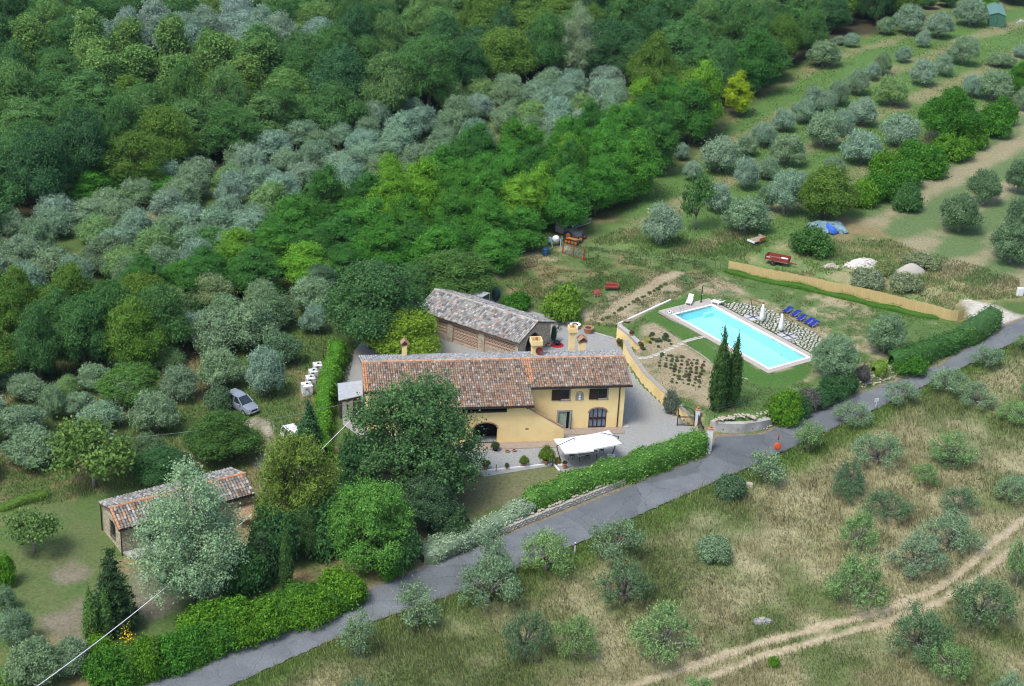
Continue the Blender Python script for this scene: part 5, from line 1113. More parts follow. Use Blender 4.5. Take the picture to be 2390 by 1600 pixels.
dp = HM @ Vector((ca[0] + .25, ca[1] - .75, ca[2] - .25)); dish = empty('satellite_dish', tuple(dp), HA, 'round dark red satellite dish fixed to the big chimney', 'satellite dish')
_q = MB().lathe([(.02, 0), (.2, .02), (.36, .07), (.42, .12), (.40, .125), (.2, .05), (.02, .03)], 20).build('reflector', M_DISH, dish); _q.rotation_euler = (math.radians(68), 0, 0)
MB().tube([(0, .02, 0), (0, .3, -.1), (0, .45, -.1)], .025).build('bracket', M_METALD, dish); MB().tube([(0, 0, -.35), (0, -.45, -.05)], .02).build('feed_arm', M_METALD, dish)

# lean-to on the left gable
lc = [gp(a, b, ZC + h) for a, b, h in [(790, 934, 2.3), (846, 921, 2.5), (845, 887, 2.7), (788, 894, 2.5)]]
lt = empty('lean_to', tuple(gp(795, 985, ZC)), 0, 'lean-to with flat grey sheet roof at the left end of the farmhouse', 'shed'); o0 = np.array(lt.location)
m = MB(); q = [np.array(p) - o0 for p in lc]; m.add([tuple(p) for p in q] + [tuple(p - np.array([0, 0, .08])) for p in q], [(0, 1, 2, 3), (7, 6, 5, 4), (0, 4, 5, 1), (1, 5, 6, 2), (2, 6, 7, 3), (3, 7, 4, 0)]); m.build('sheet_roof', M_ZINC, lt)
m = MB(); qi = [p + (sum(q) / 4 - p) * .12 for p in q]; m.add([(p[0], p[1], -.3) for p in qi] + [(p[0], p[1], p[2] - .1) for p in qi], [(0, 1, 5, 4), (1, 2, 6, 5), (2, 3, 7, 6), (3, 0, 4, 7)]); m.build('wall', pm('dark_boards', (.07, .065, .06), (.04, .04, .04), 4, .9), lt)
for k, wm in ((.12, M_ZINC), (.42, M_CONC)):
    a = qi[0] + (qi[1] - qi[0]) * k; b = qi[0] + (qi[1] - qi[0]) * (k + .2); m = MB(); m.add([(a[0], a[1] - .03, 0), (b[0], b[1] - .03, 0), (b[0], b[1] - .03, 1.95), (a[0], a[1] - .03, 1.95)], [(0, 1, 2, 3)]); m.build('door', wm, lt)

# ------------------------------------------------------------------ barn
BO = np.array([.85, 169.1, ZC]); BA = math.radians(147.63 - 180)
barn = empty('barn', tuple(BO), BA, 'stone barn with grey tile roof and perforated brick lattice walls', 'barn')
bl, bw, bze, bzr = 14.7, 7.62, 2.75, 4.14; bt = (bzr - bze) / (bw / 2)
def bz(y): return bzr - bt * abs(y - bw / 2)
panels = [(-13.7, -10.2, .75, 2.3), (-9.45, -5.8, .2, 2.3), (-5.0, -.75, 1.0, 2.3)]
m = MB(); wall_plane(m, (0, .4, 0), (1, 0, 0), (0, -1, 0), -14.3, -.35, -.4, bz(.4) - .12, panels, .3)
wall_plane(m, (-.35, 0, 0), (0, 1, 0), (1, 0, 0), .4, 7.22, -.4, bz(.4) - .12, [(1.9, 4.9, 0, bz(.4) - .12, 1.4)], .35)
m.add([(-.35, .4, bz(.4) - .12), (-.35, 7.22, bz(.4) - .12), (-.35, bw / 2, bzr - .12)], [(0, 1, 2)])
m.add([(-14.3, .4, -.4), (-14.3, 7.22, -.4), (-14.3, 7.22, bz(7.22) - .12), (-14.3, bw / 2, bzr - .12), (-14.3, .4, bz(.4) - .12)], [(4, 3, 2, 1, 0)])
m.add([(-14.3, 7.22, -.4), (-.35, 7.22, -.4), (-.35, 7.22, bz(.4) - .12), (-14.3, 7.22, bz(.4) - .12)], [(0, 3, 2, 1)])
m.build('wall', M_STONE_B, barn)
M_LATT = pm('lattice_brick', (.56, .41, .30), (.46, .33, .24), 5, .9, .2)
for a, b, c, d in panels:
    m = MB(); nr = int(round((d - c) / .42)); rh = (d - c) / nr; nc = int(round((b - a) / .42)); cw = (b - a) / nc
    for i in range(nr + 1): m.box(a, b, .42, .56, c + i * rh - .045, c + i * rh + .045)
    for i in range(nr):
        for j in range(nc):
            for s in (0, 1):
                x0, x1 = (a + j * cw, a + (j + .5) * cw) if s == 0 else (a + (j + 1) * cw, a + (j + .5) * cw); z0, z1 = c + i * rh + .045, c + (i + 1) * rh - .045; w = .04
                m.add([(x0 - w, .44, z0), (x0 + w, .44, z0), (x1 + w, .44, z1), (x1 - w, .44, z1), (x0 - w, .55, z0), (x0 + w, .55, z0), (x1 + w, .55, z1), (x1 - w, .55, z1)], [(0, 1, 2, 3), (0, 3, 7, 4), (1, 5, 6, 2)])
    m.build('brick_lattice', M_LATT, barn)['kind'] = 'stuff'
for a, b in ((-14.35, -13.7), (-10.2, -9.45), (-5.8, -5.0), (-.75, -.3)): MB().box(a, b, .28, .45, -.4, bz(.4) - .14).build('pillar', M_STONE_B, barn)
MB().box(-13.9, -.8, 1.2, 6.8, -.3, .02).build('floor', M_CONC, barn)
dm = MB()
for k in range(5): dm.box(-.72, -.66, 3.3 + k * .32, 3.6 + k * .32, 0, 2.4)
dm.build('door', M_DKWOOD, barn)
rf = MB(); slab(-bl, 0, 0, bze, bw / 2, bzr); slab(-bl, 0, bw / 2, bzr, bw, bze); br = rf.build('roof', M_UNDER, barn)
bL = math.hypot(bw / 2, bzr - bze); tiles('roof_tiles', (-bl, bw / 2, bzr), (1, 0, 0), (0, -1, -bt), bl, bL, PAL_GREY, br, 11, accent=lambda u, v, r: r.rand() < .02 or (u > .985 and r.rand() < .4))
tiles('roof_tiles', (-bl, bw / 2, bzr), (1, 0, 0), (0, 1, -bt), bl, bL, PAL_GREY, br, 12)
ridge('ridge_tiles', (-bl, bw / 2, bzr + .05), (0, bw / 2, bzr + .05), br, (.38, .35, .30))
# ------------------------------------------------------------------ stone cottage
SO = np.array([-34.72, 127.3, -2.5]); SA = math.radians(34.82)
cot = empty('stone_cottage', tuple(SO), SA, 'small stone cottage with tiled roof and barred arched window half hidden by a poplar', 'house')
sl, sze, sry, szr, sby, szb = 13.5, 2.7, 2.03, 3.86, 5.06, 2.92
tf, tb = (szr - sze) / sry, (szr - szb) / (sby - sry)
def sz(y): return szr - (tf * (sry - y) if y < sry else tb * (y - sry))
m = MB(); y0, y1 = .32, sby - .3
wall_plane(m, (0, y0, 0), (1, 0, 0), (0, -1, 0), .3, sl - .3, -.8, sz(y0) - .12, [(3.0, 4.2, .2, 2.2), (8.6, 9.8, .0, 2.1)], .3)
wall_plane(m, (.3, 0, 0), (0, 1, 0), (-1, 0, 0), y0, y1, -.8, sz(y0) - .12, [(1.65, 2.85, .55, 2.35, .5)], .3)
m.add([(.3, y0, sz(y0) - .12), (.3, y1, sz(y0) - .12), (.3, y1, sz(y1) - .12), (.3, sry, szr - .12)], [(3, 2, 1, 0)])
m.add([(sl - .3, y0, -.8), (sl - .3, y1, -.8), (sl - .3, y1, sz(y1) - .12), (sl - .3, sry, szr - .12), (sl - .3, y0, sz(y0) - .12)], [(0, 1, 2, 3, 4)])
m.add([(.3, y1, -.8), (sl - .3, y1, -.8), (sl - .3, y1, sz(y1) - .12), (.3, y1, sz(y1) - .12)], [(0, 3, 2, 1)]); m.build('wall', M_STONE, cot)
MB().box(.9, sl - .9, .9, y1 - .5, -.6, 2.2).build('interior', M_DARK, cot)  # near-black solid, its colour stands in for the unlit room
w = MB().box(.5, .53, 1.65, 2.85, .55, 2.35).build('window', M_GLASS, cot); bb = MB()
for k in range(6): bb.box(.22, .25, 1.66 + k * .23, 1.69 + k * .23, .5, 2.35)
for k in range(5): bb.box(.215, .245, 1.6, 2.9, .6 + k * .4, .63 + k * .4)
bb.build('window_bars', M_METALD, w)
rf = MB(); slab(0, sl, 0, sze, sry, szr); slab(0, sl, sry, szr, sby, szb); cr = rf.build('roof', M_UNDER, cot)
tiles('roof_tiles', (0, sry, szr), (1, 0, 0), (0, -1, -tf), sl, math.hypot(sry, szr - sze), [tuple(v * .78 for v in c) for c in PAL_WARM[2:6] + PAL_GREY], cr, 21, pu=.3, rad=.14, accent=lambda u, v, r: u < .02 or u > .98 or r.rand() < .06)
tiles('roof_tiles', (0, sry, szr), (1, 0, 0), (0, 1, -tb), sl, math.hypot(sby - sry, szr - szb), [tuple(v * .75 for v in c) for c in PAL_GREY], cr, 22, pu=.3, rad=.14)
ridge('ridge_tiles', (0, sry, szr + .06), (sl, sry, szr + .06), cr, (.52, .25, .13))
MB().tube([(0, -.06, sze - .1), (sl, -.06, sze - .1)], .08).build('gutter', M_METALD, cot)
MB().tube([(.2, -.02, -.5), (.2, -.02, 2.5)], .06).build('drainpipe', M_METALD, cot); MB().tube([(.2, sby - .1, -.5), (.2, sby - .1, 2.8)], .06).build('drainpipe', M_METALD, cot)
MB().prism([(.4, .3), (.9, -1.3), (5.5, -1.0), (5.5, .3)], -.6, .06).build('terrace', M_CONC, cot)
an = MB().box(sl - 2.0, sl - .3, -1.3, .2, -.5, .9).build('annex_wall', M_BRICK, cot); rf = MB(); slab(sl - 2.2, sl - .1, -1.5, 1.05, .25, 1.55); rf.build('annex_roof', M_BRICK, an)
# ------------------------------------------------------------------ more materials
M_COPE = pm('pool_coping', (.80, .80, .78), (.74, .74, .72), 3, .6)
M_DECK = pm('deck_slab', (.44, .39, .34), (.37, .33, .29), 2.5, .85, .2, 20)
M_LINER = pm('pool_liner', (.50, .88, .93), (.48, .86, .92), 1.2, .6)
M_CHROME = pm('chrome', (.7, .7, .7), (.6, .6, .6), 5, .2, metal=1)
M_PLAST = pm('white_plastic', (.80, .80, .80), (.76, .76, .77), 4, .45)
M_BLUEF = pm('blue_fabric', (.02, .03, .28), (.015, .025, .22), 9, .8)
M_CANVAS = pm('white_canvas', (.82, .81, .78), (.76, .75, .71), 3, .8)
M_REDWOOD = pm('red_brown_wood', (.20, .07, .04), (.14, .05, .03), 7, .6)
M_SLAB = pm('grey_slab', (.50, .50, .52), (.44, .44, .46), 4, .8)
M_FLAG = pm('flagstone', (.50, .48, .40), (.36, .34, .27), 2.2, .9, .4, 14, c3=(.60, .58, .52), s3=1.1)
M_ROCK = pm('field_stone', (.48, .42, .32), (.32, .28, .21), 2.5, .9, .5, 10, c3=(.56, .52, .44), s3=1.3)
M_RED = pm('red_paint', (.30, .045, .035), (.22, .035, .03), 4, .55, c3=(.18, .06, .04), s3=2)
M_REDW = pm('red_brown_paint', (.27, .075, .04), (.20, .055, .035), 5, .6)
M_ORANGE = pm('orange_paint', (.48, .17, .035), (.34, .11, .03), 4, .6)
M_RUBBER = pm('rubber', (.03, .03, .03), (.02, .02, .02), 8, .9)
M_TARP = pm('grey_tarpaulin', (.075, .09, .095), (.05, .06, .065), 3, .7)
M_BLUE = pm('blue_barrel', (.02, .07, .16), (.015, .05, .12), 3, .5)
M_IRON = pm('wrought_iron', (.035, .028, .025), (.02, .018, .017), 6, .6)
M_SOILP = pm('potting_soil', (.06, .045, .03), (.04, .03, .02), 8, .95)
M_STEEL = pm('galvanised_steel', (.42, .43, .43), (.30, .31, .31), 4, .6, metal=.3)
M_WOODG = pm('weathered_wood', (.36, .30, .22), (.24, .20, .15), 5, .9, .2)

def dirpx(fr, a, b, z=None):
    p, q = at(*fx(fr, *a), z=z), at(*fx(fr, *b), z=z); return p, q, math.atan2(q[1] - p[1], q[0] - p[0]), float(np.linalg.norm((q - p)[:2]))
def W3(fr, x, y, z): return Vector(gp(*fx(fr, x, y), z))
def strip_wall(name, P, z0, z1s, th, mat, parent=None, side=1):
    """wall along ground points, foot on the line, thickness to one side"""
    P = [np.array(p[:2]) for p in P]; n = len(P); m = MB(); off = []
    for i in range(n):
        t = unit(P[min(i + 1, n - 1)] - P[max(i - 1, 0)]); off.append(P[i] + np.array([-t[1], t[0]]) * th * side)
    z1s = z1s if hasattr(z1s, '__len__') else [z1s] * n
    vs = []
    for i in range(n): vs += [(*P[i], z0), (*off[i], z0), (*off[i], z1s[i]), (*P[i], z1s[i])]
    fs = [(0, 1, 2, 3), ((n - 1) * 4 + 3, (n - 1) * 4 + 2, (n - 1) * 4 + 1, (n - 1) * 4)]
    for i in range(n - 1):
        a, b = i * 4, i * 4 + 4; fs += [(a + 3, a + 2, b + 2, b + 3), (a, a + 3, b + 3, b), (a + 1, b + 1, b + 2, a + 2)]
    o = m.add(vs, fs).build(name, mat, parent)
    return o
def dense(P, n): q = resample(P, n); return [np.array([x, y, float(TL(x, y))]) for x, y in q]
# ------------------------------------------------------------------ swimming pool
pool = empty('swimming_pool', (POOL_O[0], POOL_O[1], 0), POOL_A, 'long rectangular swimming pool with turquoise water and white coping', 'swimming pool')
hx, hy = PLN / 2, PWD / 2
m = MB(); m.add([(-hx, -hy, .02), (hx, -hy, .02), (hx, hy, .02), (-hx, hy, .02), (-hx, -hy, -1.2), (hx, -hy, -1.6), (hx, hy, -1.6), (-hx, hy, -1.2)], [(4, 5, 6, 7), (0, 4, 7, 3), (1, 2, 6, 5), (0, 1, 5, 4), (3, 7, 6, 2)]); basin = m.build('basin', M_LINER, pool)
MB().box(-hx + .01, -hx + .5, hy - 1.4, hy - .01, -1.15, -.7).build('step', M_LINER, basin)
def water_mat():
    m, N, L, B = new_mat('pool_water'); tr = N.new('ShaderNodeBsdfTransparent'); tr.inputs[0].default_value = (.78, .97, 1, 1)
    gl = N.new('ShaderNodeBsdfGlossy'); gl.inputs['Roughness'].default_value = .04; fr = N.new('ShaderNodeFresnel'); fr.inputs[0].default_value = 1.33
    tc = N.new('ShaderNodeTexCoord'); no = N.new('ShaderNodeTexNoise'); no.inputs['Scale'].default_value = 1.4; L.new(tc.outputs['Object'], no.inputs['Vector'])
    bp = N.new('ShaderNodeBump'); bp.inputs['Strength'].default_value = .08; bp.inputs['Distance'].default_value = .05; L.new(no.outputs['Fac'], bp.inputs['Height']); L.new(bp.outputs[0], gl.inputs['Normal'])
    mx = N.new('ShaderNodeMixShader'); L.new(fr.outputs[0], mx.inputs[0]); L.new(tr.outputs[0], mx.inputs[1]); L.new(gl.outputs[0], mx.inputs[2]); L.new(mx.outputs[0], N['Material Output'].inputs['Surface']); return m
mesh_obj('water', [(-hx, -hy, -.1), (hx, -hy, -.1), (hx, hy, -.1), (-hx, hy, -.1)], [(0, 1, 2, 3)], water_mat(), pool)
c = .3
for nm, b in (('coping', (-hx - c, hx + c, -hy - c, -hy)), ('coping', (-hx - c, hx + c, hy, hy + c)), ('coping', (-hx - c, -hx, -hy, hy)), ('coping', (hx, hx + c, -hy, hy))): MB().box(*b, -.3, .06).build(nm, M_COPE, pool, bevel=.03)
DX0, DX1, DY0, DY1 = -hx - 1.85, hx + 1.0, -hy - 1.05, hy + 1.05
def deck(x0, x1, y0, y1, nx, ny):
    for i in range(nx):
        for j in range(ny):
            a, b = x0 + (x1 - x0) * i / nx, x0 + (x1 - x0) * (i + 1) / nx; d, e = y0 + (y1 - y0) * j / ny, y0 + (y1 - y0) * (j + 1) / ny
            MB().box(a + .01, b - .01, d + .01, e - .01, -.25, .04 + random.uniform(-.003, .003)).build('deck_slab', M_DECK, pool)
deck(DX0, -hx - c, DY0, DY1, 2, 5); deck(-hx - c, DX1, DY0, -hy - c, 12, 1); deck(-hx - c, DX1, hy + c, DY1, 12, 1); deck(hx + c, DX1, -hy - c, hy + c, 1, 5)
ld = MB()
for s in (-.25, .25): ld.tube([(-hx - .25, -hy + 1.0 + s, .05), (-hx - .2, -hy + 1.0 + s, .75), (-hx + .1, -hy + 1.0 + s, .8), (-hx + .18, -hy + 1.0 + s, .5), (-hx + .2, -hy + 1.0 + s, -.9)], .03)
for z in (-.2, -.5, -.8): ld.tube([(-hx + .2, -hy + .75, z), (-hx + .2, -hy + 1.25, z)], .025)
ld.build('ladder', M_CHROME, pool)
# life ring, shower, loungers
p = at(*fx('P', 428, 455), z=.05); lr = empty('lifebuoy', tuple(p), .4, 'white lifebuoy ring lying on the deck at the left pool corner', 'lifebuoy')
def torus(m, R, r, n=20, k=8, c=(0, 0, 0), M=None):
    b = len(m.v)
    for i in range(n):
        a = 2 * PI * i / n
        for j in range(k):
            t = 2 * PI * j / k; v = Vector(((R + r * math.cos(t)) * math.cos(a), (R + r * math.cos(t)) * math.sin(a), r * math.sin(t)))
            if M is not None: v = M @ v
            m.v.append(tuple(v + Vector(c)))
    for i in range(n):
        for j in range(k): m.f.append((b + i * k + j, b + ((i + 1) % n) * k + j, b + ((i + 1) % n) * k + (j + 1) % k, b + i * k + (j + 1) % k))
    return m
torus(MB(), .28, .09).build('ring', M_PLAST, lr).location = (0, 0, .09)
for k in range(4):
    a = k * PI / 2; MB().tube([(.18 * math.cos(a), .18 * math.sin(a), .09), (.38 * math.cos(a), .38 * math.sin(a), .1)], .1, n=8).build('band', pm('band_grey', (.25, .27, .32), None, 4), lr)
p = at(*fx('P', 795, 328), z=.04); sh = empty('garden_shower', tuple(p), .6, 'slim black solar shower post on the deck behind the pool', 'shower')
MB().lathe([(.16, 0), (.16, .04), (.06, .05)], 10).build('foot', M_METALD, sh); MB().tube([(0, 0, .04), (0, 0, 2.15)], .075, .065, 10).build('column', M_METALD, sh); MB().tube([(0, 0, 2.0), (.1, 0, 2.2), (.28, 0, 2.2)], .03).build('head', M_METALD, sh); MB().box(-.09, .09, -.12, -.07, 1.0, 1.1).build('tap', M_CHROME, sh)
def lounger(name, loc, rz, label, group, fabric, frame_m, L=1.85, back=50, w=.62):
    o = empty(name, tuple(loc), rz, label, 'sun lounger', group); h = .34; sl_ = L * .62; bk = L * .42; a = math.radians(back)
    m = MB()
    for k in range(9): m.box(k * sl_ / 9, (k + .86) * sl_ / 9, -w / 2, w / 2, h, h + .035)
    m.build('seat', fabric, o)
    m = MB(); R = Matrix.Translation((sl_, 0, h)) @ Matrix.Rotation(-a, 4, 'Y')
    for k in range(6): m.box(k * bk / 6, (k + .86) * bk / 6, -w / 2, w / 2, 0, .035, R)
    m.build('backrest', fabric, o)
    for y in (-w / 2 - .02, w / 2 + .02): MB().box(0, sl_ + .1, y - .025, y + .025, h - .06, h + .04).build('side_rail', frame_m, o)
    for x in (.15, sl_ - .05):
        for y in (-w / 2, w / 2): MB().box(x - .04, x + .04, y - .03, y + .03, 0, h).build('leg', frame_m, o)
    for y in (-w / 2 - .04, w / 2 + .04): MB().tube([(sl_ - .45, y, h), (sl_ - .4, y, h + .2), (sl_ + .1, y, h + .22)], .025).build('armrest', frame_m, o)
    return o
p, q, a, d = dirpx('P', (640, 372), (705, 262), .05); lounger('sun_lounger', p, a, 'white plastic sun lounger with raised back at the far end of the pool', None, M_PLAST, M_PLAST, back=60)
p, q, a, d = dirpx('P', (925, 335), (1050, 372), .05); lounger('sun_lounger', p, a, 'white plastic lounger lying flat at the top corner of the pool', None, M_PLAST, M_PLAST, back=28, L=1.7)
for i, (x, y) in enumerate([(1822, 448), (1915, 490), (1985, 540), (2075, 580), (2125, 612)]):
    p, q, a, d = dirpx('P', (x - 42, y + 22), (x + 60, y - 22), .0)
    lounger('beach_lounger', p, a, ['blue folding lounger, the one nearest the closed parasol', 'blue folding lounger second from the closed parasol', 'blue folding lounger in the middle of the row of five', 'blue folding lounger second from the far right end of the row', 'blue folding lounger at the far right end of the row'][i], 'blue loungers beside the stone terrace', M_BLUEF, M_STEEL, L=1.5, back=18, w=.68)
# closed cantilever parasols
def closed_parasol(base, top, can, label):
    b = W3('P', *base, 0); t = Vector((*W3('P', *top, 2.5)[:2], 2.5)); cb = W3('P', *can, .35); o = empty('closed_parasol', tuple(b), 0, label, 'parasol', 'closed parasols by the pool'); o['group'] = 'closed parasols by the pool'
    t = b + (t - b) * 1.0 - Vector((0, 0, 0)); apex = Vector((cb.x, cb.y, 2.55)); L0 = lambda v: v - b
    for dx in (-.42, .42):
        for dy in (-.42, .42): MB().box(dx - .39, dx + .39, dy - .39, dy + .39, .0, .09).build('base_slab', M_SLAB, o).rotation_euler = (0, 0, POOL_A)
    MB().box(-.06, .06, -.8, .8, .09, .13).build('base_cross', M_METALD, o).rotation_euler = (0, 0, POOL_A); MB().box(-.8, .8, -.06, .06, .131, .16).build('base_cross', M_METALD, o).rotation_euler = (0, 0, POOL_A)
    MB().tube([(0, 0, .1), (0, 0, .5)], .06).build('socket', M_METALD, o); MB().tube([(0, 0, .3), L0(t)], .055, .05, 8).build('pole', M_REDWOOD, o); MB().tube([L0(t), L0(apex)], .045, .04, 8).build('arm', M_REDWOOD, o)
    m = MB(); prof = [(.05, 0), (.11, -.15), (.17, -.7), (.24, -1.3), (.27, -1.75), (.22, -2.1), (.16, -2.2)]; n = 16; bb = len(m.v)
    for i, (r_, z) in enumerate(prof):
        for k in range(n): rr = r_ * (1 + .22 * (k % 2)); m.v.append((rr * math.cos(2 * PI * k / n), rr * math.sin(2 * PI * k / n), z))
    for i in range(len(prof) - 1):
        for k in range(n): m.f.append((bb + i * n + k, bb + (i + 1) * n + k, bb + (i + 1) * n + (k + 1) % n, bb + i * n + (k + 1) % n))
    m.build('folded_canopy', M_CANVAS, o, smooth=True).location = L0(apex) + Vector((0, 0, .02)); MB().lathe([(.1, 0), (.12, .08), (.03, .16)], 8).build('cap', M_METALD, o).location = L0(apex)
    return o
closed_parasol((1410, 515), (1388, 290), (1515, 545), 'closed white parasol on a red-brown pole, nearer the top of the pool')
closed_parasol((1825, 735), (1885, 545), (1740, 660), 'closed white parasol on a red-brown pole, nearer the blue loungers')
# ------------------------------------------------------------------ flagstone terrace: every stone its own piece
st_px = [(1020, 385), (1050, 350), (1200, 338), (1330, 345), (1560, 398), (1700, 458), (1870, 560), (2010, 625), (2150, 690), (2235, 760), (2190, 850), (2100, 920), (2050, 945), (1900, 860), (1500, 640), (1300, 530)]
ST = [gp(*fx('P', *p)) for p in st_px]; S0 = POOL_O[:2]
tl = [pooluv(p) for p in ST]
ter = empty('flagstone_terrace', (POOL_O[0], POOL_O[1], 0), POOL_A, 'curved terrace of irregular pale flagstones with grass joints beside the pool', 'terrace')
def voronoi_cells(pts, keep, rad=1.6):
    out = []
    for i in keep:
        c = np.array(pts[i]); poly = [c + np.array(v) * rad for v in ((-1, -1), (1, -1), (1, 1), (-1, 1))]
        for j, q in enumerate(pts):
            q = np.array(q)
            if j == i or np.abs(q - c).max() > 2 * rad: continue
            mid = (c + q) / 2; nrm = q - c; new = []
            for k in range(len(poly)):
                a, b = poly[k], poly[(k + 1) % len(poly)]; da, db = (a - mid) @ nrm, (b - mid) @ nrm
                if da <= 0: new.append(a)
                if da * db < 0: new.append(a + (b - a) * (da / (da - db)))
            poly = new
            if len(poly) < 3: break
        if len(poly) >= 3: out.append((c, poly))
    return out
rr = random.Random(9); xs = [p[0] for p in tl]; ys = [p[1] for p in tl]; pts = []
stx, sty = .54, .37; y = min(ys) - .6; row = 0
while y < max(ys) + .6:
    x = min(xs) - .6 + (row % 2) * stx / 2
    while x < max(xs) + .6: pts.append((x + rr.uniform(-.17, .17), y + rr.uniform(-.11, .11))); x += stx
    y += sty; row += 1
kp = [i for i, p in enumerate(pts) if inpoly(np.array([p[0]]), np.array([p[1]]), tl)[0] and p[1] > hy + 1.2]
for c, poly in voronoi_cells(pts, kp):
    P = [];
    for v in poly:
        d = v - c; l = np.linalg.norm(d); P.append(c + d * max(.2, (l - .10 * rr.uniform(.8, 1.5)) / l))
    P2 = []
    for k in range(len(P)): a, b = P[k], P[(k + 1) % len(P)]; P2 += [a + (b - a) * .14, b - (b - a) * .14]
    z = .045 + rr.uniform(-.012, .02); MB().prism(P2, -.08, [z + rr.uniform(-.008, .008) for _ in P2]).build('flagstone', M_FLAG, ter)
# ------------------------------------------------------------------ stones helper: one mesh per stone shape, many uses
def stone_mesh(seed, a=1, b=.75, c=.6):
    r = random.Random(seed); bm = bmesh.new(); bmesh.ops.create_icosphere(bm, subdivisions=1, radius=.5)
    for v in bm.verts: k = r.uniform(.82, 1.18); v.co = Vector((v.co.x * a * k, v.co.y * b * k, v.co.z * c * k))
    me = bpy.data.meshes.new('stone'); bm.to_mesh(me); bm.free(); me.materials.append(M_ROCK); return me
STONES = [stone_mesh(i) for i in range(6)]
def stone(parent, loc, s, rz=None, name='stone', sc=None, mat=None):
    o = link(name, rr.choice(STONES), None, parent); o.location = loc; o.rotation_euler = (rr.uniform(-.3, .3), rr.uniform(-.3, .3), rr.uniform(0, 6.28) if rz is None else rz + rr.uniform(-.12, .12)); o.scale = (s * rr.uniform(.85, 1.2), s * rr.uniform(.85, 1.15), s * rr.uniform(.8, 1.1)) if sc is None else sc
    return o
# dry stone wall under the hedges along the road
P = [at(a, b) for a, b in [(998, 1312), (1100, 1272), (1200, 1236), (1327, 1184), (1430, 1142), (1531, 1102), (1630, 1064)]]
rw = empty('roadside_stone_wall', tuple(P[0]), 0, 'low rough stone wall between the hedges and the road', 'wall'); line = dense(P, 80); o0 = np.array(P[0])
strip_wall('mortar_core', [q - o0 for q in dense(P, 40)], -1.6 - o0[2] - 1.2, [float(q[2] - o0[2]) + .62 for q in dense(P, 40)], .35, M_CONC, rw, 1)
for i, q in enumerate(line[:-1]):
    a = math.atan2(line[i + 1][1] - q[1], line[i + 1][0] - q[0]); nrm = np.array([-math.sin(a), math.cos(a), 0])
    for j, z in enumerate((.12, .36, .6)):
        s = rr.uniform(.44, .6); stone(rw, tuple(q - o0 + nrm * rr.uniform(.02, .08) + np.array([math.cos(a), math.sin(a), 0]) * (.17 * j + rr.uniform(-.06, .06)) + np.array([0, 0, z])), s, a, sc=(s * 1.05, .36, .32))
    if rr.random() < .6: stone(rw, tuple(q - o0 + nrm * .3 + np.array([0, 0, .78])), rr.uniform(.35, .5), a)
# stony bank to the right of the concrete wall
bk = empty('stony_bank', tuple(at(1803, 994)), 0, 'bank of loose pale stones along the road above the asphalt', 'stone bank'); o0 = np.array(bk.location)
line = dense([at(a, b) for a, b in [(1785, 1004), (1803, 992), (1868, 964), (1998, 912), (2110, 872)]], 70)
for i, q in enumerate(line[:-1]):
    a = math.atan2(line[i + 1][1] - q[1], line[i + 1][0] - q[0]); nrm = np.array([-math.sin(a), math.cos(a), 0])
    for j in range(4):
        p = q + nrm * (.12 + .36 * j + rr.uniform(-.15, .15)); p[2] = ground(p) + .04; stone(bk, tuple(p - o0), rr.uniform(.22, .5))
# rockery
rk = empty('rockery', tuple(at(*fx('Q', 1000, 560), z=-.05)), 0, 'row of pale rounded boulders behind the curved concrete wall', 'rockery'); o0 = np.array(rk.location)
for i in range(46):
    t = i / 45; x = 780 + 430 * t + rr.uniform(-8, 8); y = 545 - 25 * math.sin(t * 3) + rr.uniform(-16, 16) - (18 if t > .5 else 0); p = gp(*fx('Q', x, y), .1); stone(rk, tuple(p - o0), rr.uniform(.32, .55), name='boulder')
# lawn edging stones
ed = empty('lawn_edging', tuple(gp(*fx('P', 520, 770))), 0, 'line of small whitish stones edging the pool lawn', 'edging'); o0 = np.array(ed.location)
for seg in ([(200, 640), (300, 645), (400, 700), (520, 772)], [(590, 835), (640, 855), (760, 930), (860, 1000), (905, 1040)], [(1245, 1210), (1290, 1230), (1345, 1245)]):
    for q in resample([gp(*fx('P', *s)) for s in seg], int(6 + len(seg) * 5)): stone(ed, (q[0] - o0[0], q[1] - o0[1], .03), rr.uniform(.16, .28))
# stepping stones
ss = empty('stepping_stone_path', tuple(gp(*fx('P', 60, 995))), 0, 'path of square pale stepping stones from the steps to the pool', 'path'); o0 = np.array(ss.location)
for i, (x, y) in enumerate([(5, 985), (60, 997), (125, 993), (185, 982), (245, 963), (293, 947), (345, 925), (395, 900), (440, 880), (493, 853), (548, 828), (605, 800), (655, 783), (700, 770), (750, 757), (800, 748)]):
    p = gp(*fx('P', x, y)) - o0; k = MB().prism([(-.34, -.26), (.34, -.26), (.36, .24), (-.32, .28)], -.1, .05).build('stepping_stone', M_FLAG, ss); k.location = tuple(p); k.rotation_euler = (0, 0, math.radians(25) + rr.uniform(-.25, .25))
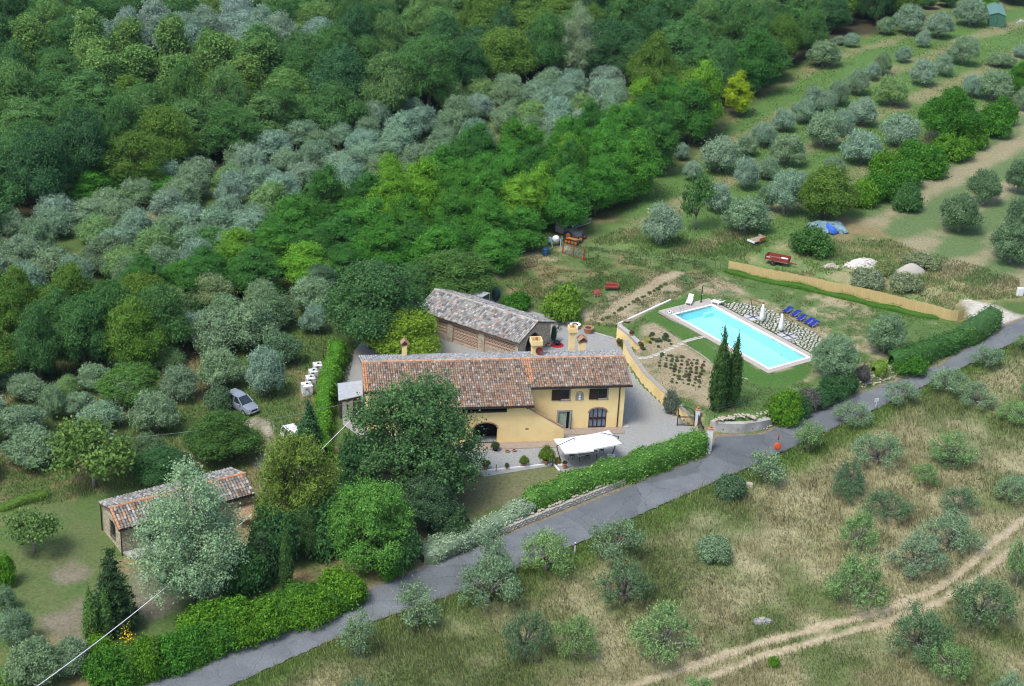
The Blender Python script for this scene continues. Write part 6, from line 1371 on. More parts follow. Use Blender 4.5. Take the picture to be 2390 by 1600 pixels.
# garden plants in the bed
gb = SPEC['bush']
def tuft(px, py, s, col, label, group, z=None):
    p = at(px, py, z=z); o = link('garden_plant', gb[rr.randrange(5)][0]); o.location = tuple(p); o.rotation_euler = (0, 0, rr.uniform(0, 6.28)); o.scale = (s, s, s * rr.uniform(.8, 1.2)); o.color = jitter_col(col, .15); return tag(o, label, 'plant', group)
for i in range(9):
    for j in range(9):
        x = 330 + i * 62 - j * 8 + rr.uniform(-14, 14); y = 950 + j * 36 + i * 12 + rr.uniform(-10, 10)
        if x > 905 or (x < 430 and y > 1120): continue
        red = rr.random() < .35; tuft(*fx('P', x, y), rr.uniform(.07, .16), (.15, .105, .07) if red else (.11, .16, .075), 'small reddish shrub in the rows of the earth bed' if red else 'small green shrub in the rows of the earth bed', 'reddish shrubs of the bed' if red else 'green shrubs of the bed', 0)
for i in range(24):
    x, y = rr.uniform(60, 480), rr.uniform(690, 900)
    if y < 620 + abs(x - 300) * .4 or y > 985 - x * .3: continue
    tuft(*fx('P', x, y), rr.uniform(.09, .18), (.08, .13, .06), 'small dark shrub above the stepping stones', 'shrubs above the stepping stones', 0)
tuft(*fx('P', 160, 800), .16, (.42, .36, .03), 'tiny yellow-flowering plant above the stepping stones', None, 0)
for i in range(18):
    t = i / 17; tuft(*fx('Y', 1180 + 1100 * t + rr.uniform(-20, 20), 800 - 620 * t + rr.uniform(-15, 15)), rr.uniform(.09, .2), (.11, .17, .06), 'young plant in the row along the bare earth strip', 'plants along the bare earth strip')
# ------------------------------------------------------------------ walls around the court
yw = empty('garden_wall', tuple(gp(*_W1[0], ZC)), 0, 'ochre retaining wall descending from the house to the gate', 'wall'); o0 = np.array(yw.location)
P = dense([gp(a, b, ZC) for a, b in [(1453, 822), (1466, 850), (1500, 899), (1550, 947), (1585, 973), (1618, 995)]], 24); P = [q - o0 for q in P]
tz = [.25, .2] + [.12] * 22
for i in range(18, 24): tz[i] = .05 - (i - 17) * .1
strip_wall('wall_body', P, -.4, [z - o0[2] for z in tz], .52, M_YELLOW, yw, 1); strip_wall('coping', [q + np.array([0, 0, 0]) for q in P], .0, [z - o0[2] + .07 for z in tz], .56, M_STONEF, yw, 1).location = (0, 0, 0)
cw = [o for o in yw.children if o.name.startswith('coping')][0]
for v in cw.data.vertices:
    if abs(v.co.z - .0) < 1e-6: v.co.z = -o0[2] * 0 + (tz[min(23, v.index // 4)] - o0[2]) + .004
uw = empty('upper_wall', tuple(gp(*_W2[0], ZC)), 0, 'curved grey-topped ochre wall beside the courtyard steps', 'wall'); o0 = np.array(uw.location)
P = [q - o0 for q in dense([gp(a, b, ZC) for a, b in [(1438, 789), (1462, 804), (1487, 826), (1496, 826)]], 16)]
tz = [.45 - .03 * i for i in range(16)]
strip_wall('wall_body', P, -.3, [z - o0[2] - .35 for z in tz], .5, M_YELLOW, uw, 1)
strip_wall('wall_top', [q + np.array([0, 0, 0]) for q in P], 0, [z - o0[2] for z in tz], .54, M_CONC, uw, 1)
for v in [o for o in uw.children if o.name.startswith('wall_top')][0].data.vertices:
    if abs(v.co.z) < 1e-6: v.co.z = tz[min(15, v.index // 4)] - o0[2] - .348
cwall = empty('concrete_wall', tuple(gp(*_WC[0], ZC - .15)), 0, 'low curved concrete retaining wall right of the gate', 'wall'); o0 = np.array(cwall.location)
P = [q - o0 for q in dense([gp(a, b, ZC - .15) for a, b in [(1656, 1004)] + _WC + [(1800, 996)]], 20)]
strip_wall('wall_body', P, -.4, [-.32 - o0[2] - .02 * max(0, i - 15) * 3 for i in range(20)], .5, M_CONC, cwall, 1)
pc = strip_wall('coping', P, 0, [-.24 - o0[2] - .02 * max(0, i - 15) * 3 for i in range(20)], .54, M_CONC, cwall, 1)
for v in pc.data.vertices:
    if abs(v.co.z) < 1e-6: v.co.z = -.315 - o0[2] - .02 * max(0, v.index // 4 - 15) * 3
for k in (4, 8, 12):
    q = P[k]; MB().tube([(q[0], q[1] - .03, .5), (q[0], q[1] + .05, .5)], .06, n=8).build('weep_hole', M_DARK, cwall)
# kerbs
def kerb(name, P, w, h, mat, label):
    P = dense(P, 14); o0 = P[0].copy(); o = strip_wall(name, [q - o0 for q in P], -.15, h, w, mat); o.location = tuple(o0); return tag(o, label, 'kerb')
kerb('kerb', [gp(*fx('K', 1740, 1470), ZC), gp(1160, 1097, ZC), gp(1290, 1083.5, ZC)], .14, .12, M_WHITE, 'white kerb between front gravel and lawn strip')
kerb('kerb', [gp(*fx('H', 605, 1405), ZC), gp(*fx('H', 665, 1475), ZC)], .16, .14, M_WHITE, 'short white kerb at the end of the front gravel below the parasol')
kerb('kerb', [gp(*fx('Y', 620, 815), ZC), gp(*fx('Y', 900, 905), ZC), gp(*fx('Y', 1480, 1095), ZC)], .16, .14, M_CONC, 'pale kerb between the rear courtyard and the vegetable plot')
P0, P1 = at(*fx('V', 945, 1300)), at(*fx('V', 1520, 1035)); pi_ = empty('drain_pipe', tuple(P0), 0, 'long white pipe lying on the ground between earth plot and pool lawn', 'pipe')
for a, b in ((0, .12), (.13, .42), (.42, 1)): MB().tube([tuple((P1 - P0) * a + np.array([0, 0, .1])), tuple((P1 - P0) * b + np.array([0, 0, .1]))], .13, n=8).build('pipe_section', M_PLAST, pi_)
# ------------------------------------------------------------------ gate
def pillar(base, h, w, rz, label):
    o = empty('gate_pillar', tuple(base), rz, label, 'pillar', 'gate pillars'); MB().box(-w / 2, w / 2, -w / 2, w / 2, -.3, h - .12).build('shaft', M_WHITE, o, bevel=.015)
    MB().box(-w / 2 - .05, w / 2 + .05, -w / 2 - .05, w / 2 + .05, h - .12, h - .04).build('cap', M_TERRA, o); MB().lathe([(.12, 0), (.06, .05), (.14, .14), (.15, .22), (.08, .32), (.02, .35)], 10, (0, 0, h - .04)).build('finial', M_TERRA, o); return o
GA_ = math.atan2(*(gp(1653, 1052, ZC) - gp(1625, 994, ZC))[[1, 0]])
PA = gp(*fx('Q', 578, 618), ZC); PB = gp(*fx('Q', 706, 886), -1.5)
pillar(PA, 2.1, .42, GA_, 'whitewashed gate pillar with terracotta finial beside the ochre wall'); pillar(PB, 2.75, .5, GA_, 'whitewashed gate pillar with terracotta finial at the end of the laurel hedge')
o = MB().box(-.55, .65, -.35, .35, -.2, .12).build('pillar_plinth', M_WHITE); o.location = tuple(gp(*fx('Q', 705, 905), -1.55)); o.rotation_euler = (0, 0, math.radians(28)); tag(o, 'white slab at the foot of the roadside gate pillar', 'plinth')
def gate(a, b, z, h0, h1, n, label, arch=.25):
    a, b = np.array(a), np.array(b); L = float(np.linalg.norm((b - a)[:2])); o = empty('iron_gate', (a[0], a[1], z), math.atan2(b[1] - a[1], b[0] - a[0]), label, 'gate', 'iron gate leaves')
    hh = lambda t: h0 + (h1 - h0) * t + arch * math.sin(PI * t)
    for i in range(n): x = L * (i + .5) / n; MB().tube([(x, 0, .08), (x, 0, hh(x / L))], .022, n=5).build('bar', M_IRON, o)
    for x, h in ((0, h0), (L, h1)): MB().box(x - .035, x + .035, -.035, .035, .02, h + .02).build('stile', M_IRON, o)
    for zz in (.1, 1.0, 1.12): MB().box(0, L, -.02, .02, zz, zz + .045).build('rail', M_IRON, o)
    MB().tube([(L * t / 12, 0, hh(t / 12)) for t in range(13)], .03, n=5).build('top_rail', M_IRON, o); MB().box(L * .86, L * .97, -.05, .05, 1.15, 1.32).build('lock', M_IRON, o); return o
gate(gp(*fx('Q', 548, 622), ZC), gp(*fx('Q', 368, 614), ZC), ZC, 1.75, 2.35, 14, 'open wrought iron gate leaf in front of the ochre wall')
gate(PA + np.array([.1, -.3, 0]), PA + (PB - PA) * .55, ZC, 1.5, 1.1, 9, 'low wrought iron gate leaf between the two white pillars', .0)
# wire fence posts behind the rockery
fo = empty('wire_fence', tuple(at(*fx('Q', 775, 510), z=0)), 0, 'short wire fence with thin dark stakes above the rockery', 'fence'); o0 = np.array(fo.location); pp = []
for x, y in [(775, 510), (950, 470), (1120, 410)]: p = gp(*fx('Q', x, y)) - o0; pp.append(p); MB().tube([(p[0], p[1], -.2), (p[0], p[1], 1.2)], .03, n=5).build('post', M_IRON, fo)
for z in (.5, .85, 1.15): MB().tube([(p[0], p[1], z) for p in pp], .004, n=3).build('wire', M_STEEL, fo)
fo = empty('wire_fence', tuple(at(*fx('V', 625, 555))), 0, 'long wire fence on thin stakes across the meadow left of the reed fence', 'fence'); o0 = np.array(fo.location); pp = []
for x, y in [(625, 558), (735, 560), (847, 588), (955, 612), (1072, 614), (1188, 628), (1303, 642), (1418, 645), (1537, 648), (1655, 664), (1777, 682), (1898, 686), (2007, 694), (2065, 698)]:
    p = at(*fx('V', x, y)) - o0; pp.append(p); MB().tube([(p[0], p[1], p[2] - .2), (p[0], p[1], p[2] + 1.2)], .022, n=5).build('post', M_IRON, fo)
for z in (.4, .8, 1.15): MB().tube([(p[0], p[1], p[2] + z) for p in pp], .004, n=3).build('wire', M_STEEL, fo)
# red gate
A_, B_, C_ = [at(*fx('I', *p)) for p in ((872, 1050), (1130, 1140), (1385, 1215))]; rg = empty('field_gate', tuple(A_), 0, 'red-brown metal field gate of two mesh panels beside the wire fence', 'gate')
for p, w in ((A_, .09), (B_, .05), (C_, .1)): q = p - A_; MB().box(q[0] - w, q[0] + w, q[1] - w, q[1] + w, q[2] - .2, q[2] + 1.6).build('post', M_REDW, rg)
for p, q in ((A_, B_), (B_, C_)):
    a, b = p - A_, q - A_
    for z in (.12, 1.45): MB().tube([(a[0], a[1], a[2] + z), (b[0], b[1], b[2] + z)], .035, n=5).build('rail', M_REDW, rg)
    mm = MB()
    for k in range(1, 12): c_ = a + (b - a) * k / 12; mm.tube([(c_[0], c_[1], c_[2] + .12), (c_[0], c_[1], c_[2] + 1.45)], .008, n=3)
    for z in np.linspace(.3, 1.3, 7): mm.tube([(a[0], a[1], a[2] + z), (b[0], b[1], b[2] + z)], .008, n=3)
    mm.build('wire_mesh', M_STEEL, rg)['kind'] = 'stuff'
MB().box(-.16, .16, -.16, .16, .05, .45).build('counterweight', pm('bright_red', (.5, .03, .02), None, 3, .5), rg).location = tuple(C_ - A_)
# reed fence
def reed_mat():
    m = attr_mat('reed', noise=.12, nscale=18, bump=.15); return m
M_REED = reed_mat()
def reed_panel(w, h):
    V = []; Fq = []; Cc = []; n = 34; r = np.random.RandomState(4)
    for i in range(n):
        x = w * (i + .5) / n; b = len(V); hh = h + r.uniform(-.05, .05); k = w / n * .5
        for z in (0, hh):
            for a in (0, PI / 3, 2 * PI / 3, PI): V.append((x - math.cos(a) * k, -math.sin(a) * k, z))
            for a in (4 * PI / 3, 5 * PI / 3): V.append((x - math.cos(a) * k, -math.sin(a) * k, z))
        for q in range(6): Fq.append((b + q, b + (q + 1) % 6, b + 6 + (q + 1) % 6, b + 6 + q))
        Fq.append(tuple(b + 6 + q for q in range(6))); c_ = np.array((.60, .47, .22)) * r.uniform(.9, 1.08); Cc += [c_] * 7
    me = bpy.data.meshes.new('reed_panel'); me.from_pydata(V, [], Fq); me.update(); a = me.attributes.new('col', 'FLOAT_COLOR', 'FACE'); a.data.foreach_set('color', np.c_[np.array(Cc), np.ones(len(Cc))].astype(np.float32).ravel()); me.materials.append(M_REED); return me
P = [at(*fx('U', *p)) for p in ((126, 482), (400, 545), (640, 590), (950, 655), (1260, 722), (1580, 800), (1820, 868), (1886, 846))]
rf_ = empty('reed_fence', tuple(P[0]), 0, 'long straw-coloured reed screen fence above the pool lawn', 'fence'); o0 = np.array(P[0]); line = dense(P, 28); pm_ = reed_panel(1.0, 1.42)
for i in range(len(line) - 1):
    a, b = line[i], line[i + 1]; L = float(np.hypot(*(b - a)[:2])); k = link('reed_panel', pm_, None, rf_); k.location = tuple(a - o0 + np.array([0, 0, -.05])); k.rotation_euler = (0, math.atan2(-(b - a)[2], L), math.atan2(b[1] - a[1], b[0] - a[0])); k.scale = (L, 1, rr.uniform(.97, 1.03))
    MB().tube([tuple(a - o0 + np.array([0, .12, -.3])), tuple(a - o0 + np.array([0, .12, 1.3]))], .03, n=5).build('stake', M_WOODG, rf_)
# ------------------------------------------------------------------ terrace furniture
def open_parasol(corn, z, base, post_top, arm_end, label, hidden_base=None):
    Cn = [W3('W', *c, ZC + z) for c in corn]; b = W3('W', *base, ZC); pt = W3('W', *post_top, ZC + 2.45); ae = W3('W', *arm_end, ZC + 2.75); ctr = sum(Cn, Vector()) / 4; o = empty('open_parasol', tuple(b), 0, label, 'parasol', 'open white parasols'); L0 = lambda v: v - b
    ap = ctr + Vector((0, 0, .28)); m = MB(); n = 6; V = []
    for i in range(4):
        a, c = Cn[i], Cn[(i + 1) % 4]
        for k in range(n): V.append(a.lerp(c, k / n) + Vector((0, 0, -.05 * math.sin(PI * k / n))) + (ctr - a.lerp(c, k / n)) * .02 * math.sin(PI * k / n))
    N = len(V); m.add([L0(v) for v in V] + [L0(v - Vector((0, 0, .14))) for v in V] + [L0(ap)], [(k, (k + 1) % N, 2 * N) for k in range(N)] + [(k, N + k, N + (k + 1) % N, (k + 1) % N) for k in range(N)]); m.build('canopy', M_CANVAS, o)
    for v in Cn + [Cn[0].lerp(Cn[1], .5), Cn[1].lerp(Cn[2], .5), Cn[2].lerp(Cn[3], .5), Cn[3].lerp(Cn[0], .5)]: MB().tube([L0(ap - Vector((0, 0, .06))), L0(v - Vector((0, 0, .05)))], .015, n=4).build('rib', M_METALD, o)
    MB().tube([(0, 0, 0), L0(pt)], .05, .045, 8).build('pole', M_METALD, o); MB().tube([L0(pt), L0(ae)], .04, .035, 8).build('arm', M_METALD, o); MB().tube([L0(ae), L0(Vector((ae.x, ae.y, ap.z)))], .025, n=5).build('hanger', M_METALD, o)
    MB().box(-.4, .4, -.4, .4, .0, .14).build('base_slab', M_WHITE, o); return o
open_parasol([(135, 490), (440, 865), (1190, 795), (900, 395)], 2.2, (340, 1150), (215, 680), (680, 465), 'open white square parasol over the left half of the terrace table')
open_parasol([(850, 400), (1190, 750), (1920, 605), (1580, 262)], 2.35, (1640, 960), (1840, 430), (1385, 330), 'open white square parasol over the right half of the terrace table')
tc = [W3('W', *c, ZC + .75) for c in ((640, 780), (785, 945), (1320, 830), (1180, 690))]; tb = empty('garden_table', tuple(Vector((*(sum(tc, Vector()) / 4)[:2], ZC))), 0, 'long grey-topped garden table with white rim under the parasols', 'table'); o0 = Vector(tb.location)
ctr = sum(tc, Vector()) / 4
m = MB(); m.prism([(v.x - o0.x, v.y - o0.y) for v in tc], .70, .75); m.build('rim', M_WHITE, tb); m = MB(); m.prism([((v.x - ctr.x) * .93 + ctr.x - o0.x, (v.y - ctr.y) * .93 + ctr.y - o0.y) for v in tc], .752, .765); m.build('tabletop', M_STONEF, tb)
for v in tc: q = (v - ctr) * .85 + ctr; MB().tube([(q.x - o0.x, q.y - o0.y, 0), (q.x - o0.x, q.y - o0.y, .7)], .03).build('leg', M_IRON, tb)
def chair(p, rz, label):
    o = empty('garden_chair', tuple(p), rz, label, 'chair', 'dark metal garden chairs'); MB().lathe([(.22, .43), (.23, .45), (.02, .46)], 10).build('seat', M_IRON, o)
    for x in (-.17, .17):
        for y in (-.17, .17): MB().tube([(x * 1.3, y * 1.3, 0), (x, y, .44)], .014, n=5).build('leg', M_IRON, o)
    m = MB(); m.tube([(-.2, .2, .44), (-.2, .26, .9), (0, .28, .98), (.2, .26, .9), (.2, .2, .44)], .014, n=5)
    for x in (-.1, 0, .1): m.tube([(x, .2, .46), (x, .27, .93)], .009, n=4)
    m.build('backrest', M_IRON, o); return o
for (x, y, rz), l in zip([(600, 1010, 1.2), (860, 740, 3.2), (1380, 870, -1.6), (1180, 640, -2.6), (1010, 1010, .2)], ['dark metal chair at the left end of the terrace table', 'dark metal chair behind the left half of the terrace table', 'dark metal chair at the right end of the terrace table', 'dark metal chair behind the right half of the terrace table', 'dark metal chair on the hedge side of the terrace table']): chair(W3('W', x, y, ZC), rz, l)
# ------------------------------------------------------------------ pots
def pot(p, r, h, mat, label, plant_s=0, col=(.08, .15, .03), flower=None, style='pot', z=None, group=None, ph=1.0):
    o = empty('potted_plant' if plant_s else 'garden_urn', tuple(p), rr.uniform(0, 6), label, 'potted plant' if plant_s else 'urn', group)
    MB().lathe([(r * .68, 0), (r * .72, h * .06), (r * .95, h * .86), (r * 1.1, h * .88), (r * 1.1, h), (r * .92, h), (r * .9, h * .9)], 14).build('pot', mat, o, smooth=False); MB().lathe([(r * .9, h * .88), (r * .5, h * .91)], 10).build('soil', M_SOILP, o)
    if plant_s:
        q = gb[rr.randrange(5)]; k = link('foliage', q[0], None, o); s = plant_s / q[2]; k.scale = (s, s, s * 1.2 * ph); k.location = (0, 0, h * .9); k.color = (*col, 1)
        if plant_s > .8: MB().tube([(0, 0, h * .8), (0, 0, h + plant_s * .4)], .03).build('stem', M_BARK, o)
        if flower:
            for i in range(14): t = rr.uniform(0, 6.28); d = plant_s * .42 * math.sqrt(rr.random()); MB().lathe([(.02, 0), (.07, .04), (.02, .08)], 6, (d * math.cos(t), d * math.sin(t), h + plant_s * .42 * rr.uniform(.8, 1.2))).build('flower', flower, o)
    return o
M_FLRED = pm('red_petal', (.42, .015, .03), (.32, .01, .02), 9, .7); M_FLYEL = pm('yellow_petal', (.75, .50, .03), (.62, .40, .02), 9, .7)
def HP(fr, x, y, z=ZC): return gp(*fx(fr, x, y), z)
pot(HP('H', 105, 1445), .2, .3, M_TERRA, 'small terracotta pot with thin twigs near the white kerb', .5, (.10, .12, .06))
pot(HP('H', 285, 1420), .22, .35, M_TERRA, 'terracotta pot with young lemon plant on the front gravel', .95, (.13, .20, .03), ph=1.3)
pot(HP('H', 525, 1398), .32, .55, M_TERRA, 'large terracotta pot with bushy lemon tree on the front gravel', 1.6, (.13, .21, .03), ph=1.4)
pot(HP('H', 655, 1395), .3, .28, M_TERRA, 'planter of yellow and green leaves beside the parasol base', .7, (.25, .24, .04))
pot(HP('H', 725, 1440), .25, .6, M_TERRA, 'tall terracotta pot with small dark plant right of the parasol pole', .45, (.04, .08, .03))
pot(HP('K', 1720, 1445), .28, .42, pm('red_pot', (.40, .10, .06), None, 5), 'red pot with leafy plant at the right foot of the big oak', .9, (.08, .16, .03))
pot(HP('K', 1955, 1262), .26, .16, M_BRICK, 'left one of two low terracotta bowls by the facade', 0); pot(HP('K', 2028, 1258), .22, .2, M_BRICK, 'right one of two low terracotta bowls by the facade', 0)
pot(HP('K', 1830, 1250), .25, .3, M_DARK, 'dark pot with trailing plant by the arched doorway', .9, (.05, .09, .03))
pot(HP('Y', 795, 890), .62, .55, M_WHITE, 'large white urn on the kerb of the rear courtyard', 0); pot(HP('Y', 1010, 965), .62, .75, M_TERRA, 'large terracotta urn on the kerb of the rear courtyard', 0)
pot(HP('Y', 355, 1195), .3, .45, M_WOODG, 'wooden tub beside the barn arch', 0)
pot(HP('Y', 1520, 1185), .24, .4, M_TERRA, 'terracotta pot with red flowers at the corner of the rear courtyard', .7, (.06, .12, .03), M_FLRED)
pot(HP('Y', 1600, 1225), .2, .35, M_DARK, 'small dark pot with red flowers on the courtyard steps', .55, (.06, .12, .03), M_FLRED); pot(HP('Y', 1650, 1280), .22, .35, M_TERRA, 'pot with brownish plant on the courtyard steps', .65, (.10, .08, .04), M_FLRED); pot(HP('Y', 1660, 1335), .2, .4, M_WHITE, 'white pot at the foot of the courtyard steps', .3, (.35, .35, .33))
pot(HP('Y', 1728, 1020, .1), .22, .35, M_TERRA, 'pot of red flowers on top of the curved wall, upper one', .6, (.06, .12, .03), M_FLRED); pot(HP('Y', 1890, 1225, .0), .22, .35, M_TERRA, 'pot of red flowers on top of the curved wall, lower one', .6, (.06, .12, .03), M_FLRED)
o = MB().lathe([(.02, 0), (.28, .1), (.36, .28), (.28, .46), (.02, .56)], 12).build('stone_ball', M_ROCK, smooth=True); o.location = tuple(HP('Y', 678, 822)); tag(o, 'round pale boulder left of the white urn', 'boulder')
for (x, y), l in (((1525, 855), 'brown shallow bowl at the upper end of the curved wall'), ((1645, 790), 'brown shallow bowl at the lower end of the white pipe')):
    o = MB().lathe([(.2, 0), (.4, .2), (.42, .26), (.36, .24), (.16, .06)], 14).build('shallow_bowl', M_WOODG); o.location = tuple(at(*fx('Y', x, y))); tag(o, l, 'bowl')
fp = empty('fire_bowl', tuple(HP('Y', 498, 1170)), 0, 'black grill bowl standing on a round red mat by the barn', 'grill'); MB().lathe([(.78, 0), (.8, .02), (.74, .05)], 20).build('mat', M_FLRED, fp); MB().lathe([(.2, .05), (.38, .3), (.4, .45), (.3, .5), (.05, .52)], 12).build('bowl', M_METALD, fp); MB().tube([(.2, 0, .5), (.6, .2, .75)], .03).build('handle', M_METALD, fp)
bi = empty('bicycle', tuple(HP('Y', 520, 935)), 1.2, 'dark bicycle leaning beside the ivy on the barn corner', 'bicycle')
for x in (-.5, .5): torus(MB(), .33, .025, 18, 5, M=Matrix.Rotation(PI / 2, 4, 'X')).build('wheel', M_RUBBER, bi).location = (x, 0, .34)
MB().tube([(-.5, 0, .34), (-.15, 0, .8), (.35, 0, .85), (.5, 0, .34)], .025).tube([(-.15, 0, .8), (.0, 0, .3), (.35, 0, .85)], .025).build('frame', M_IRON, bi); MB().box(-.28, -.05, -.05, .05, .84, .9).build('saddle', M_RUBBER, bi); MB().tube([(.35, -.25, 1.0), (.35, 0, .9), (.35, .25, 1.0)], .02).build('handlebar', M_IRON, bi)
tree_px('bush', 'Y', 440, 830, 1120, 90, (.05, .11, .03), 'ivy climbing the right corner of the barn', None, 'ivy_plant', 'plant', lift=.02)
# lamp bollards
for (f_, x, y), l in ((('H', 598, 1412), 'black garden lamp post beside the parasol base'), (('K', 1835, 1470), 'black garden lamp post on the kerb near the oak')):
    o = empty('garden_lamp', tuple(HP(f_, x, y)), 0, l, 'lamp', 'garden lamps'); MB().tube([(0, 0, 0), (0, 0, .75)], .035, n=8).build('post', M_METALD, o); MB().lathe([(.05, .75), (.07, .8), (.07, .9), (.03, .95)], 8).build('globe', M_WHITE, o)
# metal canopy and covered parasol behind the barn
cq = [W3('N', *p, ZC + 2.6) for p in ((1075, 681), (1093, 671.6), (1143, 683.6), (1125, 693.8))]; cy = empty('metal_canopy', (*cq[0][:2], ZC), 0, 'tilted pale metal sheet canopy behind the barn roof', 'canopy'); o0 = Vector(cy.location); m = MB(); m.prism([(v.x - o0.x, v.y - o0.y) for v in (cq[0], cq[3], cq[2], cq[1])], 2.58, 2.64); m.build('sheet', M_ZINC, cy)
for v in cq: MB().tube([(v.x - o0.x, v.y - o0.y, 0), (v.x - o0.x, v.y - o0.y, 2.58)], .05).build('post', M_STEEL, cy)
cp = empty('covered_parasol', tuple(gp(1157, 708, ZC)), 0, 'dark green covered parasol behind the barn', 'parasol'); MB().tube([(0, 0, 0), (0, 0, 2.2)], .05).build('pole', M_METALD, cp); MB().lathe([(.3, .5), (.55, .9), (.5, 1.6), (.22, 2.2), (.05, 2.3)], 10).build('cover', pm('dark_green_cloth', (.03, .07, .06), None, 3, .8), cp, smooth=True)
# ------------------------------------------------------------------ cars
def car(name, loc, rz, paint, label):
    o = empty(name, tuple(loc), rz, label, 'car')
    st = [(-2.1, .62, .45, .85), (-2.02, .80, .30, .98), (-1.4, .86, .26, 1.02), (-.3, .87, .25, 1.03), (.75, .87, .25, 1.04), (1.2, .85, .26, .98), (1.85, .80, .28, .88), (2.08, .68, .34, .74), (2.14, .55, .42, .66)]
    V = []; Fq = []
    for x, w, zl, zu in st: V += [(x, -w * .92, zl), (x, -w, zl + .16), (x, -w, (zl + zu) / 2 + .1), (x, -w * .93, zu), (x, -w * .45, zu + .035), (x, w * .45, zu + .035), (x, w * .93, zu), (x, w, (zl + zu) / 2 + .1), (x, w, zl + .16), (x, w * .92, zl)]
    for i in range(len(st) - 1):
        for j in range(10): a = i * 10; Fq.append((a + j, a + (j + 1) % 10, a + 10 + (j + 1) % 10, a + 10 + j))
    Fq += [tuple(range(10))[::-1], tuple((len(st) - 1) * 10 + j for j in range(10))]
    body = mesh_obj('body', V, Fq, paint, o, True); body.data.polygons.foreach_set('use_smooth', [True] * len(Fq)); mo = body.modifiers.new('edge', 'EDGE_SPLIT'); mo.split_angle = math.radians(38)
    g_ = [(-1.98, .74, 1.0, .70, 1.02), (-1.78, .76, 1.02, .62, 1.58), (-.6, .78, 1.03, .64, 1.66), (.25, .78, 1.03, .62, 1.62), (1.05, .76, 1.02, .70, 1.05)]
    V = []; Fq = []
    for x, w0, z0, w1, z1 in g_: V += [(x, -w0, z0), (x, -w1, z1), (x, w1, z1), (x, w0, z0)]
    for i in range(4):
        for j in range(3): a = i * 4; Fq.append((a + j, a + j + 1, a + 5 + j, a + 4 + j))
    mesh_obj('windows', V, Fq, M_GLASS, o)
    rf = MB(); rf.add([(-1.82, -.60, 1.585), (-.6, -.63, 1.665), (.22, -.61, 1.625), (.22, .61, 1.625), (-.6, .63, 1.665), (-1.82, .60, 1.585), (-1.82, -.56, 1.62), (-.6, -.58, 1.70), (.2, -.56, 1.66), (.2, .56, 1.66), (-.6, .58, 1.70), (-1.82, .56, 1.62)], [(6, 7, 10, 11), (7, 8, 9, 10), (0, 1, 7, 6), (1, 2, 8, 7), (2, 3, 9, 8), (3, 4, 10, 9), (4, 5, 11, 10), (5, 0, 6, 11)]); roof_ = rf.build('roof_panel', paint, o)
    for y in (-.5, .5): MB().tube([(-1.6, y, 1.68), (-.6, y, 1.76), (.0, y, 1.72)], .025).build('roof_rail', M_STEEL, roof_)
    for s in (-1, 1):
        for (xa, za, xb, zb, t) in ((.24, 1.63, 1.05, 1.04, .05), (-.35, 1.66, -.3, 1.03, .05), (-1.1, 1.62, -1.15, 1.02, .05), (-1.8, 1.58, -1.98, 1.02, .06)): MB().tube([(xa, s * .635, za), (xb, s * (.79 if xb < 1 else .76), zb)], t, n=5).build('pillar', paint, o)
        MB().box(.72, .86, s * .92 - .1, s * .92 + .1, 1.02, 1.18).build('wing_mirror', paint, o, bevel=.03)
        MB().add([(2.02, s * .42, .66), (1.96, s * .74, .68), (1.90, s * .76, .84), (1.96, s * .42, .83)], [(0, 1, 2, 3) if s < 0 else (3, 2, 1, 0)]).tube([(2.0, s * .58, .76), (2.08, s * .58, .75)], .11, n=10).build('headlight', M_CHROME, o)
        for x in (-1.28, 1.3):
            w = empty('wheel', (x, s * .78, .34)); w.parent = o
            torus(MB(), .25, .1, 18, 8, M=Matrix.Rotation(PI / 2, 4, 'X')).build('tyre', M_RUBBER, w); MB().lathe([(.2, -.05), (.2, .05), (.06, .07)], 12).build('rim', M_STEEL, w).rotation_euler = (PI / 2 * -s, 0, 0)
    MB().box(2.05, 2.17, -.36, .36, .58, .74).build('grille', M_METALD, o); MB().box(1.98, 2.2, -.72, .72, .36, .54).build('bumper', paint, o, bevel=.05); MB().box(2.2, 2.215, -.26, .26, .42, .52).build('number_plate', M_WHITE, o); MB().box(2.12, 2.205, -.6, .6, .3, .36).build('air_intake', M_METALD, o)
    return o
M_SILVER = pm('silver_paint', (.38, .42, .48), (.36, .40, .46), 1, .28, metal=.45, spec=.5); M_WCAR = pm('white_car_paint', (.8, .8, .8), None, 1, .3, spec=.5)
p, q, a, d = dirpx('X', (330, 640), (545, 760)); car('parked_car', (p + q) / 2, a + .04, M_SILVER, 'silver estate car parked nose down the lane among the olives')
p, q, a, d = dirpx('X', (1098, 1150), (1160, 1215)); car('parked_car', p, a, M_WCAR, 'white car almost hidden by the trees left of the farmhouse')
# white blocks
M_BLOCK = pm('white_block', (.70, .70, .66), (.62, .62, .58), 3, .8, c3=(.10, .10, .09), s3=2.2)
for i, ((x, y), s, l) in enumerate(zip([(1235, 520), (1280, 415), (1315, 330), (1370, 255)], (1.25, 1.1, 1.05, 1.1), ['nearest of four white cube tanks beside the green hedge', 'second nearest white cube tank beside the green hedge', 'third white cube tank beside the green hedge', 'farthest white cube tank with a dark lid beside the green hedge'])):
    o = empty('cube_tank', tuple(at(*fx('X', x, y))), .35, l, 'tank', 'white cube tanks'); MB().box(-s * .45, s * .45, -s * .5, s * .5, .12, s * 1.0).build('container', M_BLOCK, o, bevel=.06); MB().box(-s * .48, s * .48, -s * .53, s * .53, 0, .12).build('pallet', M_WOODG, o); MB().lathe([(.14, 0), (.14, .06), (.02, .07)], 10, (.05, .05, s)).build('lid', M_DARK, o)
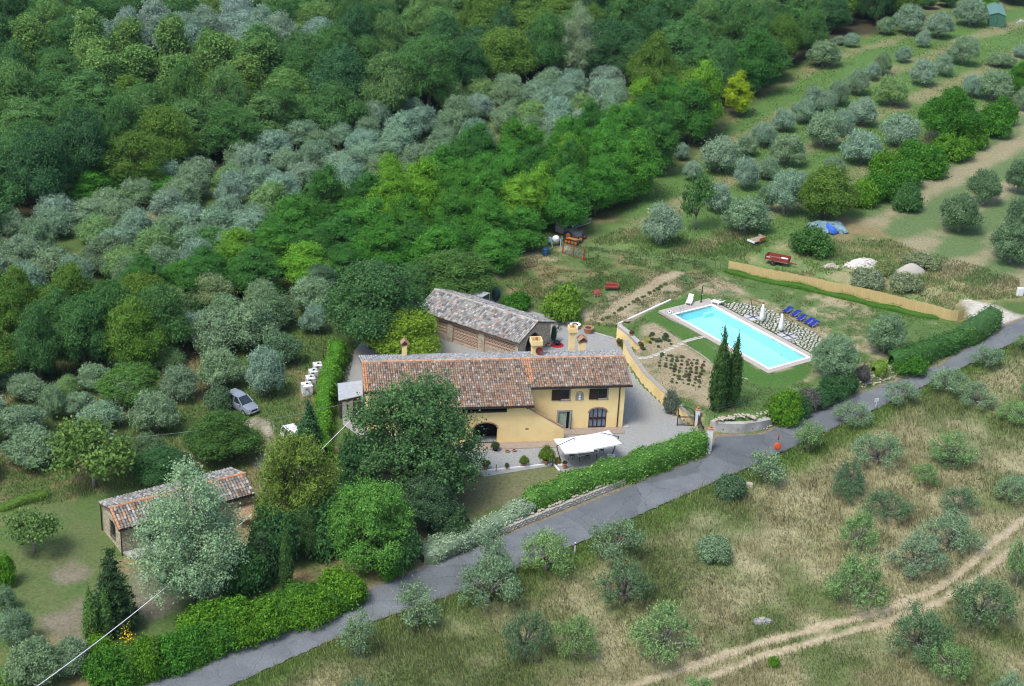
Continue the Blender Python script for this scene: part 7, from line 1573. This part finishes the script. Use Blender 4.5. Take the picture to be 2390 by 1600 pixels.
# ------------------------------------------------------------------ farm things
def wheel(parent, loc, R, w, rim, ax='Y'):
    k = empty('wheel', loc); k.parent = parent; M_ = Matrix.Rotation(PI / 2, 4, 'X') if ax == 'Y' else Matrix.Rotation(PI / 2, 4, 'Y')
    torus(MB(), R - w / 2, w / 2, 18, 8, M=M_).build('tyre', M_RUBBER, k); q = MB().lathe([(R - w, -w * .3), (R - w, w * .3), (R * .3, w * .4), (.05, w * .45)], 12).build('rim', rim, k); q.rotation_euler = (PI / 2, 0, 0) if ax == 'Y' else (0, PI / 2, 0); return k
p, q, a, d = dirpx('J', (205, 905), (580, 975)); tr = empty('farm_trailer', tuple((p + q) / 2), a, 'red two-wheeled farm trailer standing above the reed fence', 'trailer'); L = 3.1; w = 1.5
MB().box(-L / 2, L / 2, 0, w, .62, .70).build('bed', M_WOODG, tr)
for nm, b in (('side_board', (-L / 2, L / 2, 0, .05, .70, 1.2)), ('side_board', (-L / 2, L / 2, w - .05, w, .70, 1.2)), ('end_board', (-L / 2, -L / 2 + .05, .05, w - .05, .70, 1.2)), ('end_board', (L / 2 - .05, L / 2, .05, w - .05, .70, 1.2))): MB().box(*b).build(nm, M_RED, tr, bevel=.01)
for x in (-L / 2, -.02, L / 2 - .06): MB().box(x, x + .06, -.04, 0, .55, 1.22).build('stanchion', M_RED, tr)
MB().box(-L / 2 + .1, L / 2, .3, .42, .5, .62).box(-L / 2 + .1, L / 2, w - .42, w - .3, .5, .62).box(L / 2, L / 2 + 1.1, w / 2 - .06, w / 2 + .06, .45, .55).build('chassis', M_RED, tr)
for y in (-.02, w + .02): wheel(tr, (-.45, y, .36), .36, .22, M_RED)
MB().box(.55, 1.4, .1, .5, 1.1, 1.215).build('white_board', M_WHITE, tr); MB().box(-1.35, -.85, -.012, -.004, 1.02, 1.12).build('plate', M_WHITE, tr)
p, q, a, d = dirpx('J', (30, 575), (200, 520)); ct = empty('flat_cart', tuple(p), a, 'small flat cart with orange side beside the pale olive tree', 'cart'); MB().box(-.3, 1.9, 0, 1.3, .5, .6).build('bed', M_WOODG, ct); MB().box(.6, 1.9, -.05, 0, .45, .95).build('side_board', M_ORANGE, ct); MB().box(1.9, 1.95, 0, 1.3, .5, .95).build('end_board', M_WOODG, ct); MB().box(-.35, -.3, 0, 1.3, .4, .68).build('end_board', M_WHITE, ct)
for y in (.05, 1.25): wheel(ct, (.8, y, .26), .26, .16, M_STEEL)
# heaps
def heap(name, cx, cy, rx, ry, h, mat, label, fr='U', seed=1, stones=0, lump=.35, cat='heap', pieces=0):
    c = at(*fx(fr, cx, cy)); s = frame(fr)[2] * np.linalg.norm(c - _C) / FPX; RX, RY_ = rx * s, ry * s * 1.9; r = np.random.RandomState(seed); n = 26; V = []; Fq = []
    for i in range(n + 1):
        for j in range(n + 1):
            u, v = i / n * 2 - 1, j / n * 2 - 1; d2 = math.hypot(u, v); zz = h * max(0, 1 - d2 ** 1.6) * (1 + lump * (fbm(np.array([u * 4 + seed]), np.array([v * 4]), 1, seed)[0] - .5) * 2) + lump * .3 * h * (fbm(np.array([u * 11 + seed]), np.array([v * 11]), 1, seed + 5)[0] - .5) * (d2 < .95) - .12 * (d2 > .9)
            V.append((u * RX, v * RY_, zz))
    for i in range(n):
        for j in range(n): Fq.append((i * (n + 1) + j, (i + 1) * (n + 1) + j, (i + 1) * (n + 1) + j + 1, i * (n + 1) + j + 1))
    o = empty(name, (c[0], c[1], c[2]), .15, label, cat); mesh_obj('mound', V, Fq, mat, o, True)
    for _ in range(stones):
        t = r.uniform(0, 2 * PI); d_ = r.uniform(0, 1.1); z = max(0, h * (1 - d_ ** 1.6)); stone(o, (d_ * RX * math.cos(t), d_ * RY_ * math.sin(t), z), r.uniform(.2, .5))
    return o
heap('rubble_heap', 1140, 450, 160, 34, 1.1, pm('white_rubble', (.66, .65, .60), (.46, .44, .38), 3, .9, .8, 7), 'large heap of white rubble right of the red trailer', seed=2, stones=70)
heap('stone_heap', 895, 460, 75, 16, .5, pm('pale_rubble', (.50, .46, .36), (.36, .32, .24), 3, .9, .8, 7), 'small low heap of broken pale stones left of the white rubble', seed=3, stones=45)
heap('gravel_heap', 1495, 495, 118, 34, 1.2, pm('fine_gravel', (.46, .42, .36), (.38, .35, .30), 9, .95, .5, 20), 'smooth rounded heap of grey gravel', seed=4, lump=.1)
heap('ash_heap', 555, 1130, 80, 22, .25, pm('ash', (.30, .31, .33), (.18, .18, .19), 5, .95, .6, 12), 'flat patch of grey ash in the dry field', 'G', 5, 10, .5)
# tarpaulin heap
tp = at(*fx('J', 1390, 330)); th = empty('tarpaulin_heap', tuple(tp), .15, 'heap covered with torn pale blue tarpaulin under the yellow-green tree', 'tarpaulin')
def tarp(cx, cy, rx, ry, h, seed, mat, name):
    V = []; Fq = []; n = 20
    for i in range(n + 1):
        for j in range(n + 1):
            u, v = i / n * 2 - 1, j / n * 2 - 1; V.append((cx + u * rx, cy + v * ry, h * (1 - .55 * max(abs(u), abs(v)) ** 2) * (1 if max(abs(u), abs(v)) < .98 else .3) + .3 * (fbm(np.array([u * 5]), np.array([v * 5]), 1, seed)[0] - .5) + .1 * math.sin(7 * u + 5 * v)))
    for i in range(n):
        for j in range(n): Fq.append((i * (n + 1) + j, (i + 1) * (n + 1) + j, (i + 1) * (n + 1) + j + 1, i * (n + 1) + j + 1))
    return mesh_obj(name, V, Fq, mat, th, True)
tarp(0, 1.2, 2.5, 1.8, 1.0, 3, pm('pale_blue_sheet', (.22, .34, .38), (.12, .20, .22), 2.5, .5, .4, 6, c3=(.05, .06, .05), s3=1.6), 'tarpaulin'); tarp(-.2, .2, .5, 1.2, 1.12, 5, pm('bright_blue_sheet', (.04, .14, .55), (.03, .10, .40), 3, .5), 'blue_sheet').rotation_euler = (0, 0, .5)
# old tractor under tarpaulin, with crawler implement
p, q, a, d = dirpx('I', (960, 700), (1290, 760)); tk = empty('old_tractor', tuple(p), a, 'old tractor with orange wheels under a dark grey tarpaulin', 'tractor')
MB().add([(-.3, -.2, .5), (2.2, -.1, .5), (2.2, 1.0, .5), (-.3, 1.1, .5), (-.2, -.1, 1.5), (.7, 0, 1.75), (1.0, .1, 1.35), (2.1, .15, 1.15), (2.1, .85, 1.15), (1.0, .9, 1.35), (.7, 1.0, 1.75), (-.2, 1.0, 1.5)], [(0, 1, 7, 6, 5, 4), (1, 2, 8, 7), (2, 3, 11, 10, 9, 8), (3, 0, 4, 11), (4, 5, 10, 11), (5, 6, 9, 10), (6, 7, 8, 9)]).build('tarpaulin_cover', M_TARP, tk)
for x, y, R in ((.3, -.15, .62), (.3, 1.1, .62), (2.1, -.1, .42), (2.1, 1.05, .42)): wheel(tk, (x, y, R), R, R * .42, M_ORANGE)
p, q, a, d = dirpx('I', (910, 800), (1200, 860)); cr_ = empty('crawler_unit', tuple(p), a, 'low orange tracked machine lying behind the red field gate', 'machine')
for y in (0, .8):
    m = MB(); torus(m, .28, .1, 20, 6, M=Matrix.Diagonal((3.4, 1, 1, 1)) @ Matrix.Rotation(PI / 2, 4, 'X')); k = m.build('track', M_RUBBER, cr_); k.location = (.95, y, .36)
    for x in (.25, .7, 1.2, 1.65): MB().tube([(x, y - .1, .34), (x, y + .1, .34)], .2, n=10).build('roller', M_ORANGE, cr_)
MB().box(.2, 1.7, .1, .7, .35, .75).build('body', M_ORANGE, cr_, bevel=.04); MB().tube([(0, .4, .6), (2.1, .4, .75)], .06).build('drawbar', M_ORANGE, cr_)
# conveyor / mast
p, q, a, d = dirpx('I', (950, 560), (1560, 330)); ms = empty('steel_mast', tuple(p), a, 'grey steel lattice mast lying at the edge of the acacias', 'mast')
for y in (0, .7):
    for z in (.35, 1.0): MB().tube([(.6, y, z), (d, y, z * .8)], .05, n=5).build('chord', M_STEEL, ms)
for k in range(12):
    x = .6 + (d - .6) * k / 12; x2 = .6 + (d - .6) * (k + 1) / 12
    MB().tube([(x, 0, .35), (x2, 0, .95)], .025, n=4).tube([(x, .7, .35), (x2, .7, .95)], .025, n=4).tube([(x, 0, .95), (x, .7, .95)], .025, n=4).build('brace', M_STEEL, ms)
MB().box(-.9, .6, -.3, 1.2, .15, 1.5).build('cabinet', pm('grey_board', (.34, .34, .34), None, 3, .8), ms, bevel=.02); MB().box(-.95, -.9, -.5, 1.3, .7, .8).build('rail', M_STEEL, ms)
# cement mixer, barrel, wheel rake
mx = empty('cement_mixer', tuple(at(*fx('I', 690, 870))), .3, 'white cement mixer with pale blue frame at the acacia edge', 'cement mixer')
k = MB().lathe([(.12, -.5), (.42, -.35), (.5, 0), (.42, .28), (.28, .5), (.26, .52), (.2, .4)], 14).build('drum', M_PLAST, mx, smooth=True); k.location = (0, 0, 1.0); k.rotation_euler = (.7, 0, 0)
M_LBLUE = pm('pale_blue_paint', (.30, .46, .62), None, 3, .5)
for x in (-.6, .6): MB().tube([(x, -.6, 0), (x, 0, 1.0), (x, .6, 0)], .045).build('stand', M_LBLUE, mx)
MB().tube([(-.6, 0, 1.0), (.6, 0, 1.0)], .04).build('axle', M_LBLUE, mx); wheel(mx, (-.72, .5, .22), .22, .1, M_LBLUE, 'X'); wheel(mx, (.72, .5, .22), .22, .1, M_LBLUE, 'X'); MB().box(-1.0, -.62, -.25, .25, .7, 1.25).build('motor_box', M_LBLUE, mx); torus(MB(), .3, .02, 16, 5, M=Matrix.Rotation(PI / 2, 4, 'Y')).build('hand_wheel', M_LBLUE, mx).location = (.85, 0, 1.0)
bb_ = empty('blue_barrel', tuple(at(*fx('I', 455, 1095))), 0, 'dark blue plastic barrel beside the red field gate', 'barrel'); MB().lathe([(.42, 0), (.46, .1), (.46, .5), (.44, .55), (.46, .6), (.44, .9), (.34, 1.0), (.3, 1.02)], 16).build('drum', M_BLUE, bb_); MB().lathe([(.3, 1.02), (.3, 1.08), (.05, 1.1)], 14).build('lid', M_BLUE, bb_)
wr = empty('wheel_rake', tuple(at(*fx('I', 90, 1390))), .6, 'rusty hay rake of thin spoked wheels at the courtyard edge', 'rake')
M_RUST = pm('rust', (.16, .09, .06), (.10, .06, .045), 6, .9)
for i in range(4):
    m = torus(MB(), .62, .03, 22, 5, M=Matrix.Rotation(PI / 2, 4, 'Y') @ Matrix.Rotation(.0, 4, 'X'))
    for k in range(6): t = k * PI / 3; m.tube([(0, 0, 0), (0, .6 * math.cos(t), .6 * math.sin(t))], .015, n=4)
    m.build('rake_wheel', M_RUST, wr).location = (-.8 + i * .45, 0, .66)
MB().tube([(-1.1, 0, .66), (1.0, 0, .66)], .04).build('axle', M_RUST, wr)
# implements on the vegetable plot
p, q, a, d = dirpx('Y', (1095, 385), (1290, 345)); hw_ = empty('plough', tuple(p), a, 'rusty orange plough frame, the left one of two on the vegetable plot', 'implement')
for y in (0, .8): MB().box(0, 1.3, y, y + .08, .35, .45).build('beam', M_REDW, hw_)
MB().add([(.1, -.1, .2), (1.2, -.1, .2), (1.1, .5, .85), (.3, .5, .75)], [(0, 1, 2, 3), (3, 2, 1, 0)]).build('guard', M_REDW, hw_)
for x in (.15, .6, 1.05): MB().tube([(x, 0, .4), (x, -.12, .0)], .03, n=5).build('tine', M_STEEL, hw_)
MB().tube([(.2, .8, .4), (.65, .5, 1.0), (1.1, .8, .4)], .035).build('hitch', M_REDW, hw_)
p, q, a, d = dirpx('Y', (1285, 270), (1500, 275)); ha_ = empty('rotary_harrow', tuple(p), a, 'red harrow with a row of tines, the right one of two on the vegetable plot', 'implement')
MB().box(0, 1.7, 0, .5, .35, .55).build('beam', M_RED, ha_, bevel=.03); MB().box(.2, 1.5, .5, .9, .5, .8).build('gearbox', M_RED, ha_, bevel=.05)
for k in range(12): MB().tube([(.08 + k * .14, 0, .38), (.08 + k * .14, -.05, .0)], .02, n=4).build('tine', M_METALD, ha_)
MB().tube([(.3, .9, .6), (.8, .7, 1.25), (1.3, .9, .6)], .04).build('hitch', M_RED, ha_); MB().box(1.6, 1.8, .1, .9, .3, .75).build('side_plate', M_REDW, ha_, bevel=.04)
# ------------------------------------------------------------------ road furniture
bm_ = at(*fx('Q', 1440, 920)); mr = empty('traffic_mirror', tuple(bm_), 0, 'pole with two orange-backed round traffic mirrors at the road edge', 'traffic mirror'); M_ORB = pm('mirror_back', (.55, .10, .03), (.45, .08, .025), 5, .6)
MB().tube([(0, 0, 0), (0, 0, 2.3)], .04, n=8).build('pole', M_STEEL, mr)
k = MB().lathe([(.02, .1), (.3, .07), (.42, 0), (.42, -.03), (.02, -.03)], 18).build('mirror', M_ORB, mr); k.location = (0, -.1, 1.0); k.rotation_euler = (math.radians(75), 0, .2)
k = MB().lathe([(.02, .1), (.26, .07), (.36, 0), (.36, -.03), (.02, -.03)], 18).build('mirror', M_ORB, mr); k.location = (-.05, 0, 2.1); k.rotation_euler = (math.radians(85), 0, 1.35)
def post(name, p, h, w, label, cat, mat=M_WHITE, topw=None):
    o = empty(name, tuple(p), .4, label, cat); MB().box(-w / 2, w / 2, -w / 2, w / 2, -.1, h).build('shaft', mat, o, bevel=.01); MB().box(-w / 2 - .004, w / 2 + .004, -w / 2 - .004, w / 2 + .004, h - .28, h - .14).build('band', M_METALD, o); return o
post('delineator_post', at(*fx('F', 1572, 668)), 1.15, .1, 'thin white roadside marker post beside a young olive', 'marker post'); 
sg = empty('road_sign', tuple(at(*fx('R', 955, 905))), .5, 'small white road sign on a short post on the lower road edge', 'sign'); MB().tube([(0, 0, 0), (0, 0, .9)], .04).build('post', M_WHITE, sg); MB().box(-.28, .28, -.02, .02, .75, 1.15).build('panel', M_WHITE, sg)
mc = empty('meter_cabinet', tuple(at(*fx('U', 2308, 672))), .3, 'small white utility cabinet at the right edge by the gravel parking', 'cabinet'); MB().box(-.4, .4, -.2, .2, 0, 1.1).build('cabinet_body', M_WHITE, mc, bevel=.02); MB().box(-.34, .34, -.215, -.2, .1, 1.0).build('door', M_PLAST, mc)
o = MB().prism([(-.35, -.25), (.3, -.3), (.4, .1), (.1, .3), (-.3, .25)], -.1, .35).build('boulder', M_ROCK, bevel=.06); o.location = tuple(at(*fx('Q', 1148, 1262))); tag(o, 'grey boulder beside the low bush at the road edge', 'boulder')
# utility pole and cables
up_ = at(*fx('E', 1376, 900)); ut = empty('utility_pole', tuple(up_), 0, 'slim grey utility pole in front of the white poplar', 'pole')
lo, hi = 2, 14
for _ in range(30):
    mid = (lo + hi) / 2
    if proj(up_ + np.array([0, 0, mid]))[1] > fx('E', 0, 680)[1]: lo = mid
    else: hi = mid
PT = up_ + np.array([0, 0, mid]); MB().tube([(0, 0, -.3), (0, 0, mid)], .14, .09, 8).build('shaft', M_BARKG, ut); MB().box(-.3, .3, -.04, .04, mid - .25, mid - .15).build('crossarm', M_STEEL, ut)
def cable(A, B, sag, r, label, mat=M_PLAST):
    A, B = np.array(A), np.array(B); pts = [tuple((B - A) * t + np.array([0, 0, -4 * sag * t * (1 - t)])) for t in np.linspace(0, 1, 24)]; o = MB().tube(pts, r, n=5).build('cable', mat); o.location = tuple(A); return tag(o, label, 'cable')
# far end chosen on the line of the span, lower than the camera and beyond the picture's corner
E0 = gp(-60, 1703, 3.2); cable(PT - np.array([0, 0, .2]), E0, .5, .038, 'pale overhead cable crossing the bottom left corner to the pole')
E1 = HM @ Vector((-27.3, .6, 3.2)); cable(PT - np.array([0, 0, .2]), tuple(E1), .5, .036, 'pale overhead cable from the pole to the farmhouse gable')
cable(tuple(HM @ Vector((-27.3, 1.2, 3.6))), gp(270, 1024, 2.0), .6, .012, 'thin dark wire above the left grove and the car', M_STEEL)
# yellow broom flowers in the hedge
def flowers(p, w, h, n, label):
    r = np.random.RandomState(5); P_ = r.randn(n, 3) * np.array([w, w, h]) * .4 + np.array([0, 0, h]); V, Fq = leaf_quads(P_, unit(r.randn(n, 3) + np.array([0, -.5, .8])), .14, r, .8); me = quads_mesh('broom_flowers', V, Fq, r.rand(n), M_LEAF); o = link('broom_flowers', me); o.location = tuple(p); o.color = (.80, .55, .02, 1); return tag(o, label, 'flowers')
flowers(at(*fx('E', 872, 1440)), 0.8, 2.2, 240, 'bright yellow broom flowers in the bottom left hedge')
# green hut top right
A_ = at(2342.7, 64.8); B_ = at(2306.5, 60.5); D_ = at(2386, 47); hx_ = (B_ - A_)[:2]; hd = (D_ - A_)[:2]; wdt = float(np.linalg.norm(hx_)); dep = float(np.linalg.norm(hd)); hut = empty('metal_hut', tuple(A_), math.atan2(-hx_[1], -hx_[0]), 'pale green corrugated metal hut at the top right corner', 'hut')
M_GRN = pm('green_sheet', (.06, .165, .11), (.045, .13, .085), 2, .6); M_GRNR = pm('green_roof_sheet', (.12, .235, .195), (.10, .20, .165), 2, .55)
h_ = 2.4; MB().box(-wdt, 0, 0, dep, -.3, h_).add([(-wdt, 0, h_), (0, 0, h_), (-wdt / 2, 0, h_ + .5)], [(0, 1, 2)]).build('wall', M_GRN, hut)
for s in (-1, 1):
    x0 = -wdt / 2 + s * (wdt / 2 + .15); MB().add([(-wdt / 2, -.15, h_ + .55), (x0, -.15, h_ - .02), (x0, dep + .15, h_ - .02), (-wdt / 2, dep + .15, h_ + .55), (-wdt / 2, -.15, h_ + .6), (x0, -.15, h_ + .03), (x0, dep + .15, h_ + .03), (-wdt / 2, dep + .15, h_ + .6)], [(0, 1, 2, 3), (7, 6, 5, 4), (0, 4, 5, 1), (1, 5, 6, 2), (2, 6, 7, 3)]).build('roof_sheet', M_GRNR, hut)
MB().box(-wdt / 2 - .03, -wdt / 2 + .03, -.03, 0, 0, 2.2).build('door_joint', M_METALD, hut); MB().box(-wdt / 2 + .06, -wdt / 2 + .12, -.06, -.02, 1.0, 1.2).build('handle', M_METALD, hut)
jk = empty('junk_pile', tuple(at(2378, 55)), 0, 'white scrap frame lying right of the green hut', 'scrap'); MB().tube([(-.5, 0, .1), (.3, .2, .8), (1.2, 0, .4)], .07).build('bent_pipe', M_PLAST, jk); MB().box(-.2, .5, -.4, .2, 0, .5).build('crate', M_STEEL, jk)
# ------------------------------------------------------------------ haze: one closed box of thin pale air round camera and scene
def haze():
    o = MB().box(-760, 760, -190, 1080, -6.5, CAM_H + 3).build('haze'); m = bpy.data.materials.new('haze'); m.use_nodes = True; N, L = m.node_tree.nodes, m.node_tree.links
    N.remove(N['Principled BSDF']); v = N.new('ShaderNodeVolumePrincipled'); v.inputs['Color'].default_value = (.55, .78, 1.0, 1); v.inputs['Density'].default_value = HAZE_D; v.inputs['Anisotropy'].default_value = .2
    L.new(v.outputs[0], N['Material Output'].inputs['Volume']); o.data.materials.append(m); tag(o, kind='stuff')
HAZE_D = .00005
haze()
# ------------------------------------------------------------------ ordinal labels for countable groups
_ones = ['', 'first', 'second', 'third', 'fourth', 'fifth', 'sixth', 'seventh', 'eighth', 'ninth', 'tenth', 'eleventh', 'twelfth', 'thirteenth', 'fourteenth', 'fifteenth', 'sixteenth', 'seventeenth', 'eighteenth', 'nineteenth', 'twentieth']
def ordw(n):
    if n <= 20: return _ones[n]
    t, u = divmod(n, 10); w = {2: 'twent', 3: 'thirt', 4: 'fort', 5: 'fift', 6: 'sixt'}[t]
    return w + 'ieth' if u == 0 else w + 'y-' + _ones[u]
def rank(group, ref, fmt, key=None):
    obs = [o for o in SC.objects if o.parent is None and o.get('group') == group]
    obs.sort(key=key or (lambda o: (o.location.x - ref[0]) ** 2 + (o.location.y - ref[1]) ** 2))
    for i, o in enumerate(obs): o['label'] = fmt.format(ordw(i + 1))
rank(G_UP, at(2342, 64), 'silvery olive tree on the upper right slope, {} nearest to the green hut')
rank(G_ROAD, at(541, 1600), 'young open olive lining the lower road edge, {} counted from the bottom left', lambda o: o.location.x)
rank(G_FLD, bm_, 'grey-green olive in the dry field, {} nearest to the traffic mirror')
rank('olives in the crowded left grove', at(555, 950), 'grey-green olive in the crowded left grove, {} nearest to the silver car')
rank('hedgerow shrubs above the mown field', at(1900, 520), 'leafy shrub in the hedgerow above the mown field, {} from the blue tarpaulin')
rank('weed thickets by the rubble', at(2000, 620), 'grey-green weed thicket by the rubble heaps, {} nearest to the white rubble')
rank('dark trees above the upper right slope', at(2342, 64), 'dark tree above the upper right slope, {} nearest to the green hut')
rank('olive-brown trees at the left edge', at(555, 950), 'olive-brown leafy tree in the left edge clump, {} nearest to the silver car')
rank('dark trees at the left edge', at(555, 950), 'dark tree in the clump at the left edge, {} nearest to the silver car')
rank('shrubs crowding the roadside hedge', at(541, 1600), 'leafy shrub crowding the roadside hedge, {} counted from the bottom left', lambda o: o.location.x)
rank('bushy trees behind the left edge clump', at(555, 950), 'bushy tree behind the left edge clump, {} nearest to the silver car')
_cy = at(1673, 955)
for g_, n_ in (('green shrubs of the bed', 'small green shrub'), ('reddish shrubs of the bed', 'small reddish shrub')): rank(g_, _cy, n_ + ' in the earth bed, {} nearest to the left tall cypress')
rank('shrubs above the stepping stones', _cy, 'small dark shrub above the stepping stones, {} nearest to the left tall cypress')
rank('plants along the bare earth strip', at(1313, 745), 'young plant in the bare earth row, {} from the lime green shrub')
_done = set()
for o in list(SC.objects):
    g_ = o.get('group')
    if o.parent is None and g_ and g_ not in _done and any(k in g_ for k in ('acacias ', 'olives in the left part', 'olives in the right part', ' of the dark wood', ' in the upper left wood')):
        _done.add(g_); obs = [q for q in SC.objects if q.parent is None and q.get('group') == g_]
        if 1 < len(obs) <= 60: rank(g_, (0, 0, 0), o['label'] + ', {} from the left', lambda q: proj(q.location)[0])
